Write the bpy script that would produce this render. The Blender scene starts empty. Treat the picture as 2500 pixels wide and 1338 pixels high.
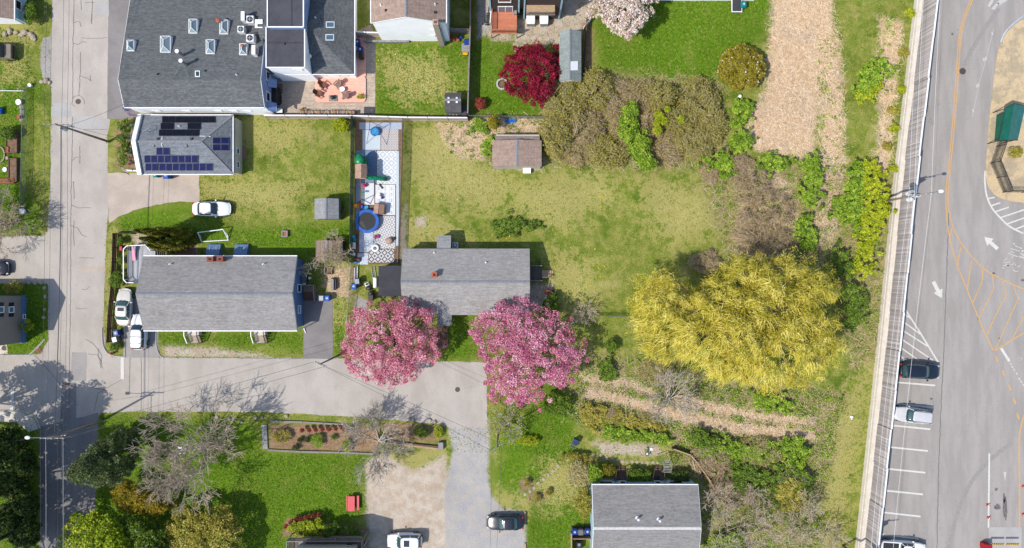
import bpy, math, random
import numpy as np
from mathutils import Vector

# ---------------------------------------------------------------- camera, sky, sun, exposure
sc = bpy.context.scene
H, CX, CY, S = 85.0, 1250.0, 669.0, 20.0      # flight height (m); photo centre; photo pixels per metre on the ground
cam = bpy.data.cameras.new('camera')
cam.sensor_width = 36.0
cam.lens = 36.0 * H / 125.0
cam.clip_start, cam.clip_end = 1.0, 6000.0
camo = bpy.data.objects.new('camera', cam)
sc.collection.objects.link(camo)
camo.location = (0, 0, H)
sc.camera = camo

SUN_EL, SUN_AZ = math.radians(53), math.radians(29)     # shadows run towards AZ (counted from +x)
world = bpy.data.worlds.new('World'); sc.world = world; world.use_nodes = True
wn = world.node_tree; wn.nodes.clear()
sky = wn.nodes.new('ShaderNodeTexSky'); sky.sky_type = 'NISHITA'; sky.sun_disc = False
sky.sun_elevation = SUN_EL
sky.sun_rotation = math.atan2(-math.cos(SUN_AZ), -math.sin(SUN_AZ))
bg = wn.nodes.new('ShaderNodeBackground'); bg.inputs[1].default_value = 0.15
wo = wn.nodes.new('ShaderNodeOutputWorld')
wn.links.new(sky.outputs[0], bg.inputs[0]); wn.links.new(bg.outputs[0], wo.inputs[0])
sun = bpy.data.lights.new('sun', 'SUN'); sun.energy = 3.5; sun.angle = math.radians(0.6); sun.color = (1, 0.95, 0.87)
suno = bpy.data.objects.new('sun', sun); sc.collection.objects.link(suno)
suno.rotation_euler = Vector((math.cos(SUN_AZ) * math.cos(SUN_EL), math.sin(SUN_AZ) * math.cos(SUN_EL), -math.sin(SUN_EL))).to_track_quat('-Z', 'Y').to_euler()
suno.location = (-60, -40, 90)
sc.view_settings.view_transform = 'Standard'
sc.view_settings.look = 'None'
sc.view_settings.exposure = 0.72
sc.view_settings.gamma = 1.0

# ---------------------------------------------------------------- helpers
C = sc.collection
R = random.Random(7)
RN = np.random.default_rng(11)
PI = math.pi

def P(x, y, z=0.0):
    """ground-survey position of a photo point that lies at height z"""
    f = (H - z) / H
    return ((x - CX) / S * f, (CY - y) / S * f, z)

def srgb(v):
    v = v / 255.0
    return v / 12.92 if v <= 0.04045 else ((v + 0.055) / 1.055) ** 2.4
KX = 1.75
def ph(r, g, b, k=KX):
    return (srgb(r) / k, srgb(g) / k, srgb(b) / k, 1)

class MB:
    def __init__(s): s.v = []; s.f = []
    def add(s, vs, fs):
        o = len(s.v); s.v += [tuple(p) for p in vs]; s.f += [tuple(i + o for i in f) for f in fs]; return s
    def box(s, c, d, rz=0.0):
        cx, cy, cz = c; dx, dy, dz = d[0] / 2, d[1] / 2, d[2] / 2; ca, sa = math.cos(rz), math.sin(rz)
        vs = []
        for z in (-dz, dz):
            for x, y in ((-dx, -dy), (dx, -dy), (dx, dy), (-dx, dy)):
                vs.append((cx + x * ca - y * sa, cy + x * sa + y * ca, cz + z))
        return s.add(vs, [(3, 2, 1, 0), (4, 5, 6, 7), (0, 1, 5, 4), (1, 2, 6, 5), (2, 3, 7, 6), (3, 0, 4, 7)])
    def frus(s, c, d0, d1, z0, z1, rz=0.0):
        vs = []; ca, sa = math.cos(rz), math.sin(rz)
        for d, z in ((d0, z0), (d1, z1)):
            for x, y in ((-.5, -.5), (.5, -.5), (.5, .5), (-.5, .5)):
                x, y = x * d[0], y * d[1]
                vs.append((c[0] + x * ca - y * sa, c[1] + x * sa + y * ca, z))
        return s.add(vs, [(3, 2, 1, 0), (4, 5, 6, 7), (0, 1, 5, 4), (1, 2, 6, 5), (2, 3, 7, 6), (3, 0, 4, 7)])
    def beam(s, p, q, w, h):
        p, q = Vector(p), Vector(q); d = (q - p)
        if d.length < 1e-6: return s
        d.normalize(); up = Vector((0, 0, 1)) if abs(d.z) < .95 else Vector((1, 0, 0))
        a = d.cross(up).normalized() * (w / 2); b = a.cross(d).normalized() * (h / 2)
        vs = [p - a - b, p + a - b, p + a + b, p - a + b, q - a - b, q + a - b, q + a + b, q - a + b]
        return s.add(vs, [(3, 2, 1, 0), (4, 5, 6, 7), (0, 1, 5, 4), (1, 2, 6, 5), (2, 3, 7, 6), (3, 0, 4, 7)])
    def tube(s, pts, rad, n=6, cap=True):
        pts = [Vector(p) for p in pts]
        if not hasattr(rad, '__len__'): rad = [rad] * len(pts)
        o = len(s.v); m = len(pts)
        d0 = (pts[1] - pts[0]).normalized(); up = Vector((0, 0, 1)) if abs(d0.z) < .9 else Vector((1, 0, 0))
        a = d0.cross(up).normalized()
        for i, p in enumerate(pts):
            d = (pts[min(i + 1, m - 1)] - pts[max(i - 1, 0)]).normalized()
            a = (a - d * a.dot(d)).normalized(); b = d.cross(a)
            for k in range(n):
                t = 2 * PI * k / n
                s.v.append(tuple(p + (a * math.cos(t) + b * math.sin(t)) * rad[i]))
        for i in range(m - 1):
            for k in range(n):
                k2 = (k + 1) % n
                s.f.append((o + i * n + k, o + i * n + k2, o + (i + 1) * n + k2, o + (i + 1) * n + k))
        if cap:
            s.f.append(tuple(o + k for k in range(n))[::-1]); s.f.append(tuple(o + (m - 1) * n + k for k in range(n)))
        return s
    def cyl(s, c, r, h, n=16, r2=None):
        r2 = r if r2 is None else r2
        return s.tube([(c[0], c[1], c[2]), (c[0], c[1], c[2] + h)], [r, r2], n)
    def ring(s, c, r, rr, n=20, m=6):
        pts = [(c[0] + r * math.cos(2 * PI * k / n), c[1] + r * math.sin(2 * PI * k / n), c[2]) for k in range(n)]
        o = len(s.v)
        for k in range(n):
            t = 2 * PI * k / n
            for j in range(m):
                u = 2 * PI * j / m
                s.v.append((c[0] + (r + rr * math.cos(u)) * math.cos(t), c[1] + (r + rr * math.cos(u)) * math.sin(t), c[2] + rr * math.sin(u)))
        for k in range(n):
            for j in range(m):
                s.f.append((o + k * m + j, o + ((k + 1) % n) * m + j, o + ((k + 1) % n) * m + (j + 1) % m, o + k * m + (j + 1) % m))
        return s
    def ball(s, c, r, n=12, m=8):
        if not hasattr(r, '__len__'): r = (r, r, r)
        rings = []
        for i in range(1, m):
            t = PI * i / m
            rings.append([(c[0] + r[0] * math.sin(t) * math.cos(2 * PI * k / n), c[1] + r[1] * math.sin(t) * math.sin(2 * PI * k / n), c[2] - r[2] * math.cos(t)) for k in range(n)])
        return s.loft(rings, True, True)
    def loft(s, rings, cap0=True, cap1=True):
        o = len(s.v); n = len(rings[0])
        for r in rings: s.v += [tuple(p) for p in r]
        for i in range(len(rings) - 1):
            for k in range(n):
                k2 = (k + 1) % n
                s.f.append((o + i * n + k, o + i * n + k2, o + (i + 1) * n + k2, o + (i + 1) * n + k))
        if cap0: s.f.append(tuple(o + k for k in range(n))[::-1])
        if cap1: s.f.append(tuple(o + (len(rings) - 1) * n + k for k in range(n)))
        return s
    def prism(s, poly, z0, z1):
        n = len(poly); ar = sum(poly[i][0] * poly[(i + 1) % n][1] - poly[(i + 1) % n][0] * poly[i][1] for i in range(n))
        if ar < 0: poly = poly[::-1]
        return s.loft([[(p[0], p[1], z0) for p in poly], [(p[0], p[1], z1) for p in poly]])
    def sheet(s, poly, z):
        n = len(poly); ar = sum(poly[i][0] * poly[(i + 1) % n][1] - poly[(i + 1) % n][0] * poly[i][1] for i in range(n))
        if ar < 0: poly = poly[::-1]
        return s.add([(p[0], p[1], z) for p in poly], [tuple(range(n))])
    def ribbon(s, pts, w, z):
        pts = [Vector((p[0], p[1], 0)) for p in pts]; o = len(s.v); m = len(pts)
        for i, p in enumerate(pts):
            d = (pts[min(i + 1, m - 1)] - pts[max(i - 1, 0)]).normalized(); a = Vector((-d.y, d.x, 0)) * (w / 2)
            s.v.append((p.x + a.x, p.y + a.y, z)); s.v.append((p.x - a.x, p.y - a.y, z))
        for i in range(m - 1): s.f.append((o + 2 * i, o + 2 * i + 1, o + 2 * i + 3, o + 2 * i + 2))
        return s
    def build(s, name, mat, parent=None, origin=None, smooth=False):
        if origin is None: origin = (0, 0, 0)
        if parent is not None and origin == 'p': origin = tuple(parent.location)
        me = bpy.data.meshes.new(name)
        me.from_pydata([(x - origin[0], y - origin[1], z - origin[2]) for x, y, z in s.v], [], s.f)
        if smooth: me.polygons.foreach_set('use_smooth', [True] * len(me.polygons))
        me.materials.append(M[mat] if isinstance(mat, str) else mat)
        me.update()
        o = bpy.data.objects.new(name, me); C.objects.link(o)
        if parent is not None: o.parent = parent
        return o

def np_mesh(name, V, F, mat, parent=None, tint=None, smooth=False):
    """V (n,3) array, F (m,k) array of equal-sized faces, tint one float per face"""
    me = bpy.data.meshes.new(name)
    V = np.ascontiguousarray(V, np.float32); F = np.ascontiguousarray(F, np.int32); m, k = F.shape
    me.vertices.add(len(V)); me.vertices.foreach_set('co', V.ravel())
    me.loops.add(m * k); me.loops.foreach_set('vertex_index', F.ravel())
    me.polygons.add(m); me.polygons.foreach_set('loop_start', np.arange(0, m * k, k, dtype=np.int32))
    if smooth: me.polygons.foreach_set('use_smooth', np.ones(m, bool))
    me.update(calc_edges=True)
    if tint is not None:
        a = me.attributes.new('tint', 'FLOAT', 'FACE'); a.data.foreach_set('value', np.ascontiguousarray(tint, np.float32))
    me.materials.append(M[mat] if isinstance(mat, str) else mat)
    o = bpy.data.objects.new(name, me); C.objects.link(o)
    if parent is not None: o.parent = parent
    return o

def tag(o, label, cat, group=None):
    o['label'] = label; o['category'] = cat
    if group: o['group'] = group
    return o
def thing(name, label, cat, loc=(0, 0, 0), rz=0.0, group=None):
    o = bpy.data.objects.new(name, None); C.objects.link(o)
    o.empty_display_size = .3
    o.location = loc; o.rotation_euler = (0, 0, rz)
    return tag(o, label, cat, group)
def structure(o): o['kind'] = 'structure'; return o
def stuff(o): o['kind'] = 'stuff'; return o
def copy_tree(o, parent=None):
    c = o.copy(); C.objects.link(c); c.parent = parent
    for ch in o.children: copy_tree(ch, c)
    return c
def dup(root, loc, rz, label, group=None):
    c = copy_tree(root); c.location = loc; c.rotation_euler = (0, 0, rz); c['label'] = label
    if group: c['group'] = group
    return c

# ---------------------------------------------------------------- materials
M = {}
def nodes(name):
    m = bpy.data.materials.new(name); m.use_nodes = True; nt = m.node_tree; nt.nodes.clear()
    out = nt.nodes.new('ShaderNodeOutputMaterial'); b = nt.nodes.new('ShaderNodeBsdfPrincipled')
    nt.links.new(b.outputs[0], out.inputs[0]); M[name] = m
    return m, nt, b, out
def nd(nt, t, **kw):
    n = nt.nodes.new('ShaderNode' + t)
    for k, v in kw.items(): setattr(n, k, v)
    return n
def mixc(nt, f, a, b):
    n = nt.nodes.new('ShaderNodeMix'); n.data_type = 'RGBA'
    for i, v in ((0, f), (6, a), (7, b)):
        if isinstance(v, (tuple, list)): n.inputs[i].default_value = v
        elif isinstance(v, (int, float)): n.inputs[i].default_value = v
        else: nt.links.new(v, n.inputs[i])
    return n.outputs[2]
def mth(nt, op, a, b=None, clamp=False):
    n = nt.nodes.new('ShaderNodeMath'); n.operation = op; n.use_clamp = clamp
    for i, v in ((0, a), (1, b)):
        if v is None: continue
        if isinstance(v, (int, float)): n.inputs[i].default_value = v
        else: nt.links.new(v, n.inputs[i])
    return n.outputs[0]
def noise(nt, co, scale, detail=4, rough=.6, dist=0.0):
    n = nt.nodes.new('ShaderNodeTexNoise'); n.inputs['Scale'].default_value = scale; n.inputs['Detail'].default_value = detail
    n.inputs['Roughness'].default_value = rough; n.inputs['Distortion'].default_value = dist
    if co is not None: nt.links.new(co, n.inputs['Vector'])
    return n.outputs['Fac']
def ramp(nt, f, lo, hi):
    n = nt.nodes.new('ShaderNodeMapRange'); n.interpolation_type = 'SMOOTHSTEP'
    nt.links.new(f, n.inputs[0]); n.inputs[1].default_value = lo; n.inputs[2].default_value = hi
    return n.outputs[0]
def coords(nt, which='Object', scale=(1, 1, 1), rz=0.0):
    tc = nt.nodes.new('ShaderNodeTexCoord'); mp = nt.nodes.new('ShaderNodeMapping')
    mp.inputs['Scale'].default_value = scale; mp.inputs['Rotation'].default_value = (0, 0, rz)
    nt.links.new(tc.outputs[which], mp.inputs[0]); return mp.outputs[0]
def bump(nt, b, h, strength, dist=.02):
    n = nt.nodes.new('ShaderNodeBump'); n.inputs['Strength'].default_value = strength; n.inputs['Distance'].default_value = dist
    nt.links.new(h, n.inputs['Height']); nt.links.new(n.outputs[0], b.inputs['Normal'])
def pm(name, c1, c2=None, scale=4, rough=.75, bmp=.0, metal=0.0, spec=.35, fine=None, coat=0.0, stretch=(1, 1, 1)):
    m, nt, b, out = nodes(name); co = coords(nt, scale=stretch)
    if c2 is None: c2 = tuple(v * .82 for v in c1[:3]) + (1,)
    f = noise(nt, co, scale, 5, .65); col = mixc(nt, ramp(nt, f, .35, .68), c1, c2)
    if fine:
        g = noise(nt, co, fine, 2, .5); k = mixc(nt, ramp(nt, g, .3, .7), (.80, .80, .80, 1), (1.12, 1.12, 1.12, 1))
        x = nt.nodes.new('ShaderNodeMix'); x.data_type = 'RGBA'; x.blend_type = 'MULTIPLY'; x.inputs[0].default_value = 1
        nt.links.new(col, x.inputs[6]); nt.links.new(k, x.inputs[7]); col = x.outputs[2]
    nt.links.new(col, b.inputs['Base Color'])
    b.inputs['Roughness'].default_value = rough; b.inputs['Metallic'].default_value = metal
    b.inputs['Specular IOR Level'].default_value = spec; b.inputs['Coat Weight'].default_value = coat
    if coat: b.inputs['Coat Roughness'].default_value = .04
    if bmp: bump(nt, b, noise(nt, co, fine or scale * 6, 3), bmp)
    return m
def shingle(name, c1, c2, cm, rz=0.0, row=.14, rough=.9):
    m, nt, b, out = nodes(name); co = coords(nt, rz=rz)
    t = nd(nt, 'TexBrick'); nt.links.new(co, t.inputs['Vector'])
    t.inputs['Color1'].default_value = c1; t.inputs['Color2'].default_value = c2; t.inputs['Mortar'].default_value = cm
    t.inputs['Scale'].default_value = 1; t.inputs['Mortar Size'].default_value = .012; t.inputs['Mortar Smooth'].default_value = .2
    t.inputs['Brick Width'].default_value = .33; t.inputs['Row Height'].default_value = row; t.offset = .4
    f = noise(nt, co, .5, 4, .6); g = noise(nt, co, 14, 2)
    k = mth(nt, 'ADD', mth(nt, 'MULTIPLY', f, .35), mth(nt, 'MULTIPLY', g, .5))
    st = noise(nt, coords(nt, scale=(.5, 5.5, 1), rz=rz), 1, 4, .6); k = mth(nt, 'ADD', mth(nt, 'ADD', k, mth(nt, 'MULTIPLY', st, .7)), .22)
    v = nt.nodes.new('ShaderNodeVectorMath'); v.operation = 'SCALE'; nt.links.new(t.outputs[0], v.inputs[0]); nt.links.new(k, v.inputs['Scale'])
    nt.links.new(v.outputs[0], b.inputs['Base Color']); b.inputs['Roughness'].default_value = rough; b.inputs['Specular IOR Level'].default_value = .2
    bump(nt, b, t.outputs['Fac'], .6, -.01)
    return m
def boards(name, c1, c2, w=.14, axis='x', rough=.8, gap=.06):
    """plank colouring: bands along an axis with a colour of its own per plank"""
    m, nt, b, out = nodes(name); co = coords(nt, rz=0 if axis == 'x' else PI / 2)
    t = nd(nt, 'TexBrick'); nt.links.new(co, t.inputs['Vector']); t.inputs['Color1'].default_value = c1; t.inputs['Color2'].default_value = c2
    t.inputs['Mortar'].default_value = tuple(v * .35 for v in c1[:3]) + (1,); t.inputs['Scale'].default_value = 1
    t.inputs['Mortar Size'].default_value = w * gap; t.inputs['Brick Width'].default_value = 60; t.inputs['Row Height'].default_value = w
    g = noise(nt, co, 3, 4); k = mth(nt, 'ADD', mth(nt, 'MULTIPLY', g, .5), .72)
    v = nt.nodes.new('ShaderNodeVectorMath'); v.operation = 'SCALE'; nt.links.new(t.outputs[0], v.inputs[0]); nt.links.new(k, v.inputs['Scale'])
    nt.links.new(v.outputs[0], b.inputs['Base Color']); b.inputs['Roughness'].default_value = rough
    return m
def leafmat(name, c1, c2, c3, trans=.3, rough=.55):
    m, nt, b, out = nodes(name)
    a = nd(nt, 'Attribute', attribute_name='tint'); r = nt.nodes.new('ShaderNodeValToRGB')
    r.color_ramp.elements[0].color = c1; r.color_ramp.elements[1].color = c3; e = r.color_ramp.elements.new(.5); e.color = c2
    nt.links.new(a.outputs['Fac'], r.inputs[0]); nt.links.new(r.outputs[0], b.inputs['Base Color'])
    b.inputs['Roughness'].default_value = rough; b.inputs['Specular IOR Level'].default_value = .25
    t = nt.nodes.new('ShaderNodeBsdfTranslucent'); nt.links.new(r.outputs[0], t.inputs[0])
    mx = nt.nodes.new('ShaderNodeMixShader'); mx.inputs[0].default_value = trans
    nt.links.new(b.outputs[0], mx.inputs[1]); nt.links.new(t.outputs[0], mx.inputs[2]); nt.links.new(mx.outputs[0], out.inputs[0])
    return m
def glass(name, c, rough=.05):
    m, nt, b, out = nodes(name); b.inputs['Base Color'].default_value = c; b.inputs['Roughness'].default_value = rough
    b.inputs['Specular IOR Level'].default_value = .8
    return m

W = lambda v: (v, v, v, 1)
pm('white_paint', W(.72), W(.62), 3, .5); pm('trim_white', W(.66), W(.56), 5, .5)
pm('white_plastic', W(.6), W(.55), 3, .4); pm('grey_plastic', ph(120, 122, 126), None, 3, .5)
pm('black_plastic', W(.018), W(.03), 4, .45); pm('dark_metal', W(.05), W(.03), 6, .45, metal=.6); pm('black_paint', W(.012), W(.02), 4, .5)
pm('galvanised', ph(170, 175, 180), ph(140, 145, 150), 8, .4, metal=.7); pm('steel', W(.45), W(.35), 8, .3, metal=.9)
pm('blue_plastic', ph(30, 75, 165), ph(25, 60, 140), 3, .35); pm('bright_blue', ph(25, 110, 210), ph(20, 80, 170), 3, .4)
pm('sky_blue_plastic', ph(70, 170, 220), ph(50, 140, 200), 3, .4); pm('teal_plastic', ph(20, 150, 150), ph(15, 120, 130), 3, .4)
pm('green_plastic', ph(10, 150, 95), ph(5, 115, 75), 3, .35); pm('red_plastic', ph(200, 25, 40), ph(160, 15, 30), 3, .4)
pm('pink_plastic', ph(225, 60, 130), ph(200, 40, 110), 3, .4); pm('yellow_plastic', ph(235, 190, 40), ph(220, 160, 30), 3, .4)
pm('purple_plastic', ph(120, 40, 110), ph(90, 30, 90), 3, .4); pm('orange_plastic', ph(225, 120, 50), ph(200, 95, 40), 3, .45)
pm('tan_plastic', ph(190, 155, 135), ph(165, 130, 110), 3, .5); pm('terracotta', ph(190, 105, 75), ph(165, 85, 60), 6, .8)
pm('brick_red', ph(165, 90, 70), ph(130, 65, 50), 9, .9); pm('chimney_dark', W(.01), W(.015), 6, .9)
pm('rubber', W(.02), W(.03), 9, .85); pm('soil', ph(150, 120, 95), ph(115, 88, 68), 3, .95, fine=18)
pm('wood_grey', ph(165, 158, 152), ph(130, 122, 116), 2, .85, stretch=(1, 12, 1)); pm('wood_brown', ph(125, 98, 80), ph(95, 72, 58), 2, .85, stretch=(1, 10, 1))
pm('wood_tan', ph(205, 175, 140), ph(170, 140, 108), 2, .85, stretch=(1, 10, 1)); pm('log', ph(200, 165, 125), ph(150, 115, 80), 6, .9)
pm('pole_wood', ph(168, 152, 136), ph(130, 116, 104), 3, .9, fine=20); pm('bark', ph(120, 108, 98), ph(84, 72, 62), 5, .95, fine=25)
pm('pale_bark', ph(226, 214, 198), ph(182, 168, 150), 5, .9, fine=25); pm('twig', ph(216, 198, 176, 1.55), ph(172, 154, 132, 1.55), 3, .9)
pm('dark_twig', ph(120, 102, 88), ph(88, 72, 62), 3, .9)
pm('stone', ph(200, 185, 165), ph(165, 150, 132), 3, .9, .3, fine=15); pm('stone_grey', ph(170, 168, 165), ph(140, 138, 136), 3, .9, .3, fine=15)
pm('concrete', ph(226, 216, 202, 1.5), ph(212, 202, 188, 1.5), 1.2, .9, .2, fine=14); pm('kerb_stone', ph(215, 212, 205), ph(190, 186, 178), 3, .85, fine=12)
pm('iron', ph(110, 95, 90), ph(85, 72, 68), 12, .7, metal=.3); pm('rust', ph(165, 100, 75), ph(130, 75, 55), 10, .8)
pm('line_white', ph(240, 236, 228), ph(214, 210, 202), 6, .7, fine=30); pm('line_orange', ph(232, 182, 112), ph(214, 168, 112), 4, .7, fine=30)
pm('line_worn', ph(222, 218, 212), ph(188, 183, 178), 9, .8, fine=30)
pm('crack_tar', ph(105, 103, 106), ph(128, 124, 124), 5, .7)
pm('copper_pot', ph(150, 75, 60), ph(120, 55, 45), 5, .6)
glass('glass_dark', (.012, .016, .022, 1)); glass('glass_sky', ph(95, 130, 150)); glass('glass_pale', ph(150, 168, 170), .12)
glass('glass_green', ph(40, 75, 75), .05)
pm('siding_white', W(.86), W(.8), .8, .6); pm('siding_blue', ph(92, 128, 175, 1.35), ph(82, 116, 160, 1.35), .8, .65)
pm('siding_pale_blue', ph(165, 195, 208, 1.3), ph(150, 182, 198, 1.3), .8, .65); pm('siding_slate', ph(128, 150, 190, 1.3), ph(115, 138, 178, 1.3), .8, .65)
pm('siding_cream', ph(225, 218, 195), ph(205, 198, 178), .8, .7); pm('siding_grey', ph(150, 150, 152), ph(130, 130, 132), .8, .7)
pm('shake_brown', ph(88, 72, 66), ph(62, 50, 46), 5, .9, fine=12); pm('bulkhead_blue', ph(120, 150, 185), ph(105, 132, 170), 3, .5)
pm('membrane', ph(84, 84, 92), ph(72, 72, 80), .7, .85, fine=10); pm('membrane_dark', ph(70, 69, 76), ph(60, 60, 68), .9, .85, fine=10)
pm('brown_panel', ph(150, 115, 90), ph(130, 98, 76), 3, .7)
# ---------------------------------------------------------------- ground with its zones
def sdist(X, Y, poly):
    """signed distance (m, positive inside) of survey points from a photo-pixel polygon on the ground"""
    p = np.array([((x - CX) / S, (CY - y) / S) for x, y in poly]); q = np.roll(p, -1, 0)
    best = np.full(X.shape, 1e9); ins = np.zeros(X.shape, bool)
    for (ax, ay), (bx, by) in zip(p, q):
        dx, dy = bx - ax, by - ay; L = dx * dx + dy * dy + 1e-9
        t = np.clip(((X - ax) * dx + (Y - ay) * dy) / L, 0, 1)
        best = np.minimum(best, (X - ax - t * dx) ** 2 + (Y - ay - t * dy) ** 2)
        c = (ay > Y) != (by > Y)
        with np.errstate(divide='ignore', invalid='ignore'):
            ins ^= c & (X < (bx - ax) * (Y - ay) / (by - ay + 1e-12) + ax)
    d = np.sqrt(best); return np.where(ins, d, -d)

ZONES = {   # name: (soft edge in m, [polygons])
 'lush': (2.6, [[(1455, 60), (1480, -80), (1915, -80), (1885, 60), (1835, 115), (1770, 200), (1640, 215), (1465, 160)],
                [(575, 1105), (905, 1105), (893, 1250), (840, 1290), (700, 1400), (520, 1400), (560, 1200)],
                [(1205, 1085), (1330, 960), (1410, 960), (1400, 1060), (1420, 1110), (1330, 1160), (1290, 1220), (1210, 1200)],
                [(1285, 1235), (1400, 1170), (1440, 1180), (1440, 1420), (1285, 1420)],
                [(280, 520), (470, 500), (560, 560), (860, 540), (855, 640), (740, 625), (480, 590), (290, 565)],
                [(-60, 60), (60, 90), (100, 205), (60, 330), (60, 460), (110, 560), (-60, 560)],
                [(62, 690), (118, 690), (118, 830), (100, 865), (0, 865), (-60, 860), (-60, 690)],
                [(385, 812), (740, 812), (740, 850), (600, 850), (500, 838), (385, 845)],
                [(918, 105), (1140, 100), (1140, 280), (918, 280)], [(1158, 100), (1250, 90), (1330, 260), (1330, 285), (1160, 285)],
                [(240, 1010), (330, 1015), (620, 1035), (640, 1110), (560, 1240), (230, 1338)],
                [(-80, 1020), (90, 1040), (95, 1400), (-80, 1400)],
                [(815, 735), (850, 735), (845, 870), (815, 870)], [(1085, 770), (1170, 770), (1190, 878), (1085, 878)]]),
 'dry': (4.0, [[(990, 300), (1100, 310), (1180, 400), (1290, 450), (1200, 520), (1030, 480), (995, 420)],
               [(1250, 440), (1480, 420), (1500, 480), (1380, 560), (1260, 520)], [(1560, 430), (1760, 470), (1770, 560), (1640, 600), (1570, 520)],
               [(490, 430), (620, 440), (760, 440), (700, 520), (560, 500), (490, 480)], [(985, 520), (1100, 540), (1150, 600), (985, 605)],
               [(1340, 610), (1440, 640), (1450, 740), (1380, 760)], [(600, 290), (760, 300), (700, 380), (600, 360)],
               [(930, 130), (1080, 140), (1120, 230), (1000, 260), (930, 200)], [(1440, 1075), (1640, 1075), (1730, 1150), (1640, 1120), (1460, 1120)],
               [(270, 560), (285, 560), (275, 830), (255, 830)], [(1340, 1120), (1440, 1120), (1440, 1230), (1330, 1240), (1240, 1250), (1200, 1215), (1230, 1205), (1290, 1210)],
               [(0, 60), (80, 60), (60, 200), (0, 210)], [(2085, 950), (2130, 850), (2100, 1100), (2050, 1338), (1990, 1338), (2010, 1000)],
               [(815, 720), (860, 640), (850, 800), (820, 790)], [(930, 1090), (1085, 1080), (1090, 1110), (1010, 1160), (930, 1150)]]),
 'straw': (2.0, [[(1890, -80), (2035, -80), (2030, 80), (1995, 220), (1985, 380), (1880, 375), (1815, 350), (1830, 280), (1870, 225), (1880, 120)],
                 [(1995, 60), (2045, 60), (2060, 300), (2060, 420), (2040, 560), (2000, 640), (1990, 480), (2005, 380)],
                 [(1070, 310), (1190, 290), (1330, 292), (1330, 332), (1200, 332), (1190, 390), (1110, 375)],
                 [(1418, 912), (1500, 922), (1600, 945), (1600, 968), (1500, 942), (1420, 936)],
                 [(1424, 945), (1520, 962), (1640, 994), (1800, 1030), (1992, 1048), (1992, 1078), (1800, 1062), (1640, 1026), (1520, 990), (1426, 972)], [(1640, 955), (1760, 985), (1900, 1012), (1992, 1022), (1992, 1040), (1880, 1034), (1740, 1010), (1640, 980)],
                 [(2150, 40), (2200, 60), (2170, 420), (2140, 420), (2150, 250)], [(1810, 500), (1900, 420), (1960, 560), (1890, 640), (1800, 620)],
                 [(790, 660), (850, 655), (850, 720), (800, 720)]]),
 'scrub': (3.0, [[(1330, 170), (1760, 200), (1780, 400), (1560, 415), (1330, 395)], [(2062, 430), (2180, 440), (2140, 880), (2080, 900), (2050, 640), (1770, 620), (1700, 400), (2060, 400)],
                 [(1400, 860), (1560, 880), (2060, 960), (1990, 1338), (1700, 1400), (1650, 1090), (1400, 1020)]]),
 'dirt': (1.2, [[(892, 1125), (940, 1108), (1010, 1150), (1085, 1110), (1100, 1200), (1095, 1420), (900, 1420), (895, 1280)],
               [(400, 845), (520, 850), (620, 862), (660, 872), (400, 872)], [(1258, 45), (1366, 45), (1385, -40), (1445, -40), (1450, 30), (1420, 78), (1366, 82), (1366, 110), (1290, 104), (1250, 100), (1262, 80)],
               [(1015, 530), (1040, 530), (1042, 552), (1015, 552)], [(320, 565), (430, 590), (480, 600), (480, 625), (330, 600)],
               [(1240, 700), (1350, 690), (1345, 760), (1300, 760)], [(1200, 395), (1330, 395), (1320, 415), (1210, 412)],
               [(975, 560), (990, 500), (992, 640), (978, 640)], [(1170, 60), (1245, 60), (1250, 100), (1200, 100)], [(1450, 1080), (1600, 1085), (1620, 1110), (1470, 1110)]]),
 'mulch': (1.0, [[(660, 1035), (928, 1040), (926, 1105), (658, 1096)], [(935, 1030), (1080, 1040), (1080, 1080), (940, 1075)], [(1425, 60), (1445, 60), (1448, 190), (1422, 190)],
                [(285, 290), (345, 290), (345, 420), (285, 410)], [(700, 1265), (900, 1290), (900, 1310), (690, 1310)], [(1270, 1170), (1300, 1170), (1300, 1200), (1270, 1200)], [(1290, 1205), (1330, 1205), (1330, 1225), (1290, 1225)]]),
 'gravel': (.9, [[(1092, 1030), (1192, 1020), (1195, 1085), (1190, 1150), (1200, 1210), (1225, 1240), (1282, 1250), (1284, 1420), (1090, 1420), (1085, 1200), (1105, 1100)],
                 [(1165, -80), (1200, -80), (1195, 70), (1165, 100)], [(868, 722), (898, 735), (882, 850), (864, 850)]]),
}
step = .32
xs = np.concatenate([[-2500, -900, -350, -160, -110, -90], np.arange(-76, 76.01, step), [90, 110, 160, 350, 900, 2500]])
ys = np.concatenate([[-2500, -900, -350, -160, -100, -70], np.arange(-46, 46.01, step), [70, 100, 160, 350, 900, 2500]])
GX, GY = np.meshgrid(xs, ys)
nx, ny = len(xs), len(ys)
V = np.stack([GX.ravel(), GY.ravel(), np.zeros(nx * ny)], 1)
ii = np.arange(nx * ny).reshape(ny, nx)
F = np.stack([ii[:-1, :-1].ravel(), ii[:-1, 1:].ravel(), ii[1:, 1:].ravel(), ii[1:, :-1].ravel()], 1)

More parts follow.
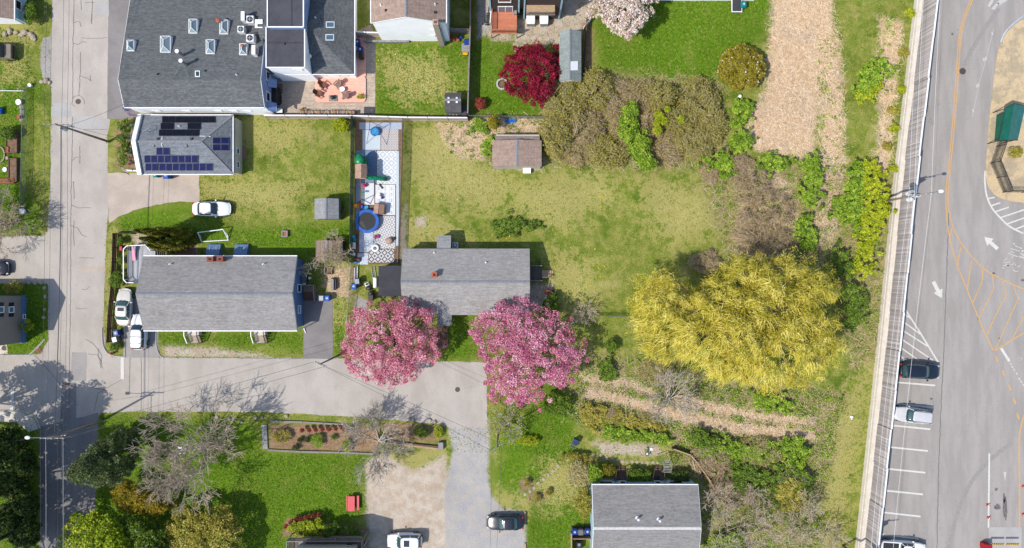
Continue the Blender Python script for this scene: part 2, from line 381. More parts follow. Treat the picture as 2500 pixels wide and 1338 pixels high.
m, nt, b, out = nodes('ground_cover')
co = coords(nt)
n_patch = noise(nt, co, .16, 4, .6); n_mid = noise(nt, co, .9, 5, .65); n_tuft = noise(nt, co, 3.2, 4, .7, .6); n_fine = noise(nt, co, 11, 3, .7)
n_mix = mth(nt, 'ADD', mth(nt, 'MULTIPLY', n_mid, .55), mth(nt, 'MULTIPLY', n_tuft, .45))
col = mixc(nt, ramp(nt, n_mix, .38, .62), ph(120, 140, 46), ph(172, 168, 90))
col = mixc(nt, ramp(nt, n_tuft, .5, .7), col, ph(90, 116, 30))
n_big = noise(nt, co, .26, 5, .62, .4)
col = mixc(nt, mth(nt, 'MULTIPLY', ramp(nt, n_big, .54, .68), .75), col, ph(188, 176, 112)); col = mixc(nt, mth(nt, 'MULTIPLY', ramp(nt, n_big, .47, .34), .8), col, ph(88, 118, 30))
PAL = {'lush': (ph(84, 122, 18), ph(120, 150, 40)), 'dry': (ph(200, 188, 122), ph(168, 164, 86)), 'straw': (ph(234, 208, 174), ph(214, 184, 148)),
       'scrub': (ph(130, 144, 58), ph(184, 170, 114)), 'dirt': (ph(218, 204, 186), ph(200, 180, 158)), 'mulch': (ph(182, 150, 120), ph(150, 122, 92)),
       'gravel': (ph(186, 184, 184), ph(200, 192, 182))}
BRK = {'lush': (n_mix, 1.2), 'dry': (n_mix, 1.9), 'straw': (n_mix, 1.0), 'scrub': (n_mix, 1.6), 'dirt': (n_mix, .9), 'mulch': (n_mix, 1.0), 'gravel': (n_mix, .5)}
hard = None
for k in ('lush', 'dry', 'scrub', 'straw', 'dirt', 'mulch', 'gravel'):
    a = nd(nt, 'Attribute', attribute_name=k)
    bn, amt = BRK[k]
    msk = ramp(nt, mth(nt, 'ADD', a.outputs['Fac'], mth(nt, 'MULTIPLY', mth(nt, 'SUBTRACT', bn, .5), amt * 2)), .26, .74)
    zc = mixc(nt, ramp(nt, {'gravel': n_mid, 'scrub': n_mix, 'dry': n_mix, 'dirt': n_mid}.get(k, n_tuft), .36, .64), PAL[k][0], PAL[k][1])
    if k == 'straw': zc = mixc(nt, mth(nt, 'MULTIPLY', ramp(nt, n_mix, .52, .64), .8), zc, ph(206, 170, 134)); zc = mixc(nt, mth(nt, 'MULTIPLY', ramp(nt, n_big, .5, .62), .8), zc, ph(200, 182, 166))
    if k == 'lush': zc = mixc(nt, mth(nt, 'MULTIPLY', ramp(nt, n_big, .52, .66), .6), zc, ph(136, 146, 62))
    col = mixc(nt, msk, col, zc)
    if k in ('dirt', 'gravel'): hard = msk if hard is None else mth(nt, 'MAXIMUM', hard, msk)
k = mth(nt, 'ADD', mth(nt, 'MULTIPLY', mth(nt, 'SUBTRACT', n_fine, .5), mth(nt, 'SUBTRACT', 1.3, mth(nt, 'MULTIPLY', hard, .9))), 1.0)
k = mth(nt, 'MULTIPLY', k, mth(nt, 'ADD', mth(nt, 'MULTIPLY', n_patch, .5), .75))
v = nt.nodes.new('ShaderNodeVectorMath'); v.operation = 'SCALE'; nt.links.new(col, v.inputs[0]); nt.links.new(k, v.inputs['Scale'])
nt.links.new(v.outputs[0], b.inputs['Base Color']); b.inputs['Roughness'].default_value = .95; b.inputs['Specular IOR Level'].default_value = .1
bump(nt, b, mth(nt, 'ADD', n_fine, n_tuft), .9, .09)

ground = np_mesh('ground', V, F, 'ground_cover')
structure(ground)
X, Y = GX.ravel(), GY.ravel()
ZD = {}
for k, (soft, polys) in ZONES.items():
    d = np.full(X.shape, -1e9)
    for p in polys: d = np.maximum(d, sdist(X, Y, p))
    w = np.clip(.5 + d / (2 * soft), 0, 1); w = w * w * (3 - 2 * w)
    a = ground.data.attributes.new(k, 'FLOAT', 'POINT'); a.data.foreach_set('value', w.astype(np.float32))

# ---------------------------------------------------------------- roads, drives and paving: sheets stacked a few millimetres apart
def rough(poly, step=14, amp=1.6, closed=True):
    o = []; n = len(poly)
    for i in range(n if closed else n - 1):
        (x0, y0), (x1, y1) = poly[i], poly[(i + 1) % n]; L = math.hypot(x1 - x0, y1 - y0); m = max(1, min(60, int(L / step)))
        for j in range(m):
            t = j / m; o.append((x0 + (x1 - x0) * t + R.uniform(-amp, amp), y0 + (y1 - y0) * t + R.uniform(-amp, amp)))
    if not closed: o.append(poly[-1])
    return o
def curve(pts, n=6):
    """Catmull-Rom through photo points"""
    o = []; m = len(pts)
    for i in range(m - 1):
        p0, p1, p2, p3 = pts[max(i - 1, 0)], pts[i], pts[i + 1], pts[min(i + 2, m - 1)]
        for j in range(n):
            t = j / n
            o.append(tuple(.5 * (2 * p1[k] + (p2[k] - p0[k]) * t + (2 * p0[k] - 5 * p1[k] + 4 * p2[k] - p3[k]) * t * t + (3 * p1[k] - p0[k] - 3 * p2[k] + p3[k]) * t ** 3) for k in (0, 1)))
    o.append(pts[-1]); return o
G2 = lambda pts: [P(x, y)[:2] for x, y in pts]
def asphalt(name, c1, c2, dark, streak=(1, 1, 1)):
    m, nt, b, out = nodes(name); co = coords(nt); cs = coords(nt, scale=streak)
    a = noise(nt, cs, .35, 5, .6); g = noise(nt, co, 9, 3, .7); s = noise(nt, co, 1.7, 5, .7)
    col = mixc(nt, ramp(nt, a, .35, .66), c1, c2); col = mixc(nt, mth(nt, 'MULTIPLY', ramp(nt, s, .56, .76), .7), col, dark)
    k = mth(nt, 'ADD', mth(nt, 'MULTIPLY', g, .5), .76)
    v = nt.nodes.new('ShaderNodeVectorMath'); v.operation = 'SCALE'; nt.links.new(col, v.inputs[0]); nt.links.new(k, v.inputs['Scale'])
    nt.links.new(v.outputs[0], b.inputs['Base Color']); b.inputs['Roughness'].default_value = .92; b.inputs['Specular IOR Level'].default_value = .2
    bump(nt, b, g, .35, .02)
asphalt('street_paving', ph(197, 188, 178), ph(184, 175, 165), ph(168, 159, 150), (1.3, .7, 1))
asphalt('street_dark', ph(148, 144, 142), ph(134, 131, 130), ph(120, 117, 117), (2, .3, 1))
asphalt('lot_paving', ph(178, 171, 165), ph(164, 158, 152), ph(150, 144, 140), (2.2, .4, 1))
asphalt('drive_dark', ph(150, 144, 142), ph(136, 131, 130), ph(120, 116, 116))
asphalt('drive_grey', ph(176, 170, 166), ph(164, 158, 154), ph(148, 142, 140))
asphalt('drive_tan', ph(206, 190, 176), ph(190, 175, 160), ph(170, 156, 144))
asphalt('patch_grey', ph(190, 186, 182), ph(180, 176, 172), ph(165, 160, 158))

STREET = [(128, -500), (127, 60), (122, 92), (121, 200), (126, 215), (124, 400), (118, 560), (112, 574), (60, 577), (-600, 577), (-600, 690), (62, 692), (118, 694),
          (118, 830), (100, 862), (72, 868), (-600, 870), (-600, 1003), (40, 1003), (66, 1006), (86, 1018), (97, 1045), (240, 1045), (240, 1020), (246, 1009), (320, 1005),
          (640, 1006), (720, 1010), (900, 1020), (1060, 1034), (1100, 1044), (1190, 1044), (1188, 885), (1050, 881), (815, 874), (742, 874), (386, 873), (272, 871),
          (258, 856), (252, 800), (256, 700), (260, 560), (266, 500), (264, 425), (262, 330), (270, 290), (268, 100), (267, -500)]
road = structure(MB().sheet(G2(rough(STREET, 16, 1.2)), .012).build('street', 'street_paving'))
structure(MB().sheet(G2(rough([(97, 1042), (241, 1008), (238, 1100), (228, 1338), (222, 2200), (90, 2200), (95, 1338)], 18, 1)), .018).build('side_street', 'street_dark'))
def flat(name, mat, poly, z, amp=1.2, parent=None):
    o = MB().sheet(G2(rough(poly, 12, amp)), z).build(name, mat, parent)
    return o if parent else structure(o)
flat('asphalt_apron', 'drive_dark', [(268, -300), (335, -300), (335, 288), (262, 291)], .018, .8)
flat('asphalt_verge', 'drive_grey', [(124, 88), (106, 92), (100, 110), (99, 160), (104, 190), (124, 198)], .018)
flat('concrete_driveway', 'drive_tan', [(264, 422), (487, 424), (487, 494), (440, 492), (380, 500), (325, 514), (290, 530), (266, 545)], .02)
flat('asphalt_driveway', 'drive_grey', [(303, 700), (388, 780), (386, 840), (390, 873), (302, 873), (300, 790)], .02, .8)
flat('asphalt_driveway', 'drive_dark', [(742, 700), (812, 733), (813, 876), (741, 876)], .02, .8)
flat('asphalt_path', 'drive_grey', [(868, 728), (900, 735), (884, 846), (866, 846)], .02)
flat('patio_paving', 'stone', [(660, 170), (905, 60), (916, 85), (916, 281), (660, 281)], .02, .4)
# paving on the patio is small setts
shingle('patio_setts', ph(222, 202, 180), ph(196, 178, 160), ph(160, 146, 132), 0, .2)
bpy.data.objects['patio_paving'].data.materials[0] = M['patio_setts']
for n_, m_, pl in (('street_patch', 'patch_grey', [(178, 285), (226, 283), (262, 292), (262, 318), (178, 318)]), ('street_patch', 'patch_grey', [(232, 3), (266, 3), (266, 40), (232, 38)]),
                   ('street_patch', 'street_dark', [(152, 934), (186, 934), (186, 1040), (146, 1040)]), ('street_patch', 'drive_grey', [(176, 860), (212, 861), (210, 930), (173, 930)]),
                   ('street_patch', 'patch_grey', [(126, 252), (172, 250), (174, 286), (126, 288)])):
    flat(n_, m_, pl, .024, .4, parent=road)
def seam(parent, pts, w=.05, z=.03, mat='crack_tar', name='crack_seal'):
    return MB().ribbon(G2(rough(pts, 7, .9, False)), w, z).build(name, mat, parent)
for pl in ([(181, -20), (180, 60), (178, 110), (178, 180), (177, 245), (176, 255), (183, 260)], [(198, 0), (199, 25)], [(181, 55), (195, 52), (198, 66)], [(226, 0), (224, 60), (224, 34)],
           [(209, 7), (231, 6)], [(199, 93), (225, 94), (262, 92)], [(179, 107), (190, 108), (202, 101), (212, 104)], [(196, 128), (197, 175), (195, 190), (193, 235)],
           [(196, 186), (215, 192), (223, 198)], [(220, 185), (221, 198)], [(177, 240), (185, 235), (195, 234), (204, 241), (206, 255)], [(177, 285), (176, 390), (174, 450), (173, 600), (172, 750), (170, 900), (168, 1003)],
           [(195, 355), (195, 400)], [(195, 383), (185, 385), (177, 392)], [(174, 500), (190, 507), (222, 508)], [(173, 550), (190, 557), (200, 575), (212, 578)], [(193, 629), (230, 630)],
           [(200, 706), (210, 708), (220, 699)], [(186, 752), (200, 755), (213, 752)], [(179, 445), (181, 486)], [(176, 444), (183, 445)], [(205, 316), (262, 316)], [(86, 868), (120, 905), (190, 990)],
           [(210, 828), (226, 838), (238, 852), (242, 875), (250, 890)], [(216, 864), (236, 866), (248, 880), (246, 898)], [(240, 852), (250, 872), (244, 885), (252, 900)], [(186, 938), (262, 954)],
           [(318, 872), (316, 960)], [(345, 872), (345, 1000)], [(300, 925), (240, 960), (230, 1003)], [(390, 872), (560, 874), (742, 876)], [(530, 985), (680, 955)], [(860, 880), (872, 905), (868, 925)],
           [(180, 540), (181, 600)]):
    seam(road, pl)
# manholes and gratings belong to the street
for x, y, r in ((191, 248, 6.5), (163, 941, 5.5), (1117, 951, 6), (10, 850, 6)):
    MB().cyl((*P(x, y)[:2], .0), r / S, .034, 20).build('manhole_cover', 'iron', road)
MB().box((*P(95, 855)[:2], .02), (.55, .75, .034), .6).build('drain_grating', 'rust', road)
# concrete slab round the meter cover at the left edge
flat('concrete_pad', 'concrete', [(-20, 838), (17, 838), (19, 864), (-20, 866)], .016, .3)
# stop lines
for x0, y0, x1, y1 in ((299, 873, 299, 926), (31, 946, 29, 1002)):
    MB().ribbon(G2([(x0, y0), (x1, y1)]), .4, .032).build('stop_line', 'line_white', road)
MB().ribbon(G2([(182, 654), (262, 656)]), .05, .032).build('survey_mark', 'line_orange', road)
# kerbs
def kerb(pts, w=.16, h=.12, mat='kerb_stone', name='kerb', seg=True):
    pts = [P(x, y) for x, y in pts]
    o = structure(MB().tube([(p[0], p[1], h * .35) for p in pts], [h * .65] * len(pts), 4).build(name, mat))
    return o
kerb([(-60, 868), (40, 867), (72, 867), (92, 848), (110, 828)], h=.16)
kerb(curve([(250, 800), (252, 838), (262, 860), (280, 869), (306, 871)]), h=.15)
kerb([(306, 871), (305, 800), (306, 780)], h=.14); kerb(curve([(382, 812), (383, 845), (390, 866), (400, 873)]), h=.14)
kerb(curve([(-60, 1003), (30, 1003), (60, 1005), (86, 1018), (98, 1045)]), h=.18)
flat('corner_sidewalk', 'concrete', curve([(-60, 1006), (30, 1006), (58, 1008), (82, 1021), (95, 1047)]) + [(70, 1055), (40, 1030), (-60, 1030)], .03, .4)

# --- the big lot on the right
LOT_L = [(2300, -500), (2240, 0), (2194, 450), (2146, 900), (2100, 1338), (2050, 1800)]
lot = structure(MB().sheet(G2(LOT_L + [(3800, 1800), (3800, -500)]), .012).build('car_park_road', 'lot_paving'))
ISL = curve([(2760, -60), (2560, 10), (2500, 44), (2466, 70), (2447, 95), (2437, 120), (2430, 160), (2424, 210), (2417, 270), (2411, 340), (2407, 400), (2407, 432), (2414, 458), (2430, 477), (2455, 488), (2500, 495), (2620, 500)], 5)
isl = structure(MB().prism(G2(ISL + [(3000, 500), (3000, -60)]), .0, .07).build('island_ground', 'soil'))
m, nt, b, out = nodes('island_cover'); co = coords(nt)
a = noise(nt, co, .5, 5, .65); f = noise(nt, co, 9, 4, .7); s = noise(nt, co, 2.2, 4, .7)
col = mixc(nt, ramp(nt, a, .40, .55), ph(190, 172, 142), ph(222, 196, 154)); col = mixc(nt, ramp(nt, s, .62, .74), col, ph(166, 150, 118))
k = mth(nt, 'ADD', mth(nt, 'MULTIPLY', f, .9), .55)
v = nt.nodes.new('ShaderNodeVectorMath'); v.operation = 'SCALE'; nt.links.new(col, v.inputs[0]); nt.links.new(k, v.inputs['Scale'])
nt.links.new(v.outputs[0], b.inputs['Base Color']); b.inputs['Roughness'].default_value = .95; bump(nt, b, mth(nt, 'ADD', f, s), .8, .08)
isl.data.materials[0] = M['island_cover']
pm('blue_kerb', ph(205, 212, 220), ph(185, 192, 200), 3, .8)
kerb(curve([(2560, 2), (2500, 38), (2470, 62), (2452, 82), (2443, 104)]), h=.2, mat='blue_kerb')
def line(pts, w, mat='line_white', name='white_line', z=.02, par=None):
    return MB().ribbon(G2(pts), w, z).build(name, mat, par or lot)
# double orange line, then the two arms of the painted island
OR1 = curve([(2380, -40), (2369, 0), (2350, 48), (2340, 100), (2337, 140), (2330, 240), (2320, 360), (2311, 450), (2309, 490), (2311, 530), (2318, 580), (2336, 645), (2360, 705), (2380, 755), (2403, 810), (2426, 858)])
OR2 = curve([(2384, -40), (2374, 0), (2355, 48), (2345, 100), (2342, 140), (2335, 240), (2325, 360), (2316, 450), (2314, 490), (2320, 530), (2334, 572), (2362, 615), (2405, 658), (2435, 676), (2480, 698), (2530, 716)])
line(OR1, .13, 'line_orange', 'orange_line'); line(OR2, .13, 'line_orange', 'orange_line')
line([(2426, 858), (2470, 830), (2530, 795)], .15, 'line_orange', 'orange_line')
for pl in ([(2323, 558), (2318, 580)], [(2345, 603), (2337, 650)], [(2372, 633), (2361, 706)], [(2398, 656), (2398, 686), (2374, 740)], [(2423, 672), (2426, 704), (2390, 776)], [(2447, 686), (2457, 718), (2428, 775), (2408, 820)],
           [(2474, 698), (2486, 728), (2430, 852)], [(2500, 770), (2472, 826)]):
    line(pl, .12, 'line_orange', 'orange_hatch', .024)
for x, y in ((2433, 876), (2449, 911), (2465, 946), (2477, 980), (2485, 1016)):
    line([(x - 2.5, y - 7), (x + 2.5, y + 7)], .2, 'line_orange', 'orange_dash')
line(curve([(2508, 1000), (2498, 1020), (2489, 1062), (2488, 1120), (2489, 1200), (2489, 1288)]), .16, 'line_orange', 'orange_line')
# white hatch below the island
WH = curve([(2405, 417), (2404, 440), (2408, 475), (2420, 505), (2440, 530), (2465, 553), (2498, 570)])
line(WH, .2); line([(2498, 570), (2540, 520)], .2)
for pl in ([(2411, 485), (2428, 482)], [(2418, 503), (2442, 495)], [(2429, 517), (2463, 506)], [(2441, 532), (2500, 512)], [(2458, 547), (2520, 525)], [(2480, 559), (2530, 540)]):
    line(pl, .17, name='white_hatch', z=.024)
# parking bays along the fence
pm('line_bay', ph(240, 236, 230), ph(226, 222, 214), 6, .7, fine=30)
line([(2205, 748), (2248, 815), (2290, 884)], .2)
for pl in ([(2204, 764), (2222, 777)], [(2203, 784), (2247, 816)], [(2201, 805), (2264, 845)], [(2198, 826), (2278, 880)], [(2195, 846), (2243, 880)], [(2193, 865), (2212, 880)], [(2190, 879), (2212, 880)]):
    line(pl, .17, name='white_hatch', z=.024)
for x0, y0, x1, y1 in ((2185, 933, 2283, 941), (2180, 985, 2278, 995), (2173, 1038, 2271, 1048), (2167, 1091, 2265, 1101), (2162, 1144, 2259, 1154), (2156, 1197, 2253, 1207), (2149, 1250, 2247, 1261), (2143, 1303, 2242, 1315)):
    line([(x0, y0), (x1, y1)], .2, 'line_bay', 'bay_line')
line([(2415, 1107), (2413, 1288)], .2)
line([(2444, 850), (2464, 882)], .32, name='white_line')
for x, y in ((2467, 888), (2471, 896), (2476, 903), (2482, 912), (2488, 925), (2493, 932), (2498, 940)):
    line([(x - 1.5, y - 2.5), (x + 1.5, y + 2.5)], .18, 'line_worn', 'worn_line')
line(curve([(2426, 70), (2411, 128), (2400, 170), (2388, 215), (2373, 288)]), .05, 'line_worn', 'worn_line')
for x, y in ((2422, 82), (2401, 145), (2406, 143), (2388, 207), (2384, 210), (2375, 270)):
    MB().sheet(G2([(x - 2, y - 4), (x + 2, y - 3), (x + 3, y + 3), (x - 1, y + 5)]), .026).build('worn_line', 'line_worn', lot)
# faded word and marks near the turn, worn to strokes
for pl, w in (([(2474, 594), (2477, 597)], .2), ([(2477, 600), (2495, 607)], .12), ([(2467, 607), (2489, 613)], .12), ([(2466, 613), (2476, 617)], .1), ([(2461, 618), (2485, 627)], .13), ([(2470, 631), (2473, 625)], .1),
              ([(2488, 626), (2500, 630)], .2), ([(2491, 618), (2503, 626)], .2), ([(2493, 613), (2504, 612)], .2), ([(2451, 637), (2458, 630)], .1), ([(2450, 642), (2465, 639)], .09), ([(2448, 648), (2463, 649)], .12), ([(2454, 645), (2463, 650)], .14),
              ([(2447, 653), (2451, 655)], .16), ([(2468, 646), (2479, 643)], .09), ([(2472, 658), (2478, 663), (2485, 662)], .1), ([(2484, 652), (2491, 648)], .14), ([(2475, 641), (2480, 648)], .09)):
    line(pl, w, 'line_worn', 'worn_lettering', .026)
MB().ring((*P(2489, 876)[:2], .024), .2, .03, 12, 4).build('worn_lettering', 'line_worn', lot)
for pl in ([(2411, 14), (2420, -2), (2426, 2), (2416, 18)], [(2419, 22), (2430, 10), (2440, 6), (2428, 24)], [(2432, 8), (2444, -4), (2470, -6), (2452, 6), (2441, 12)]):
    MB().sheet(G2(pl), .024).build('crosswalk_bar', 'line_worn', lot)
def arrow(x, y, ang, L=42):
    a = math.radians(ang); ca, sa = math.cos(a), math.sin(a); q = []
    for u, w in ((-.5, -.1), (.05, -.1), (.05, -.26), (.5, 0), (.05, .26), (.05, .1), (-.5, .1)):
        u *= L; w *= L; q.append((x + u * ca - w * sa, y + u * sa + w * ca))
    MB().sheet(G2(q), .022).build('white_arrow', 'line_white', lot)
arrow(2419, 593, -138, 44); arrow(2289, 708, 63, 46)
# worn arrow in the gated lane, seams and stains
MB().sheet(G2([(2449, 1152), (2457, 1152), (2453, 1174)]), .022).build('worn_arrow', 'line_worn', lot)
seam(lot, [(2316, 520), (2310, 700), (2303, 880), (2297, 1000), (2291, 1150), (2286, 1400)], .09, .016)
MB().cyl((*P(2350, 174)[:2], 0), .4, .02, 24).build('manhole_cover', 'iron', lot)
pm('oil_stain', ph(98, 92, 90), ph(140, 134, 130), 5, .6, fine=20); pm('tyre_mark', ph(158, 152, 147), ph(170, 164, 158), 4, .85, fine=12)
def blob(cx, cy, rx, ry, n=16, amp=.3):
    return [(cx + rx * (1 + R.uniform(-amp, amp)) * math.cos(2 * PI * k / n), cy + ry * (1 + R.uniform(-amp, amp)) * math.sin(2 * PI * k / n)) for k in range(n)]
for cx, cy, rx, ry in ((2454, 1240, 5, 28), (2451, 1215, 3, 14), (2432, 1194, 4, 4), (2434, 1238, 8, 7), (2426, 668, 3, 4), (2388, 776, 2.5, 4), (2274, 974, 4, 2.5), (2325, 83, 3, 3), (2500, 684, 8, 3), (2440, 826, 3, 2)):
    MB().sheet(G2(blob(cx, cy, rx, ry)), .018).build('oil_stain', 'oil_stain', lot)
for pl, w in ((curve([(2440, 20), (2410, 60), (2385, 100), (2365, 135), (2352, 165)]), .5), (curve([(2262, 240), (2266, 275), (2276, 305)]), .5), (curve([(2470, 1080), (2400, 1140), (2350, 1220), (2315, 1338)]), .5)):
    MB().ribbon(G2(rough(pl, 8, 1.2, False)), w, .015).build('tyre_mark', 'tyre_mark', lot)
# concrete pad of the gated lane
flat('gate_pad', 'patch_grey', [(2414, 1287), (2494, 1287), (2494, 1420), (2414, 1420)], .018, .3)
# mulch beds, gravel specks and lumps are left to the ground cover
# ---------------------------------------------------------------- buildings
shingle('roof_slate', ph(126, 129, 130), ph(102, 105, 107), ph(80, 82, 84)); shingle('roof_slate_v', ph(126, 129, 130), ph(102, 105, 107), ph(78, 80, 82), PI / 2)
shingle('roof_grey', ph(176, 172, 169), ph(152, 149, 147), ph(128, 125, 124)); shingle('roof_light', ph(182, 178, 174), ph(160, 156, 153), ph(138, 135, 133))
shingle('roof_solar', ph(150, 155, 162), ph(126, 131, 138), ph(102, 106, 114)); shingle('roof_solar_v', ph(140, 144, 150), ph(116, 120, 126), ph(92, 96, 102), PI / 2)
shingle('roof_brown', ph(172, 155, 146), ph(152, 136, 128), ph(128, 114, 108)); shingle('roof_brown_v', ph(190, 164, 148), ph(168, 144, 130), ph(134, 114, 104), PI / 2)
shingle('roof_shed_grey', ph(172, 172, 172), ph(154, 154, 154), ph(126, 126, 126), PI / 2); shingle('roof_sage', ph(164, 174, 170), ph(148, 158, 154), ph(126, 134, 130), PI / 2)
shingle('roof_dark', ph(110, 106, 106), ph(92, 88, 90), ph(74, 70, 72)); shingle('roof_house5', ph(166, 163, 160), ph(146, 143, 141), ph(124, 122, 120))
pm('ridge_cap', ph(150, 152, 158), ph(122, 124, 130), 5, .9, stretch=(2, 1, 1)); pm('ridge_white', ph(228, 226, 222), ph(205, 202, 198), 3, .7)

def wx(px, z=0): return (px - CX) / S * (H - z) / H
def wy(py, z=0): return (CY - py) / S * (H - z) / H

def slab(Vt, Ft, t=.14):
    mb = MB(); n = len(Vt); mb.v = [tuple(p) for p in Vt] + [(x, y, z - t) for x, y, z in Vt]
    ed = {}
    for f in Ft:
        mb.f.append(tuple(f)); mb.f.append(tuple(i + n for i in f)[::-1])
        for i in range(len(f)):
            a, b_ = f[i], f[(i + 1) % len(f)]; ed[(a, b_)] = 1
    for a, b_ in ed:
        if (b_, a) not in ed: mb.f.append((b_, a, a + n, b_ + n))
    return mb

def window(root, c, face, w, h, frame='trim_white', pane='glass_dark', d=.07, panes=1):
    """framed window on a wall; c is the centre on the wall surface, face one of x+ x- y+ y-"""
    s = 1 if face[1] == '+' else -1
    def bx(mb, u0, u1, z0, z1, d0, d1):
        um, zm = (u0 + u1) / 2, (z0 + z1) / 2; dm = s * (d0 + d1) / 2
        if face[0] == 'x': mb.box((c[0] + dm, c[1] + um, c[2] + zm), (d1 - d0, u1 - u0, z1 - z0))
        else: mb.box((c[0] + um, c[1] + dm, c[2] + zm), (u1 - u0, d1 - d0, z1 - z0))
        return mb
    t = .09; mb = MB()
    bx(mb, -w / 2, w / 2, h / 2 - t, h / 2, 0, d); bx(mb, -w / 2, w / 2, -h / 2, -h / 2 + t, 0, d + .03)
    bx(mb, -w / 2, -w / 2 + t, -h / 2 + t, h / 2 - t, 0, d); bx(mb, w / 2 - t, w / 2, -h / 2 + t, h / 2 - t, 0, d)
    for k in range(1, panes): bx(mb, -w / 2 + w * k / panes - t / 2, -w / 2 + w * k / panes + t / 2, -h / 2 + t, h / 2 - t, 0, d)
    o = mb.build('window', frame, root, 'p')
    bx(MB(), -w / 2 + t, w / 2 - t, -h / 2 + t, h / 2 - t, .004, .03).build('pane', pane, o, root.location[:])
    return o

def gable(root, x0, x1, y0, y1, he, hr, axis='x', yr=None, he1=None, oh=.3, ohg=.25, roof='roof_grey', wall='siding_white', trim='trim_white', cap='ridge_cap', z0=0.0, rake=None):
    """gabled building; x0..x1 along the ridge, y0..y1 across it (outer roof edges), built along axis"""
    T = (lambda u, v, z: (u, v, z)) if axis == 'x' else (lambda u, v, z: (v, u, z))
    yr = (y0 + y1) / 2 if yr is None else yr; he1 = he if he1 is None else he1
    Vt = [T(x0, y0, he), T(x1, y0, he), T(x1, yr, hr), T(x0, yr, hr), T(x1, y1, he1), T(x0, y1, he1)]
    slab(Vt, [(0, 1, 2, 3), (3, 2, 4, 5)] if axis == 'x' else [(3, 2, 1, 0), (5, 4, 2, 3)]).build('roof', roof, root, 'p')
    s0, s1 = (hr - he) / (yr - y0), (hr - he1) / (y1 - yr)
    sec = [(y0 + oh, z0), (y1 - oh, z0), (y1 - oh, he1 + s1 * oh - .16), (yr, hr - .17), (y0 + oh, he + s0 * oh - .16)]
    mb = MB(); mb.loft([[T(x0 + ohg, v, z) for v, z in sec], [T(x1 - ohg, v, z) for v, z in sec]]); mb.build('wall', wall, root, 'p')
    if trim:
        for yy, zz, sg in ((y0, he, -1), (y1, he1, 1)):
            MB().beam(T(x0 - .02, yy + sg * .05, zz - .06), T(x1 + .02, yy + sg * .05, zz - .06), .1, .13).build('gutter', trim, root, 'p')
            for xx, sx in ((x0, -1), (x1, 1)):
                MB().beam(T(xx + sx * .03, yy, zz - .1), T(xx + sx * .03, yr, hr - .1), .05, .12).build('rake_trim', rake or trim, root, 'p')
    if cap:
        MB().add([T(x0, yr - .16, hr - .16 * s0 + .025), T(x1, yr - .16, hr - .16 * s0 + .025), T(x1, yr, hr + .035), T(x0, yr, hr + .035), T(x1, yr + .16, hr - .16 * s1 + .025), T(x0, yr + .16, hr - .16 * s1 + .025)],
                 [(0, 1, 2, 3), (3, 2, 4, 5)]).build('ridge', cap, root, 'p')
    def zf(x, y):
        v = y if axis == 'x' else x
        return he + s0 * (v - y0) if v < yr else he1 + s1 * (y1 - v)
    return zf
def on(px, py, zf, dz=0.0):
    z = 3.0
    for _ in range(8):
        x, y, _z = P(px, py, z); z = zf(x, y) + dz
    return P(px, py, z)
def vent(root, p, r=.06, h=.35, mat='white_plastic', name='vent_pipe'):
    mb = MB().cyl((p[0], p[1], p[2] - .05), r, h + .05, 10); mb.cyl((p[0], p[1], p[2] - .02), r * 1.8, .05, 10)
    return mb.build(name, mat, root, 'p')
def hood(root, p, s=.22, mat='dark_metal', name='roof_vent'):
    return MB().frus(p, (s * 1.3, s * 1.3), (s * .8, s * .8), p[2] - .05, p[2] + .16).build(name, mat, root, 'p')
def chimney(root, p, w, d, h, mat='brick_red', name='chimney'):
    mb = MB().box((p[0], p[1], p[2] + h / 2 - .2), (w, d, h + .4)); mb.box((p[0], p[1], p[2] + h + .04), (w + .12, d + .12, .1))
    o = mb.build(name, mat, root, 'p')
    MB().box((p[0], p[1], p[2] + h + .1), (w * .5, d * .5, .03)).build('flue', 'chimney_dark', o, root.location[:])
    return o
def skylight_flat(root, px, py, w, h, zf, pane='glass_sky'):
    cs = [on(px + a * w / 2, py + b_ * h / 2, zf, .09) for a, b_ in ((-1, 1), (1, 1), (1, -1), (-1, -1))]
    o = slab(cs, [(0, 1, 2, 3)], .16).build('skylight', 'trim_white', root, 'p')
    ci = [on(px + a * (w / 2 - 2), py + b_ * (h / 2 - 2), zf, .105) for a, b_ in ((-1, 1), (1, 1), (1, -1), (-1, -1))]
    slab(ci, [(0, 1, 2, 3)], .03).build('pane', pane, o, root.location[:])

# --- 1: long shop building, with its taller block and hipped wing
def rt(name, label, px, py, cat='house'):
    return thing(name, label, cat, P(px, py))
shop = rt('workshop_building', 'big slate-roofed workshop with pyramid skylights and roof condensers beside the street', 470, 150, 'building')
zs = gable(shop, -44.9, -28.7, 19.3, 36, 4.4, 5.65, yr=22.2, he1=2.2, oh=.12, ohg=.12, roof='roof_slate', wall='siding_white', cap=None)
MB().box((-28.82 + .03, 25.4, 2.0), (.1, 11.7, 4.0)).build('gable_siding', 'siding_slate', shop, 'p')
MB().add([(-28.75, 19.6, 4.0), (-28.75, 31.2, 4.0), (-28.75, 22.2, 5.4), (-28.75, 19.6, 4.3)], [(0, 1, 2, 3)]).build('gable_peak', 'siding_slate', shop, 'p')
for py_ in (186, 236):
    window(shop, (-28.72, wy(py_, 3.2), 3.1), 'x+', 1.15, 1.25)
for px_, w_ in ((385, .9), (458, .9), (535, .8), (572, .9), (607, .8)):
    window(shop, (wx(px_, 2.0), 19.42, 2.2), 'y-', w_, .5, d=.05)
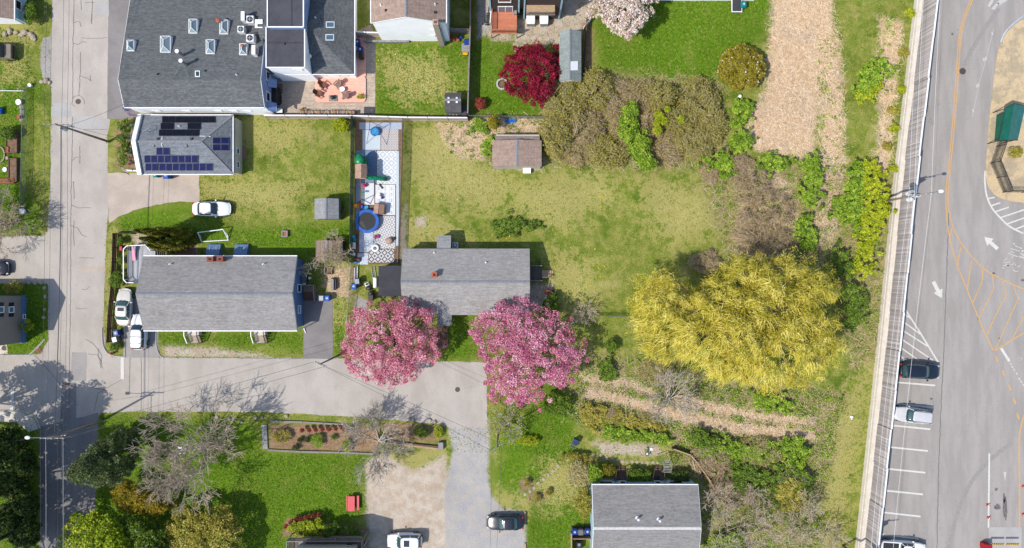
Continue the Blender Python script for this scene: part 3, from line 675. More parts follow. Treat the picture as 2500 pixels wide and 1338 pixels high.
def pyramid(px, py, w, d, glow=0):
    a, b_ = P(px, py, 5.2)[:2]; z = zs(a, b_)
    c = on(px, py, zs); z = c[2]
    o = MB().frus(c, (w + .14, d + .14), (w + .06, d + .06), z - .12, z + .3).build('skylight', 'trim_white', shop, 'p')
    hw, hd = w / 2, d / 2; t = z + .3; e = .28 * w
    pts = [(c[0] - hw, c[1] - hd, t), (c[0] + hw, c[1] - hd, t), (c[0] + hw, c[1] + hd, t), (c[0] - hw, c[1] + hd, t), (c[0], c[1] - hd + hw, t + .5), (c[0], c[1] + hd - hw, t + .5)]
    MB().add(pts, [(0, 1, 4), (2, 3, 5), (1, 2, 5, 4), (3, 0, 4, 5)]).build('pane', 'glass_pale', o, shop.location[:])
    mb = MB()
    for a, b_ in ((0, 4), (1, 4), (2, 5), (3, 5), (4, 5), (0, 1), (1, 2), (2, 3), (3, 0)): mb.beam(Vector(pts[a]) + Vector((0, 0, .015)), Vector(pts[b_]) + Vector((0, 0, .015)), .05, .05)
    mb.build('glazing_bar', 'trim_white', o, shop.location[:])
for px, py, w, d in ((322, 113, .8, 1.2), (407, 110, 1.15, 1.85), (474, 66, .95, 1.6), (549, 68, .95, 1.6), (516, 116, .95, 1.6), (596, 122, .8, 1.25)): pyramid(px, py, w, d)
skylight_flat(shop, 482, 180, 12, 15, zs, 'glass_green')
for px, py in ((385, 181), (501, 173)): hood(shop, on(px, py, zs), .2)
vent(shop, on(578, 183, zs), .05, .3)
def flue(px, py, h, r=.16):
    c = on(px, py, zs); mb = MB().cyl((c[0], c[1], c[2] - .1), r, h, 14); o = mb.build('flue_pipe', 'steel', shop, 'p')
    MB().cyl((c[0], c[1], c[2] + h - .12), r * 1.35, .16, 14).build('cap', 'white_paint', o, shop.location[:])
flue(447, 135, 1.5); flue(456, 158, 1.5)
c_ = on(456, 158, zs); mb = MB()
for dx, dy in ((-1.3, -1.5), (.4, -1.6)): mb.tube([(c_[0], c_[1], c_[2] + 1.1), (c_[0] + dx, c_[1] + dy, zs(c_[0] + dx, c_[1] + dy))], .02, 4)
mb.build('flue_stay', 'steel', shop, 'p')
for px, py, r in ((540, 56, .28), (598, 117, .2)):
    c = on(px, py, zs); o = MB().cyl((c[0], c[1], c[2] - .1), r * .7, .9, 14).build('roof_fan', 'copper_pot', shop, 'p')
    MB().ball((c[0], c[1], c[2] + .85), (r, r, r * .5)).build('cap', 'terracotta', o, shop.location[:])
# roof condensers stand on the roof
def condenser(label, px, py, w=.85, h=.9, kind='fan', base=zs, z=None, grp='condensers on the workshop roof'):
    c = on(px, py, base) if z is None else P(px, py, z)
    t = thing('air_conditioner', label, 'air conditioner', c, 0, grp)
    if kind == 'fan':
        MB().frus((0, 0), (w, w), (w * .97, w * .97), -.05, h).build('case', 'white_plastic', t)
        MB().cyl((0, 0, h - .02), w * .4, .05, 20).build('grille', 'dark_metal', t)
        mb = MB()
        for k in range(4): mb.box((w * .17 * math.cos(k * PI / 2), w * .17 * math.sin(k * PI / 2), h + .05), (.26, .1, .02), k * PI / 2)
        mb.cyl((0, 0, h + .03), .08, .05, 10); mb.build('fan', 'steel', t)
    else:
        MB().box((0, 0, h / 2 - .05), (.42, w, h + .1)).build('case', 'white_plastic', t)
        MB().cyl((.2, 0, h * .35), .01, .02, 8).build('pipe', 'steel', t)
        mb = MB()
        for k in range(6): mb.box((.22, 0, .15 + k * h / 7), (.03, w * .8, .03))
        mb.build('grille', 'dark_metal', t)
condenser('square roof condenser with a dark fan beside the wooden box', 617, 54); condenser('square roof condenser with a pale grille, left of the other two', 594, 77, .75, .8)
condenser('square roof condenser with a dark fan below the pipes', 617, 99)
condenser('tall slim white condenser nearest the round roof fan', 602, 48, 1.05, 1.2, 'slim'); condenser('tall slim white condenser beside the small pyramid skylight', 627, 129, 1.05, 1.1, 'slim')
c = on(640, 66, zs); t = thing('wooden_box', 'brown wooden housing with a pale lid beside the flat-roofed block', 'box', c)
MB().box((0, 0, .5), (.8, .9, 1.1)).build('body', 'wood_tan', t); MB().box((0, 0, 1.08), (.86, .96, .06)).build('lid', 'white_paint', t)
mb = MB()
for k in range(5):
    a = on(612 + k * 6, 82 + (k % 2) * 10, zs, .08); b2 = on(646, 90 + k * 3, zs, .08); mb.tube([a, ((a[0] + b2[0]) / 2, (a[1] + b2[1]) / 2 + .3, (a[2] + b2[2]) / 2 + .05), b2], .03, 5)
mb.build('pipework', 'black_plastic', shop, 'p')
# hipped wing and flat-roofed block belong to the same building
xe, ys_, yn = wx(865, 2.8), wy(181, 2.8), wy(-58, 2.8); xa, ya, hr_ = wx(748, 5.2), wy(62, 5.2), 5.2; xw = -29.2
slab([(xw, ys_, 2.8), (xe, ys_, 2.8), (xe, yn, 2.8), (xw, yn, 2.8), (xa, ya, hr_), (xw, ya, hr_)], [(0, 1, 4, 5), (2, 3, 5, 4)]).build('wing_roof', 'roof_slate', shop, 'p')
slab([(xe, ys_, 2.8), (xe, yn, 2.8), (xa, ya, hr_)], [(0, 1, 2)]).build('wing_roof', 'roof_slate_v', shop, 'p')
MB().prism([(xw, ys_ + .3), (xe - .3, ys_ + .3), (xe - .3, yn - .3), (xw, yn - .3)], 0, 2.75).build('wall', 'siding_white', shop, 'p')
MB().beam((xw + 1.2, ys_ - .05, 2.74), (xe + .05, ys_ - .05, 2.74), .1, .14).build('gutter', 'trim_white', shop, 'p'); MB().beam((xe + .05, ys_, 2.74), (xe + .05, yn, 2.74), .1, .14).build('gutter', 'trim_white', shop, 'p')
def z_wing(x, y):
    return 2.8 + min((y - ys_) / (ya - ys_), (xe - x) / (xe - xa), 1) * (hr_ - 2.8)
skylight_flat(shop, 806, 60, 21, 15, z_wing); skylight_flat(shop, 805, 91, 21, 15, z_wing); vent(shop, on(770, 43, z_wing), .06, .25)
for x0, x1, y0, y1, zz in ((650, 744, 165, 66, 5.8), (653, 741, 66, -60, 6.7)):
    a, b_, c0, c1 = wx(x0, zz), wx(x1, zz), wy(y0, zz), wy(y1, zz)
    MB().prism([(a + .05, c0 + .05), (b_ - .05, c0 + .05), (b_ - .05, c1), (a + .05, c1)], 0, zz - .1).build('block_wall', 'siding_white' if zz < 6 else 'siding_slate', shop, 'p')
    o = MB().prism([(a, c0), (b_, c0), (b_, c1), (a, c1)], zz - .1, zz).build('flat_roof', 'membrane', shop, 'p')
    mb = MB()
    for p, q in (((a, c0), (b_, c0)), ((b_, c0), (b_, c1)), ((a, c0), (a, c1))): mb.beam((*p, zz), (*q, zz), .12, .14)
    mb.build('parapet', 'trim_white', shop, 'p')
    if zz < 6: MB().box(((a + b_) / 2, wy(104, zz), zz + .015), (b_ - a - .2, .16, .03)).build('roof_seam', 'membrane_dark', o, shop.location[:]); hood(shop, P(695, 107, zz), .18); window(shop, (wx(727, 5), c0 + .05, 4.9), 'y-', 1.0, .5)
    else: MB().box((wx(712, zz), (c0 + c1) / 2, zz + .015), (.1, c1 - c0, .03)).build('roof_seam', 'membrane_dark', o, shop.location[:])
for k, (a, w_) in enumerate(((705, 1.6), (765, 1.2), (810, 1.6), (838, 1.0))): window(shop, (wx(a, 1.7), ys_ + .3, 1.7), 'y-', w_, 1.0)
# mast antenna on the wing
c = on(765, 147, z_wing); t = thing('antenna_mast', 'thin guyed antenna mast with a round drum on the hipped roof', 'antenna', c)
MB().cyl((0, 0, -.1), .03, 1.7, 8).build('mast', 'galvanised', t); MB().cyl((0, 0, 1.45), .22, .12, 16).build('drum', 'white_plastic', t)
mb = MB()
for dx, dy in ((1.7, 1.6), (.2, 1.9)): mb.tube([(0, 0, 1.2), (dx, dy, z_wing(c[0] + dx, c[1] + dy) - c[2])], .012, 4)
mb.build('guy_wire', 'galvanised', t)
# slatted entrance canopies on the workshop's east wall
for k, (y0, y1) in enumerate(((194, 214), (252, 272))):
    mb = MB(); a, b_ = wy(y0, 2.6), wy(y1, 2.6); mb.add([(-28.7, a, 3.2), (-28.7, b_, 3.2), (-27.9, b_, 2.5), (-27.9, a, 2.5)], [(0, 1, 2, 3)])
    for q in (a, (a + b_) / 2, b_): mb.beam((-28.7, q, 3.22), (-27.9, q, 2.52), .07, .07)
    mb.beam((-27.9, a, 2.5), (-27.9, b_, 2.5), .07, .1); mb.build('entrance_canopy', 'siding_slate', shop, 'p')
MB().box((-28.45, wy(232, 1), .9), (.5, 1.9, 1.8)).build('entrance_porch', 'black_paint', shop, 'p')

# --- 2: small house with solar panels
sol = rt('solar_house', 'small grey hip-roofed house covered with solar panels beside the concrete driveway', 455, 350)
X0, X1, XA, Y0, Y1, YR, E_, T_ = -44.0, wx(568, 2.3), wx(490, 3.65), wy(425, 2.3), wy(281.5, 2.3), wy(345.5, 3.65), 2.3, 3.65
slab([(X0, Y0, E_), (X1, Y0, E_), (XA, YR, T_), (X0, YR, T_), (X1, Y1, E_), (X0, Y1, E_)], [(0, 1, 2, 3), (3, 2, 4, 5)]).build('roof', 'roof_solar', sol, 'p')
slab([(X1, Y0, E_), (X1, Y1, E_), (XA, YR, T_)], [(0, 1, 2)]).build('roof', 'roof_solar_v', sol, 'p')
MB().loft([[(x, y, z) for y, z in ((Y0 + .3, 0), (Y1 - .3, 0), (Y1 - .3, E_ - .1), (YR, T_ - .3), (Y0 + .3, E_ - .1))] for x in (X0 + .3, XA - .2)]).build('wall', 'siding_cream', sol, 'p')
MB().box(((XA + X1) / 2 - .2, (Y0 + Y1) / 2, 1.1), (X1 - XA - .2, Y1 - Y0 - .6, 2.15)).build('wall', 'siding_cream', sol, 'p')
MB().box((X1 - .05, (Y0 + Y1) / 2, 1.0), (.6, (Y1 - Y0) * .93, 2.0)).build('east_wall', 'siding_cream', sol, 'p')
for p_, q_ in (((X0, Y0 - .05), (X1 + .05, Y0 - .05)), ((X0, Y1 + .05), (X1 + .05, Y1 + .05)), ((X1 + .05, Y0), (X1 + .05, Y1))):
    MB().beam((*p_, E_ - .05), (*q_, E_ - .05), .1, .13).build('gutter', 'trim_white', sol, 'p')
slab([(X0 - .35, Y0 - .1, E_ + .3), (X0 + .15, Y0 - .1, E_ + .3), (X0 + .15, YR, T_ + .3), (X0 - .35, YR, T_ + .3), (X0 + .15, Y1 + .1, E_ + .3), (X0 - .35, Y1 + .1, E_ + .3)], [(0, 1, 2, 3), (3, 2, 4, 5)], .5).build('gable_parapet', 'trim_white', sol, 'p')
for p_, q_, w_ in (((X0 + .2, YR, T_ + .02), (XA, YR, T_ + .02), .28), ((XA, YR, T_ + .02), (X1, Y0, E_ + .02), .24), ((XA, YR, T_ + .02), (X1, Y1, E_ + .02), .24)):
    MB().beam(p_, q_, w_, .06).build('ridge', 'ridge_cap', sol, 'p')
def z_sol(x, y):
    return E_ + min((y - Y0) / (YR - Y0), (Y1 - y) / (Y1 - YR), (X1 - x) / (X1 - XA)) * (T_ - E_)
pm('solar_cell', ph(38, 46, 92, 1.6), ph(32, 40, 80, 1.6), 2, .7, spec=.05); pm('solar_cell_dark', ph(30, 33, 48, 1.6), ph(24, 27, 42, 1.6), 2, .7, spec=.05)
def panel(x0, x1, y0, y1, cell):
    f = lambda v, o: v / 3.823 + o
    x0, x1, y0, y1 = f(x0, 250), f(x1, 250), f(y0, 270), f(y1, 270)
    cs = [on(a, b_, z_sol, .12) for a, b_ in ((x0, y1), (x1, y1), (x1, y0), (x0, y0))]
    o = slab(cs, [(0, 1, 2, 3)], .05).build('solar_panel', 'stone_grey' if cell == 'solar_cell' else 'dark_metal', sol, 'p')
    ci = [on(a, b_, z_sol, .127) for a, b_ in ((x0 + .4, y1 - .4), (x1 - .4, y1 - .4), (x1 - .4, y0 + .4), (x0 + .4, y0 + .4))]
    mb = slab(ci, [(0, 1, 2, 3)], .02)
    mb.build('cell_pane', cell, o, sol.location[:])
for k, a in enumerate((400, 462, 530, 594, 655, 718, 781, 844, 906, 968)): panel(a, a + 60, 492, 562, 'solar_cell')
for a in (390, 453, 516, 579, 645, 708, 771, 832): panel(a, a + 60, 418, 488, 'solar_cell')
for a in (502, 565): panel(a, a + 60, 346, 414, 'solar_cell')
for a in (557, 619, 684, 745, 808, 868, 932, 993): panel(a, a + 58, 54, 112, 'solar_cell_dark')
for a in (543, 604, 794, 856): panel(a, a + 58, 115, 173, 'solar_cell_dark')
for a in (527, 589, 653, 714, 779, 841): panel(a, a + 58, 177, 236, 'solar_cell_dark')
for a in (1029, 1107):
    for b_ in (250, 314): panel(a, a + 74, b_, b_ + 60, 'solar_cell')
mb = MB(); mb.tube([on(396, 334, z_sol, .1), on(395, 355, z_sol, .1), on(397, 358, z_sol, .1)], .05, 6); mb.tube([on(487, 332, z_sol, .08), on(514, 333, z_sol, .08)], .04, 6); mb.build('conduit', 'trim_white', sol, 'p')
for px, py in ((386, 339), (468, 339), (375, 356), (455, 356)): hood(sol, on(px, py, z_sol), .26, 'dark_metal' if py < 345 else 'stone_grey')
vent(sol, on(438, 309, z_sol), .06, .3)
window(sol, (X1 + .25, wy(369, 1.4), 1.4), 'x+', .75, .8); window(sol, (X1 + .25, wy(402, 1.4), 1.4), 'x+', .8, .7)
c = on(366, 322, z_sol); t = thing('roof_aerial', 'small crossed television aerial on the solar house roof', 'aerial', c)
MB().cyl((0, 0, -.05), .025, 1.0, 6).build('mast', 'galvanised', t); mb = MB(); mb.beam((-.4, -.2, .9), (.4, .3, .95), .04, .04); mb.beam((-.2, .4, .9), (.2, -.35, .95), .04, .04); mb.build('boom', 'galvanised', t)

# --- 3: long grey house with blue siding
blu = rt('blue_house', 'long grey-shingled house with blue end wall and two brick chimneys', 530, 716)
zb = gable(blu, -43.5, wx(725, 2.8), wy(807, 2.8), wy(625.5, 2.8), 2.8, 4.5, oh=.35, ohg=.12, roof='roof_grey', wall='siding_blue', cap='ridge_cap', rake='ridge_cap')
for px in (521, 545): chimney(blu, on(px, 633, zb), .62, .5, .9)
for px, py in ((417, 645), (644, 645)): vent(blu, on(px, py, zb), .07, .45)
xe3 = wx(725, 2.8) - .12
for py, hh in ((704, 1.35), (756, 1.0)): window(blu, (xe3, wy(py, 1.7), 1.6), 'x+', 1.0, hh, frame='trim_white', pane='glass_pale' if py > 720 else 'glass_dark')
for px in (526, 593):   # sloping cellar hatches at the back
    c = P(px, 612); o = MB().add([(c[0] - .8, c[1] - .6, 1.0), (c[0] + .8, c[1] - .6, 1.0), (c[0] + .8, c[1] + .75, .35), (c[0] - .8, c[1] + .75, .35), (c[0] - .8, c[1] - .6, 0), (c[0] + .8, c[1] - .6, 0), (c[0] + .8, c[1] + .75, 0), (c[0] - .8, c[1] + .75, 0)],
                             [(0, 1, 2, 3), (4, 5, 1, 0), (5, 6, 2, 1), (6, 7, 3, 2), (7, 4, 0, 3)]).build('cellar_hatch', 'bulkhead_blue', blu, 'p')
    MB().add([(c[0] - .03, c[1] - .6, 1.02), (c[0] + .03, c[1] - .6, 1.02), (c[0] + .03, c[1] + .75, .37), (c[0] - .03, c[1] + .75, .37)], [(0, 1, 2, 3)]).build('hatch_seam', 'siding_slate', o, blu.location[:])
    for s in (-.4, .4): MB().box((c[0] + s, c[1], .76), (.03, .9, .03)).build('handle', 'galvanised', o, blu.location[:])
for k in (0, 1):   # downpipe at the corner
    pass
MB().tube([(xe3 + .05, wy(807, 2.8) - .05, 2.6), (xe3 + .12, wy(807, 2.8) + .1, .2), (xe3 + .35, wy(807, 2.8) - .5, .08)], .06, 6).build('downpipe', 'trim_white', blu, 'p')

# --- 4: grey house between the cherries
gry = rt('grey_house', 'grey-roofed house behind the two pink cherry trees, dark flat annex at its side', 1138, 688)
zg = gable(gry, wx(983, 2.6), wx(1293, 2.6), wy(769, 2.6), wy(607, 2.6), 2.6, 4.1, yr=wy(688, 4.1), oh=.15, ohg=.1, roof='roof_light', wall='siding_grey', trim=None)
chimney(gry, on(1062, 671, zg), .5, .5, .7, 'terracotta')
for px, py in ((1060, 617), (1186, 641)): vent(gry, on(px, py, zg), .06, .3)
a = [wx(924, 2.4), wx(981, 2.4), wy(724, 2.4), wy(649, 2.4)]
MB().prism([(a[0] + .1, a[2] + .1), (a[1], a[2] + .1), (a[1], a[3] - .1), (a[0] + .1, a[3] - .1)], 0, 2.28).build('annex_wall', 'siding_grey', gry, 'p')
o = MB().prism([(a[0], a[2]), (a[1], a[2]), (a[1], a[3]), (a[0], a[3])], 2.28, 2.4).build('annex_roof', 'membrane_dark', gry, 'p')
MB().box(((a[0] + a[1]) / 2, wy(704, 2.4), 2.41), (a[1] - a[0], .06, .02)).build('roof_seam', 'membrane', o, gry.location[:])
a = [wx(1067, 2.2), wx(1101, 2.2), wy(607, 2.2), wy(575, 2.2)]
MB().prism([(a[0] + .1, a[2]), (a[1] - .1, a[2]), (a[1] - .1, a[3] - .1), (a[0] + .1, a[3] - .1)], 0, 2.1).build('porch_wall', 'siding_grey', gry, 'p')
slab([(a[0], a[2], 2.5), (a[1], a[2], 2.5), (a[1], a[3], 2.15), (a[0], a[3], 2.15)], [(0, 1, 2, 3)], .1).build('porch_roof', 'roof_shed_grey', gry, 'p')
a = [wx(1068, 2.5), wx(1103, 2.5), wy(795, 2.5), wy(760, 2.5)]
mx = (a[0] + a[1]) / 2
slab([(a[0], a[2], 2.5), (mx, a[2], 2.95), (a[1], a[2], 2.5), (a[1], a[3] + .6, 2.5), (mx, a[3] + .6, 2.95), (a[0], a[3] + .6, 2.5)], [(0, 1, 4, 5), (1, 2, 3, 4)], .1).build('porch_roof', 'roof_shed_grey', gry, 'p')
for xx in (a[0] + .15, a[1] - .15): MB().box((xx, a[2] + .15, 1.2), (.12, .12, 2.4)).build('porch_post', 'white_paint', gry, 'p')
condenser('square ground condenser with a dark fan behind the grey house', 1112, 599, .72, .75, 'fan', z=0, grp=None)

# --- 5: pale blue house at the bottom
pal = rt('pale_blue_house', 'grey-roofed pale blue house with a white ridge beside the scrub slope', 1576, 1300)
zp = gable(pal, wx(1446, 2.9), wx(1704, 2.9), -33.9, wy(1184, 2.9), 2.9, 4.3, yr=wy(1290, 4.3), oh=.12, ohg=.1, roof='roof_house5', wall='siding_pale_blue', cap='ridge_white')
for px, py in ((1556, 1265), (1608, 1268)): vent(pal, on(px, py, zp), .13, .7)
yw = wy(1184, 2.9) - .12
for px, w_ in ((1478, 1.8), (1520, .8), (1606, .8), (1650, 1.8)): window(pal, (wx(px, 1.6), yw, 1.6), 'y+', w_, 1.1)

# --- 6: white house at the top
wht = rt('white_house', 'tall white gabled house with brown shingles and a grey chimney stack', 997, 60)
yg = 28.4
gable(wht, yg, 44, wx(906, 6.3), wx(1089, 6.3), 6.3, 8.2, axis='y', oh=.12, ohg=.02, roof='roof_brown_v', wall='siding_white')
mb = MB().box((wx(1064, 7.0), yg - .32, 3.7), (.62, .6, 7.4)); o = mb.build('chimney', 'stone', wht, 'p'); MB().box((wx(1064, 7.0), yg - .32, 7.42), (.35, .3, .08)).build('flue', 'brick_red', o, wht.location[:])
MB().box((wx(1076, 3.2), yg - .2, 2.3), (.5, .4, 4.6)).build('downpipe_box', 'siding_pale_blue', wht, 'p')
for z in (4.1, 2.1): window(wht, (wx(1056, z), yg + .02, z), 'y-', .6, .4)
MB().box(((wx(945)) , yg - .1, .25), (5.5, .25, .4)).build('foundation', 'stone_grey', wht, 'p')
for px, py in ((930, 10), (942, 24), (1062, 10), (1061, 30)):
    pass
def z_w(x, y): return 6.3 + (8.2 - 6.3) * (1 - abs(x + 11.72) / 4.22)
for px, py in ((930, 13), (1062, 11)): vent(wht, on(px, py, z_w), .07, .3)
for px, py in ((942, 25), (1062, 30)): hood(wht, on(px, py, z_w), .24)

# --- 7: dark shingled house with decks
drk = rt('brown_house', 'dark brown shingled house with white window frames and an orange deck', 1275, 10)
ya_, yb_ = 31.45, 31.15
MB().prism([(wx(1199), ya_), (wx(1266), ya_), (wx(1266), 44), (wx(1199), 44)], 0, 6.6).build('wall', 'shake_brown', drk, 'p')
MB().prism([(wx(1279), yb_), (wx(1364), yb_), (wx(1364), 44), (wx(1279), 44)], 0, 6.6).build('wall', 'shake_brown', drk, 'p')
MB().prism([(wx(1266), ya_ + 1.0), (wx(1279), ya_ + 1.0), (wx(1279), 44), (wx(1266), 44)], 0, 6.0).build('wall', 'siding_cream', drk, 'p')
slab([(wx(1196), ya_ - .2, 6.6), (wx(1367), ya_ - .2, 6.6), (wx(1367), 38, 9), (wx(1196), 38, 9), (wx(1367), 45, 6.6), (wx(1196), 45, 6.6)], [(0, 1, 2, 3), (3, 2, 4, 5)]).build('roof', 'roof_dark', drk, 'p')
window(drk, (wx(1234, 2.2), ya_, 2.3), 'y-', 1.8, 1.9, panes=2, pane='glass_sky'); window(drk, (wx(1232, 5.0), ya_, 5.0), 'y-', 1.5, 1.0)
window(drk, (wx(1321, 3.2), yb_, 2.9), 'y-', 1.9, .95, panes=3, pane='glass_sky')
for xx, yy in ((1199, ya_), (1364, yb_), (1279, yb_), (1266, ya_)): MB().box((wx(xx), yy - .02, 3.2), (.18, .14, 6.4)).build('corner_board', 'siding_pale_blue', drk, 'p')
# balcony over the right wing
mb = MB().box((wx(1320, 4.4), yb_ - .5, 4.3), (3.3, 1.3, .12)); mb.build('balcony', 'wood_tan', drk, 'p')
mb = MB(); y_ = yb_ - 1.12
mb.beam((wx(1285, 4.4), y_, 5.2), (wx(1350, 4.4), y_, 5.2), .07, .07)
for k in range(24): mb.box((wx(1285, 4.4) + k * .135, y_, 4.75), (.05, .04, .85))
mb.build('balcony_railing', 'wood_grey', drk, 'p')

# --- 8, 9: houses cut by the left edge
lt = rt('corner_house', 'brown-roofed house with pale walls cut by the upper left corner', 20, 20)
gable(lt, wy(66), 44, wx(-75, 2.6), wx(34, 2.6), 2.6, 3.9, axis='y', oh=.3, ohg=.45, roof='roof_brown_v', wall='siding_pale_blue')
window(lt, (wx(34, 2.6) - .3, wy(12, 1.5), 1.5), 'x+', 1.1, 1.0); MB().box((wx(10), wy(66) + .42, 1.0), (4.6, .1, 2.0)).build('front_siding', 'siding_white', lt, 'p')
lm = rt('street_house', 'tall grey house with shuttered windows and blue base beside the street', 40, 778)
x_ = wx(63); y0_, y1_ = wy(835), wy(722)
MB().loft([[(x, y, z) for y, z in ((y0_, .8), (y1_, .8), (y1_, 5.0), ((y0_ + y1_) / 2, 7.0), (y0_, 5.0))] for x in (x_ - 9, x_)]).build('wall', 'siding_grey', lm, 'p')
lm.children[0].data.materials[0] = pm('clap_warm', ph(160, 150, 142), ph(140, 132, 126), 2, .75, stretch=(1, 1, 9))
MB().prism([(x_ - 9, y0_ - .06), (x_ + .06, y0_ - .06), (x_ + .06, y1_ + .06), (x_ - 9, y1_ + .06)], 0, .8).build('foundation', 'siding_blue', lm, 'p')
slab([(x_ - 9, y0_ - .3, 4.9), (x_ + .2, y0_ - .3, 4.9), (x_ + .2, (y0_ + y1_) / 2, 7.15), (x_ - 9, (y0_ + y1_) / 2, 7.15), (x_ + .2, y1_ + .3, 4.9), (x_ - 9, y1_ + .3, 4.9)], [(0, 1, 2, 3), (3, 2, 4, 5)]).build('roof', 'roof_dark', lm, 'p')
window(lm, (x_ + .06, wy(773, .4), .42), 'x+', .6, .45)
for py_, z_ in ((756, 2.5), (756, 4.15)):
    window(lm, (x_, wy(py_, z_), z_), 'x+', .75, .85, pane='glass_sky')
    for s in (-1, 1): MB().box((x_ + .03, wy(py_, z_) + s * .62, z_), (.06, .42, .8)).build('shutter', 'siding_slate', lm, 'p').data.materials[0] = M['glass_dark']

# --- 10, 11: houses cut by the lower and upper edge
lo = rt('porch_house', 'tall house with a railed upper deck at the bottom edge', 815, 1330)
gable(lo, -46, wy(1306), wx(742), wx(888), 5.3, 7.1, axis='y', oh=.2, ohg=.15, roof='roof_dark', wall='siding_cream')
tp = rt('top_edge_house', 'white house wall along the top edge above the mown lawn', 1700, -10)
gable(tp, wx(1578), wx(1842), wy(4), 45, 3.0, 5.0, axis='x', oh=.1, ohg=.1, roof='roof_grey', wall='siding_white')
MB().prism([(wx(1785), wy(31)), (wx(1807), wy(31)), (wx(1807), wy(2)), (wx(1785), wy(2))], 0, .5).build('cellar_hatch', 'membrane_dark', tp, 'p')
mb = MB(); q = [(wx(1783), wy(33)), (wx(1809), wy(33)), (wx(1809), wy(2)), (wx(1783), wy(2))]; mb.prism(q, .42, .46); mb.build('hatch_rim', 'trim_white', tp, 'p')

# --- 12: green shelter on the island
gs = rt('green_shelter', 'small green metal-roofed shelter on the dry island', 2470, 300, 'shelter')
def q3(px, py, z): return P(px, py, z)
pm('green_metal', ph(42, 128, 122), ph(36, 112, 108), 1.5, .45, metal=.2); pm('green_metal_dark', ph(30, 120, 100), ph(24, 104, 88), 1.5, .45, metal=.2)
A, Bq, Cq, D, E1, F1 = q3(2456, 262, 2.4), q3(2441, 344, 2.4), q3(2461, 343, 3.3), q3(2476, 253, 3.3), q3(2504, 258, 2.4), q3(2485, 342, 2.4)
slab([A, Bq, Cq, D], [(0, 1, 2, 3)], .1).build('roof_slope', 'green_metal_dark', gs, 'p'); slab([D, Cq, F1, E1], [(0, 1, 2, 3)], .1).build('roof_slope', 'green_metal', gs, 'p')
gc = [(A[k] + Bq[k] + E1[k] + F1[k]) / 4 for k in (0, 1)]; gq = [tuple(gc[k] + (v_[k] - gc[k]) * f_ for k, f_ in ((0, .35), (1, .8))) for v_ in (A, Bq, F1, E1)]
MB().prism(gq, 0, 2.5).build('wall', 'green_metal_dark', gs, 'p')
for v_ in (A, Bq, F1, E1): MB().cyl((gc[0] + (v_[0] - gc[0]) * .9, gc[1] + (v_[1] - gc[1]) * .95, 0), .05, 2.4, 8).build('post', 'black_paint', gs, 'p')
mb = MB(); mb.tube([A, D, E1], .05, 4); mb.tube([Bq, Cq, F1], .05, 4); mb.build('roof_edge', 'black_paint', gs, 'p')

# --- garden sheds
def shed(label, x0, x1, y0, y1, ridge, axis, he, hr, roof, wall, name='garden_shed', trim=None):
    t = rt(name, label, (x0 + x1) / 2, (y0 + y1) / 2, 'shed')
    if axis == 'y': zf = gable(t, wy(y1, he), wy(y0, he), wx(x0, he), wx(x1, he), he, hr, axis='y', yr=wx(ridge, hr), oh=.1, ohg=.06, roof=roof, wall=wall, trim=trim, cap='ridge_cap')
    else: zf = gable(t, wx(x0, he), wx(x1, he), wy(y1, he), wy(y0, he), he, hr, axis='x', yr=wy(ridge, hr), oh=.1, ohg=.06, roof=roof, wall=wall, trim=trim, cap='ridge_cap')
    return t, zf
shed('small grey-shingled shed with a bicycle behind it on the lawn', 768, 827, 485, 535, 796, 'y', 2.0, 2.6, 'roof_shed_grey', 'siding_grey')
boards('roof_planks', ph(165, 140, 122), ph(140, 118, 104), .5, 'y')
shed('weathered brown shed under the bare bush by the green fence', 771, 836, 587, 638, 797, 'y', 1.9, 2.3, 'roof_planks', 'wood_brown')
t, zf = shed('long sage-grey shed beside the dark red maple', 1366, 1419, 76, 198, 1392, 'y', 2.3, 3.0, 'roof_sage', 'white_paint')
cs = [on(a_, b_, zf, .06) for a_, b_ in ((1393, 172), (1411, 171), (1411, 149), (1393, 150))]
slab(cs, [(0, 1, 2, 3)], .1).build('roof_panel', 'trim_white', t, 'p')
t, zf = shed('dark shed with four white roof lights in the lawn corner', 1086, 1126, 226, 274, 243, 'x', 2.1, 2.6, 'roof_dark', 'siding_grey')
for px, py in ((1095, 239), (1115, 239), (1095, 249), (1115, 249)):
    cs = [on(px + a_, py + b_, zf, .08) for a_, b_ in ((-2.2, 2), (2.2, 2), (2.2, -2), (-2.2, -2))]; slab(cs, [(0, 1, 2, 3)], .12).build('roof_light', 'trim_white', t, 'p')
MB().box((*P(1133, 270, 1)[:2], .55), (.62, 1.2, 1.1)).build('lean_to', 'membrane', t, 'p')
t, zf = shed('broad brown-roofed shed among dry reeds at the yard edge', 1202, 1322, 343, 407, 1262, 'y', 2.1, 2.7, 'roof_brown_v', 'siding_cream')
slab([(wx(1209, 2.2), wy(346, 2.2), 2.05), (wx(1318, 2.2), wy(346, 2.2), 2.05), (wx(1318, 2.2), wy(330, 2.2), 1.85), (wx(1209, 2.2), wy(330, 2.2), 1.85)], [(0, 1, 2, 3)], .1).build('lean_to_roof', 'roof_brown', t, 'p')
MB().prism([(wx(1212), wy(344)), (wx(1315), wy(344)), (wx(1315), wy(336)), (wx(1212), wy(336))], 0, 1.8).build('lean_to', 'siding_cream', t, 'p')
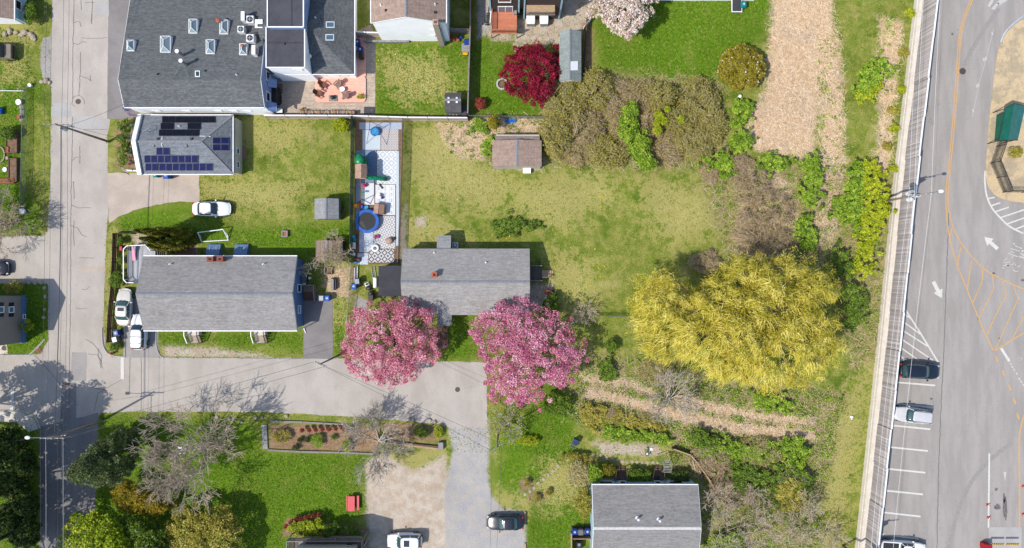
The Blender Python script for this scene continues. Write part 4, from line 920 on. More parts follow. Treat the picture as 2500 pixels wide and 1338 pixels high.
# ---------------------------------------------------------------- plants
def unit(n, rng):
    v = rng.normal(size=(n, 3)); return v / np.linalg.norm(v, axis=1, keepdims=True)
def leaf_quads(pts, size, rng, up=.6, aspect=.55, jit=.4):
    n = len(pts); nn = unit(n, rng); nn[:, 2] = np.abs(nn[:, 2]) * .6 + up; nn /= np.linalg.norm(nn, axis=1, keepdims=True)
    a = np.cross(nn, unit(n, rng)); a /= np.linalg.norm(a, axis=1, keepdims=True) + 1e-9; b = np.cross(nn, a)
    s = (size * (1 + rng.uniform(-jit, jit, n)))[:, None]
    V = np.stack([pts - a * s, pts - b * s * aspect, pts + a * s, pts + b * s * aspect], 1).reshape(-1, 3)
    return V, np.arange(4 * n).reshape(n, 4)
def strips(p0, p1, p2, w0, w1, nseg, rng):
    n = len(p0); t = np.linspace(0, 1, nseg + 1)[None, :, None]
    C_ = p0[:, None] * (1 - t) ** 2 + 2 * p1[:, None] * t * (1 - t) + p2[:, None] * t ** 2
    d = p2 - p0; r = unit(n, rng); r[:, 2] = np.abs(r[:, 2]) + .7; s = np.cross(d, r); s /= np.linalg.norm(s, axis=1, keepdims=True) + 1e-9
    w = (w0 + (w1 - w0) * t) / 2
    A = C_ + s[:, None] * w; B = C_ - s[:, None] * w
    V = np.stack([A, B], 2).reshape(-1, 3)
    base = (np.arange(n) * 2 * (nseg + 1))[:, None] + 2 * np.arange(nseg)[None]
    F = np.stack([base, base + 1, base + 3, base + 2], 2).reshape(-1, 4)
    return V, F
def prisms(segs):
    """4-sided tapered tubes for a list of (p, q, rp, rq)"""
    s = np.array([(*a, *b, c, d) for a, b, c, d in segs], float); p, q = s[:, :3], s[:, 3:6]; n = len(s)
    d = q - p; d /= np.linalg.norm(d, axis=1, keepdims=True) + 1e-9
    up = np.where(np.abs(d[:, 2:3]) < .9, [[0, 0, 1.]], [[1., 0, 0]]); a = np.cross(d, up); a /= np.linalg.norm(a, axis=1, keepdims=True); b = np.cross(d, a)
    V = np.stack([p + a * s[:, 6:7], p + b * s[:, 6:7], p - a * s[:, 6:7], p - b * s[:, 6:7], q + a * s[:, 7:8], q + b * s[:, 7:8], q - a * s[:, 7:8], q - b * s[:, 7:8]], 1).reshape(-1, 3)
    o = (np.arange(n) * 8)[:, None]
    F = np.concatenate([o + np.array([[k, (k + 1) % 4, 4 + (k + 1) % 4, 4 + k]]) for k in range(4)])
    return V, F
def inpoly(poly, n, rng, grow=0):
    xs = [p[0] for p in poly]; ys = [p[1] for p in poly]; o = np.zeros((0, 2)); ds = np.zeros(0)
    while len(o) < n:
        q = np.stack([rng.uniform(min(xs), max(xs), n * 2), rng.uniform(min(ys), max(ys), n * 2)], 1)
        d = sdist((q[:, 0] - CX) / S, (CY - q[:, 1]) / S, poly); k = d > grow
        o = np.concatenate([o, q[k]]); ds = np.concatenate([ds, d[k]])
    return o[:n], ds[:n]
def PP(xy, z):
    f = (H - z) / H; return np.stack([(xy[:, 0] - CX) / S * f, (CY - xy[:, 1]) / S * f, z], 1)
def centroid(poly): return (sum(p[0] for p in poly) / len(poly), sum(p[1] for p in poly) / len(poly))
def oval(cx, cy, rx, ry=None, n=18, amp=.12, seed=0):
    q = random.Random(int(cx * 7 + cy * 13 + seed)); ry = ry or rx
    return [(cx + rx * (1 + q.uniform(-amp, amp)) * math.cos(2 * PI * k / n), cy + ry * (1 + q.uniform(-amp, amp)) * math.sin(2 * PI * k / n)) for k in range(n)]
def lp(k): return k
for n_, cs in {
    'leaf_willow': ((138, 134, 24), (214, 198, 66), (246, 232, 132)), 'leaf_cherry': ((144, 66, 84), (222, 126, 148), (254, 202, 212)), 'leaf_cherry_b': ((146, 68, 92), (224, 128, 160), (254, 204, 222)),
    'leaf_maple': ((84, 4, 24), (138, 14, 44), (182, 44, 76)), 'leaf_white': ((188, 160, 140), (238, 216, 206), (255, 244, 240)), 'leaf_magnolia': ((104, 96, 14), (152, 140, 32), (190, 174, 70)),
    'leaf_olive': ((114, 110, 30), (168, 158, 60), (204, 192, 100)), 'leaf_brown': ((148, 126, 94), (200, 176, 142), (230, 210, 182)), 'leaf_green': ((72, 106, 16), (132, 164, 38), (184, 206, 76)),
    'leaf_yellowgreen': ((112, 132, 8), (168, 180, 20), (206, 210, 66)), 'leaf_conifer': ((52, 66, 34), (108, 124, 72), (168, 174, 116)), 'leaf_arbor': ((66, 70, 14), (118, 116, 26), (164, 156, 50)),
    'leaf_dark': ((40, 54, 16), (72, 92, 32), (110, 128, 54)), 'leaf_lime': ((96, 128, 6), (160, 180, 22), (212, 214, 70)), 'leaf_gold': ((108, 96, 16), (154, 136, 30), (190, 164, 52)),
    'leaf_grey': ((142, 132, 80), (188, 174, 118), (220, 208, 160)), 'leaf_shrub': ((52, 78, 16), (100, 128, 34), (146, 168, 60)), 'leaf_red': ((120, 40, 36), (150, 62, 52), (176, 96, 72)),
    'leaf_straw': ((192, 158, 120), (236, 208, 172), (252, 234, 206)), 'leaf_lawn': ((86, 114, 22), (138, 152, 54), (198, 188, 112)), 'leaf_lush': ((58, 104, 8), (98, 140, 24), (136, 166, 44))}.items():
    leafmat(n_, *[ph(*c, 1.3) for c in cs], trans=.28)

def trunk_mesh(base, tops, r, rng):
    segs = []; b = np.array(base, float); fork = b + np.array([0, 0, max(.4, (np.mean([t[2] for t in tops]) - b[2]) * .42)])
    segs.append((b, fork, r, r * .75))
    for t in tops:
        t = np.array(t); m = fork + (t - fork) * .5 + rng.normal(0, .25, 3) + np.array([0, 0, .3])
        segs.append((fork, m, r * .45, r * .28)); segs.append((m, t, r * .28, r * .08))
        for _ in range(3):
            e = t + rng.normal(0, .9, 3) * np.array([1, 1, .4]); segs.append((m, e, r * .14, r * .04))
    return segs
def crown(name, label, cat, poly, z0, z1, mat, nc, nl, cr=(.5, .9), size=.16, seed=1, group=None, trunk=.16, bark='bark', zf=None, flat=.75, up=.55, aspect=.55, extra=None, R0=None, jit=0, hole=0):
    """leafy tree or shrub whose crown fills a surveyed outline: leaf clumps over a dome, on a trunk with limbs"""
    rng = np.random.default_rng(seed * 101 + int(poly[0][0]) + int(poly[0][1])); c = centroid(poly); zm = (z0 + z1) / 2
    base = P(c[0], c[1], zm)[:2]
    t = thing(name, label, cat, (*base, 0), 0, group); O = np.array([*base, 0])
    xy, d = inpoly(poly, nc, rng, .12)
    if jit and hole: hv = np.sin(xy[:, 0] * .11 + 2 * np.sin(xy[:, 1] * .07)) * np.sin(xy[:, 1] * .12 + 1.5 * np.sin(xy[:, 0] * .06)); kp = (hv < hole) | (rng.random(nc) < .15); xy, d = xy[kp], d[kp]; nc = len(xy)
    if jit: k = rng.random(nc) < .45; xy[k] += rng.normal(0, jit, (k.sum(), 2)); d = np.maximum(d, .15)
    ar = abs(sum(poly[i][0] * poly[(i + 1) % len(poly)][1] - poly[(i + 1) % len(poly)][0] * poly[i][1] for i in range(len(poly)))) / 2 / S / S
    Rr = R0 or .8 * math.sqrt(ar / PI); q = np.clip(d / Rr, 0, 1)
    z = z0 + (z1 - z0) * np.sqrt(1 - (1 - q) ** 2) if zf is None else zf(xy, q)
    z = z + rng.normal(0, .12 * (z1 - z0) * .5, nc); z = np.maximum(z, .15)
    cen = PP(xy, z); rad = np.minimum(rng.uniform(*cr, nc), d * .9 + .15)
    o = unit(nc * nl, rng).reshape(nc, nl, 3); o[..., 2] = np.where(rng.random((nc, nl)) < .8, np.abs(o[..., 2]), o[..., 2]) * flat
    pts = (cen[:, None] + o * (rad[:, None, None] * rng.uniform(.55, 1.05, (nc, nl, 1)))).reshape(-1, 3)
    pts[:, 2] = np.maximum(pts[:, 2], .06)
    V, F = leaf_quads(pts - O, size, rng, up, aspect)
    tint = np.clip(np.repeat(rng.normal(.5, .17, nc), nl) + rng.normal(0, .2, nc * nl), 0, 1)
    cr_ = np_mesh('crown', V, F, mat, t, tint)
    if trunk:
        k = rng.choice(nc, min(nc, 22 if hole else 9 if z1 > 2 else 5), replace=False)
        V, F = prisms(trunk_mesh((0, 0, 0), [cen[i] - O for i in k], trunk, rng)); np_mesh('trunk', V, F, bark, t)
    if extra:   # second kind of leaf or blossom scattered over the same crown
        m2, frac, s2 = extra; k = rng.choice(len(pts), int(len(pts) * frac), replace=False)
        V, F = leaf_quads(pts[k] - O + np.array([0, 0, .06]), s2, rng, up, .8); np_mesh('blossom', V, F, m2, t, rng.random(len(k)))
    return t
def twigbush(name, label, cat, poly, h, mat, n, seed=1, group=None, w=.03, lean=(0, 0), leaf=None, spread=1.0, nseg=3, roots=5):
    """thicket of bare arching stems"""
    rng = np.random.default_rng(seed * 77 + int(poly[0][0])); c = centroid(poly); base = P(*c)[:2]
    t = thing(name, label, cat, (*base, 0), 0, group); O = np.array([*base, 0])
    rt_, dd = inpoly(poly, roots, rng, 0); tips, d = inpoly(poly, n, rng, 0)
    dist = ((tips[:, None] - rt_[None]) ** 2).sum(2); k = dist.argmin(1)
    p0 = PP(rt_[k] + rng.normal(0, 4, (n, 2)), np.zeros(n) + .02)
    hh = h * rng.uniform(.45, 1.0, n) * np.clip(.45 + d / 2, .45, 1); p2 = PP(tips, hh)
    p1 = p0 * .45 + p2 * .55; p1[:, 2] = hh * rng.uniform(.9, 1.25, n) + rng.normal(0, .1, n); p1[:, :2] += rng.normal(0, .25, (n, 2))
    V, F = strips(p0 - O, p1 - O, p2 - O, w * 1.5, w * .6, nseg, rng)
    tt = np.repeat(np.clip(rng.normal(.5, .25, n), 0, 1), nseg); st = np_mesh('stems', V, F, mat, t, tt); stuff(st)
    m = n * 3; i = rng.integers(0, n, m); f = rng.uniform(.45, 1, (m, 1))
    q = p0[i] * (1 - f) ** 2 + 2 * p1[i] * f * (1 - f) + p2[i] * f ** 2; e = q + unit(m, rng) * rng.uniform(.15, .5, (m, 1))
    V, F = strips(q - O, (q + e) / 2 - O + .03, e - O, w * .6, w * .3, 1, rng); stuff(np_mesh('twigs', V, F, mat, t, np.clip(rng.normal(.5, .25, m), 0, 1)))
    if leaf:
        lm_, frac, sz = leaf; k = rng.integers(0, m, int(m * frac)); e = e + rng.normal(0, .06, e.shape); V, F = leaf_quads(e[k] - O, sz, rng); np_mesh('leaves', V, F, lm_, t, np.clip(rng.normal(.5, .25, len(k)), 0, 1))
    return t
def bare_tree(name, label, base, h, rad, mat='twig', seed=1, lean=(0, 0), levels=5, nb=4, r0=.22, fork=.25, group=None, spread=.8, buds=None, tip=.016):
    rng = random.Random(seed); b = Vector(P(*base)); t = thing(name, label, 'tree', b, 0, group); segs = []; tips = []
    def grow(p, d, L, r, lev):
        n = 3
        for k in range(n):
            d2 = (d + Vector((rng.gauss(0, .11), rng.gauss(0, .11), rng.gauss(.02, .07)))).normalized(); q = p + d2 * (L / n); r2 = max(tip, r * (1 - .18))
            segs.append((tuple(p), tuple(q), r, r2)); p, d, r = q, d2, r2
            if lev < levels and k > 0 and lev > 0:
                s = (d + Vector((rng.gauss(0, spread), rng.gauss(0, spread), rng.gauss(.1, .35)))).normalized(); grow(p, s, L * rng.uniform(.5, .75), max(tip, r * .5), lev + 1)
        if lev < levels:
            for _ in range(nb if lev == 0 else 2):
                s = (d * .9 + Vector((rng.gauss(0, spread * .8), rng.gauss(0, spread * .8), rng.gauss(.12, .3)))).normalized(); grow(p, s, L * rng.uniform(.62, .85), max(tip, r * .62), lev + 1)
        else: tips.append(tuple(p))
    d0 = Vector((lean[0], lean[1], 1)).normalized(); f = b * 0 + d0 * h * fork
    segs.append(((0, 0, -.1), tuple(f), r0, r0 * .8))
    for k in range(nb + 2):
        a = 2 * PI * k / (nb + 2) + rng.uniform(-.3, .3); o = rad / h * rng.uniform(.5, 1.1)
        grow(f, Vector((o * math.cos(a) + lean[0], o * math.sin(a) + lean[1], .8)).normalized(), h * .33, r0 * .5, 1)
    sa = np.array([(*x[0], *x[1]) for x in segs]); zt = sa[:, [2, 5]].max(); k = h / zt
    segs = [((a[0], a[1], a[2] * k), (c_[0], c_[1], c_[2] * k), r, q) for a, c_, r, q in segs]
    V, F = prisms([s_ for s_ in segs if s_[2] > .045]); np_mesh('trunk', V, F, mat, t)
    V, F = prisms([s_ for s_ in segs if s_[2] <= .045]); np_mesh('crown', V, F, mat, t)
    if buds:
        rg = np.random.default_rng(seed); pts = np.array(tips) * [1, 1, k]; pts = np.repeat(pts, buds[2], 0) + rg.normal(0, .18, (len(pts) * buds[2], 3)); V, F = leaf_quads(pts, buds[1], rg)
        np_mesh('leaves', V, F, buds[0], t, np.clip(rg.normal(.5, .25, len(pts)), 0, 1))
    return t

# --- the great willow: tufts of trailing strands over a broad dome
WIL = [(1535, 735), (1556, 694), (1575, 656), (1600, 662), (1642, 650), (1668, 672), (1690, 700), (1720, 684), (1765, 645), (1805, 622), (1845, 628), (1885, 606), (1935, 622), (1965, 636), (2022, 650), (2046, 695), (2048, 760), (2052, 820), (2062, 842), (2030, 905), (1985, 938), (1940, 945), (1890, 966), (1840, 948), (1780, 940), (1735, 925), (1700, 890), (1640, 884), (1575, 874), (1556, 840), (1545, 800)]
def willow():
    rng = np.random.default_rng(5); c = centroid(WIL); base = P(c[0] + 20, c[1] + 20, 6)[:2]
    t = thing('willow_tree', 'huge spreading yellow willow beside the mown path, largest tree in view', 'tree', (*base, 0)); O = np.array([*base, 0])
    nc, nl = 1250, 44
    xy, d = inpoly(WIL, nc, rng, .2); hole = np.sin(xy[:, 0] * .071 + 2 * np.sin(xy[:, 1] * .05)) * np.sin(xy[:, 1] * .083 + 1.5 * np.sin(xy[:, 0] * .04)); kp = (hole < .8) | (rng.random(nc) < .3); xy, d = xy[kp], d[kp]; nc = len(xy); e_ = d < 1.2; xy[e_] += rng.normal(0, 7, (e_.sum(), 2)); q = np.clip(d / 4.5, 0, 1); z = 3.2 + 5.8 * np.sqrt(1 - (1 - q) ** 2) + rng.normal(0, .45, nc) + 1.0 * np.sin(xy[:, 0] * .052 + 1.3 * np.sin(xy[:, 1] * .03)) * np.sin(xy[:, 1] * .06 + .5)
    low = rng.random(nc) < .2; z[low] -= 1.4; z = np.maximum(z, 1.6)
    cen = PP(xy, z); mid = PP(np.array([[c[0], c[1]]]), np.array([6.]))[0]
    out_ = cen - mid; out_[:, 2] = 0; out_ /= np.linalg.norm(out_, axis=1, keepdims=True) + 1e-6
    bias = out_ * .4 + np.array([0, -.4, 0]) + rng.normal(0, .45, (nc, 3)) * [1, 1, 0]
    p0 = np.repeat(cen, nl, 0) + rng.normal(0, .26, (nc * nl, 3)) * [1, 1, .4]
    dr = np.repeat(bias, nl, 0) + rng.normal(0, .55, (nc * nl, 3)) * [1, 1, 0]; L = rng.uniform(.25, .68, (nc * nl, 1)); L *= np.repeat(np.clip(d / 1.2, .35, 1), nl)[:, None]
    p1 = p0 + dr * L * .6 + np.array([0, 0, .12]); p2 = p0 + dr * L * .95; p2[:, 2] -= (L[:, 0] * rng.uniform(.5, 1.3, nc * nl)); p2[:, 2] = np.maximum(p2[:, 2], .2)
    V, F = strips(p0 - O, p1 - O, p2 - O, .048, .022, 3, rng)
    tint = np.repeat(np.clip(np.repeat(rng.normal(.5, .2, nc), nl) + rng.normal(0, .22, nc * nl), 0, 1), 3)
    np_mesh('crown', V, F, 'leaf_willow', t, tint)
    k = rng.choice(nc, 40, replace=False); V, F = prisms(trunk_mesh((0, 0, 0), [cen[i] - O + [0, 0, -.3] for i in k], .55, rng)); np_mesh('trunk', V, F, 'bark', t)
willow()
# --- blossom and leaf trees
CHA = [(825, 848), (842, 815), (856, 790), (880, 752), (935, 738), (985, 727), (1040, 748), (1062, 776), (1072, 820), (1086, 855), (1058, 888), (1040, 908), (985, 938), (925, 942), (862, 918), (842, 882)]
CHB = [(1140, 792), (1166, 766), (1200, 742), (1255, 724), (1310, 742), (1365, 772), (1408, 822), (1434, 848), (1402, 930), (1352, 958), (1300, 990), (1232, 986), (1192, 962), (1186, 905), (1176, 862), (1150, 828)]
crown('cherry_tree', 'rose pink blossoming cherry overhanging the street end, left of the porch', 'tree', CHA, 2.2, 6.2, 'leaf_cherry', 330, 85, (.35, .75), .09, 3, 'pink cherry trees', .22, jit=11, hole=.5)
crown('cherry_tree', 'lilac pink blossoming cherry beside the gravel drive, right of the porch', 'tree', CHB, 2.2, 6.5, 'leaf_cherry_b', 390, 85, (.35, .75), .09, 4, 'pink cherry trees', .24, jit=11, hole=.5)
crown('maple_tree', 'dark crimson Japanese maple beside the sage-grey shed', 'tree', [(1222, 190), (1226, 160), (1245, 138), (1262, 118), (1290, 112), (1310, 104), (1330, 118), (1350, 132), (1368, 155), (1364, 185), (1368, 205), (1352, 225), (1340, 245), (1310, 260), (1280, 252), (1262, 235), (1240, 232), (1230, 212)], .9, 3.6, 'leaf_maple', 230, 90, (.28, .6), .085, 5, None, .12, jit=7, hole=.75)
crown('blossom_tree', 'white blossoming tree above the dark lawn at the top edge', 'tree', [(1436, -30), (1440, 20), (1458, 42), (1480, 58), (1500, 78), (1518, 96), (1545, 88), (1562, 70), (1588, 50), (1592, 0), (1588, -40), (1500, -60)], 2.5, 6, 'leaf_white', 230, 60, (.3, .65), .12, 6, None, .18, jit=9, hole=.6, extra=('leaf_olive', .12, .08))
crown('magnolia_bush', 'round olive bush flecked with white flowers beside the mown straw strip', 'shrub', oval(1810, 165, 58, 57, 24, .03), .2, 3.4, 'leaf_magnolia', 420, 50, (.22, .4), .09, 7, None, .12, extra=('leaf_white', .012, .1))
def z_con(xy, q):
    u = np.clip(((345 - xy[:, 0]) * 180 + (xy[:, 1] - 1062) * 95) / (180 ** 2 + 95 ** 2), 0, 1); return .6 + 10 * u ** .9 * (.55 + .45 * np.sqrt(q))
crown('pine_tree', 'dense dark evergreen pine leaning over the side street', 'tree', [(345, 1062), (335, 1040), (300, 1042), (265, 1062), (225, 1085), (190, 1120), (162, 1150), (172, 1175), (205, 1186), (250, 1190), (300, 1180), (325, 1150), (338, 1110)], .6, 10.5, 'leaf_conifer', 330, 60, (.35, .65), .14, 8, None, .25, zf=z_con, aspect=.3, up=.2)
crown('lime_tree', 'bright yellow-green tree at the lower left beside the side street', 'tree', [(128, 1345), (150, 1300), (180, 1252), (232, 1242), (285, 1252), (310, 1290), (330, 1345), (320, 1420), (130, 1420)], 2.0, 5.4, 'leaf_lime', 260, 60, (.4, .8), .13, 9, None, .2)
crown('green_tree', 'mid green tree between the yellow-green tree and the olive tree', 'tree', [(290, 1255), (340, 1262), (400, 1290), (420, 1345), (410, 1430), (300, 1430), (312, 1340)], 1.6, 4.4, 'leaf_shrub', 200, 60, (.4, .8), .13, 10, None, .18)
crown('olive_tree', 'olive leaved tree beside the bright lawn at the bottom', 'tree', [(405, 1260), (440, 1235), (480, 1228), (560, 1236), (592, 1285), (596, 1345), (585, 1420), (410, 1420)], 1.5, 4.0, 'leaf_olive', 260, 60, (.4, .8), .12, 11, None, .18)
crown('golden_shrub', 'golden brown shrub below the evergreen pine', 'shrub', [(272, 1195), (300, 1168), (330, 1178), (400, 1210), (440, 1235), (380, 1262), (300, 1250), (275, 1230)], .5, 3.2, 'leaf_gold', 150, 45, (.3, .6), .1, 12, None, .1)
# shade trees just off the left edge, standing west of the side street, and the dark hedge below them
for k, (gx, gy, hh) in enumerate(((20, 1075, 11), (42, 1190, 12), (30, 1300, 12), (48, 1400, 11), (-60, 1010, 10), (60, 1110, 8.5))):
    zc = hh * .68; f = H / (H - zc); cx, cy = CX + (gx - CX) * f, CY + (gy - CY) * f
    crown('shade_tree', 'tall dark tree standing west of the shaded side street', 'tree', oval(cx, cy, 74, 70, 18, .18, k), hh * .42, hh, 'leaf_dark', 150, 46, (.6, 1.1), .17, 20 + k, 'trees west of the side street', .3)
for k, (a, b_) in enumerate(((20, 1080), (55, 1130), (25, 1180), (60, 1230), (20, 1270), (58, 1300))):
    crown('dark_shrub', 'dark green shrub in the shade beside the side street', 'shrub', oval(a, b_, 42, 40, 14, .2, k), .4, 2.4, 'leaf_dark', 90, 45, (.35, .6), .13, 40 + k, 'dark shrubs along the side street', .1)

# arborvitae: a clump of steep cones
ARB = thing('arborvitae', 'clump of tall dark arborvitae spires beside the white car', 'tree', P(462, 585))
rng = np.random.default_rng(9); O = np.array(P(462, 585))
for k, (bx_, by_, h_) in enumerate(((432, 572, 7.4), (442, 590, 7.2), (450, 572, 7.6), (455, 597, 6.6), (464, 580, 7.0), (470, 598, 6.0), (474, 570, 6.4), (482, 590, 5.4), (487, 578, 4.8), (440, 604, 5.6))):
    bx_ -= 16; h_ *= 1.08; b_ = np.array(P(bx_, by_)); n = 2600; u = rng.uniform(0, 1, n) ** .8; th = rng.uniform(0, 2 * PI, n); rr = (.72 * (1 - u) ** .75 + .05) * (1 + .22 * np.sin(th * 3 + u * 14 + k)) * rng.uniform(.8, 1.05, n)
    pts = np.stack([b_[0] + rr * np.cos(th), b_[1] + rr * np.sin(th), .2 + u * h_], 1)
    V, F = leaf_quads(pts - O, .12, rng, .2, .4); np_mesh('spire', V, F, 'leaf_arbor', ARB, np.clip(rng.normal(.45, .22, n) + .25 * np.sin(th * 3 + u * 14 + k), 0, 1))
V, F = prisms([((0, 0, 0), (0, 0, 3), .18, .1), ((.2, .1, 0), (-.6, .4, 2.6), .12, .06), ((-.3, 0, 0), (-1.1, -.2, 2.5), .12, .06)]); np_mesh('trunk', V, F, 'bark', ARB)

# --- bare trees
bare_tree('bare_tree', 'large bare spreading tree between the pine and the street', (513, 1088), 9.5, 9.5, 'twig', 3, (-.05, .0), 5, 8, .34, .12, spread=.55, tip=.021)
bare_tree('bare_tree', 'pale bare vase-shaped tree at the end of the planting bed', (925, 1078), 6.0, 6.5, 'pale_bark', 8, (.05, .4), 5, 7, .18, .06, spread=.45, tip=.017)
bare_tree('bare_tree', 'pale bare tree under the right-hand cherry beside the gravel drive', (1240, 1030), 3.6, 4.2, 'pale_bark', 12, (0, -.1), 4, 6, .14, .12, spread=.7, buds=('leaf_yellowgreen', .06, 3))
bare_tree('bare_tree', 'grey leafless tree with a leaning trunk below the willow', (1630, 975), 5.2, 5.4, 'pale_bark', 15, (-.1, .25), 4, 8, .2, .15, spread=.6, tip=.02)
bare_tree('bare_tree', 'bare hedgerow tree overhanging the street at the left edge', (18, 548), 6.2, 6.0, 'twig', 17, (.12, .05), 5, 6, .2, .1, spread=.6, tip=.02, buds=('leaf_olive', .05, 1))
bare_tree('bare_tree', 'thin bare tree leaning over the weathered brown shed', (838, 618), 4.2, 3.0, 'twig', 21, (-.1, 0), 4, 5, .1, .2, spread=.7, buds=('leaf_olive', .05, 2))
bare_tree('bare_tree', 'spindly bare sapling on the dark lawn beside the blue house', (762, 655), 3.0, 2.2, 'pale_bark', 22, (0, 0), 3, 3, .07, .2, spread=.9)
bare_tree('bare_tree', 'small bare tree in the shade right of the lilac cherry', (1420, 770), 3.0, 2.2, 'twig', 23, (0, .1), 4, 4, .08, .2, spread=.9)
for k, (a, b_, h_) in enumerate(((1740, 1210, 4.5), (1770, 1290, 5), (1850, 1270, 4.5), (1930, 1290, 4), (2010, 1300, 3.6), (1950, 1220, 3.4), (1830, 1200, 3.2))):
    bare_tree('bare_shrub_tree', 'grey leafless thicket tree on the slope right of the pale blue house', (a, b_), h_, h_ * .75, 'twig', 60 + k, (.02, .05), 4, 4, .09, .15, group='leafless trees on the slope', spread=.9)

# --- the big thicket north of the yard, shrub by shrub
THL = {'olive': iter(('olive shrub at the left end of the thicket, nearest the crimson maple', 'olive shrub of the thicket beside the broad brown shed', 'olive shrub of the thicket touching the end of the sage-grey shed', 'olive shrub at the lower edge of the thicket facing the yard', 'olive shrub at the top middle of the thicket below the dark lawn', 'olive shrub of the thicket among the ivy cushions')),
       'brown': iter(('brown leafless shrub inside the left half of the thicket', 'brown leafless shrub of the thicket above the green vine', 'small brown shrub at the lower left edge of the thicket', 'brown leafless shrub at the top of the thicket bordering the dark lawn', 'brown leafless shrub just left of the ivy cushions', 'brown leafless shrub at the foot of the thicket right of the vine', 'brown leafless shrub left of the upper vine')),
       'greygreen': iter(('feathery grey-green shrub at the upper right of the thicket', 'feathery grey-green shrub at the lower right of the thicket', 'feathery grey-green shrub at the far right, facing the leafy weeds'))}
TH = [('olive', 1385, 255, 62, 58, 2.6), ('olive', 1365, 335, 45, 55, 2.4), ('brown', 1430, 310, 52, 62, 2.4), ('olive', 1455, 220, 55, 48, 2.8), ('brown', 1505, 250, 58, 56, 2.6), ('olive', 1480, 370, 60, 40, 2.2), ('brown', 1410, 375, 46, 30, 1.8),
      ('brown', 1560, 235, 55, 45, 2.6), ('olive', 1612, 235, 45, 40, 2.7), ('brown', 1600, 305, 52, 52, 2.4), ('greygreen', 1700, 250, 58, 60, 2.8), ('greygreen', 1690, 340, 62, 55, 2.6), ('brown', 1625, 370, 40, 40, 2.0), ('olive', 1650, 290, 45, 45, 2.6), ('greygreen', 1740, 300, 36, 52, 2.4), ('brown', 1530, 330, 44, 50, 2.2)]
for k, (kind, a, b_, rx, ry, h_) in enumerate(TH):
    pl = oval(a, b_, rx, ry, 16, .2, k)
    if kind == 'olive': twigbush('thicket_shrub', next(THL[kind]), 'shrub', pl, h_ * 1.25, 'leaf_grey', 1500, 80 + k, 'olive shrubs of the thicket', .045, leaf=('leaf_olive', 1.7, .09), roots=5)
    elif kind == 'brown': twigbush('thicket_shrub', next(THL[kind]), 'shrub', pl, h_, 'leaf_brown', 1300, 80 + k, 'brown shrubs of the thicket', .04, leaf=('leaf_olive', .7, .08), roots=4)
    else: twigbush('thicket_shrub', next(THL[kind]), 'shrub', pl, h_, 'leaf_grey', 1500, 80 + k, 'feathery shrubs of the thicket', .045, leaf=('leaf_olive', 1.2, .085), roots=4)
for k, (a, b_, rx, ry) in enumerate(((1536, 312, 26, 40), (1562, 352, 32, 40), (1578, 395, 24, 22), (1540, 268, 18, 20))):
    crown('climbing_vine', ('second', 'third', 'lowest', 'uppermost')[k] + ' of the bright green vines sprawling down the thicket', 'vine', oval(a, b_, rx, ry, 14, .2, k), 1.4, 2.9, 'leaf_green', 70, 44, (.25, .5), .1, 120 + k, 'vines in the thicket', .05)
for k, (a, b_, r_) in enumerate(((1610, 282, 13), (1622, 295, 9), (1603, 300, 9), (1606, 318, 11), (1662, 292, 9), (1629, 266, 6))):
    crown('ivy_cushion', 'rounded golden-green ivy cushion on the bare thicket stems', 'ivy', oval(a, b_, r_, r_, 12, .1, k), 2.4, 3.2, 'leaf_yellowgreen', 22, 40, (.2, .35), .07, 130 + k, 'ivy cushions in the thicket', 0.04)
# --- brown and mixed scrub
for k, (a, b_, rx, ry, h_, lab) in enumerate(((1830, 450, 48, 55, 2.2, 'tall brown leafless scrub at the right edge of the yard'), (1880, 510, 55, 60, 2.2, 'grey-brown leafless scrub between the yard and the leafy weeds'), (1835, 560, 55, 50, 2.4, 'brown leafless scrub bush above the willow'), (1900, 590, 45, 40, 2.0, 'brown scrub bush behind the top of the willow'),
        (1740, 420, 30, 28, 1.2, 'low brown leafless mound at the lawn corner'), (1720, 640, 42, 26, 1.8, 'heap of bare brushwood at the left of the willow crown'), (1810, 400, 30, 25, 1.8, 'brown scrub beside the wire frame'),
        (1540, 1028, 80, 20, .7, 'low tangled brown scrub below the leafless tree'), (1470, 1015, 45, 24, .8, 'low dry scrub behind the blue-lidded bin'), (1600, 905, 50, 26, .8, 'thin grey scrub beneath the willow'), (1740, 1120, 60, 50, 1.4, 'dry brown scrub at the corner of the board fence'),
        (1850, 1110, 70, 45, 1.4, 'dry tangled scrub on the slope above the thicket trees'), (1930, 1180, 55, 60, 1.6, 'dry brown scrub near the verge grass'), (1790, 1190, 60, 50, 1.6, 'mixed brown scrub right of the pale blue house'))):
    twigbush('scrub_bush', lab, 'scrub', oval(a, b_, rx, ry, 16, .2, k), h_, 'leaf_brown' if k not in (7, 9, 11) else 'leaf_grey', 900 if rx < 60 else 1300, 150 + k, None, .035, leaf=('leaf_olive', .2, .07), roots=7)
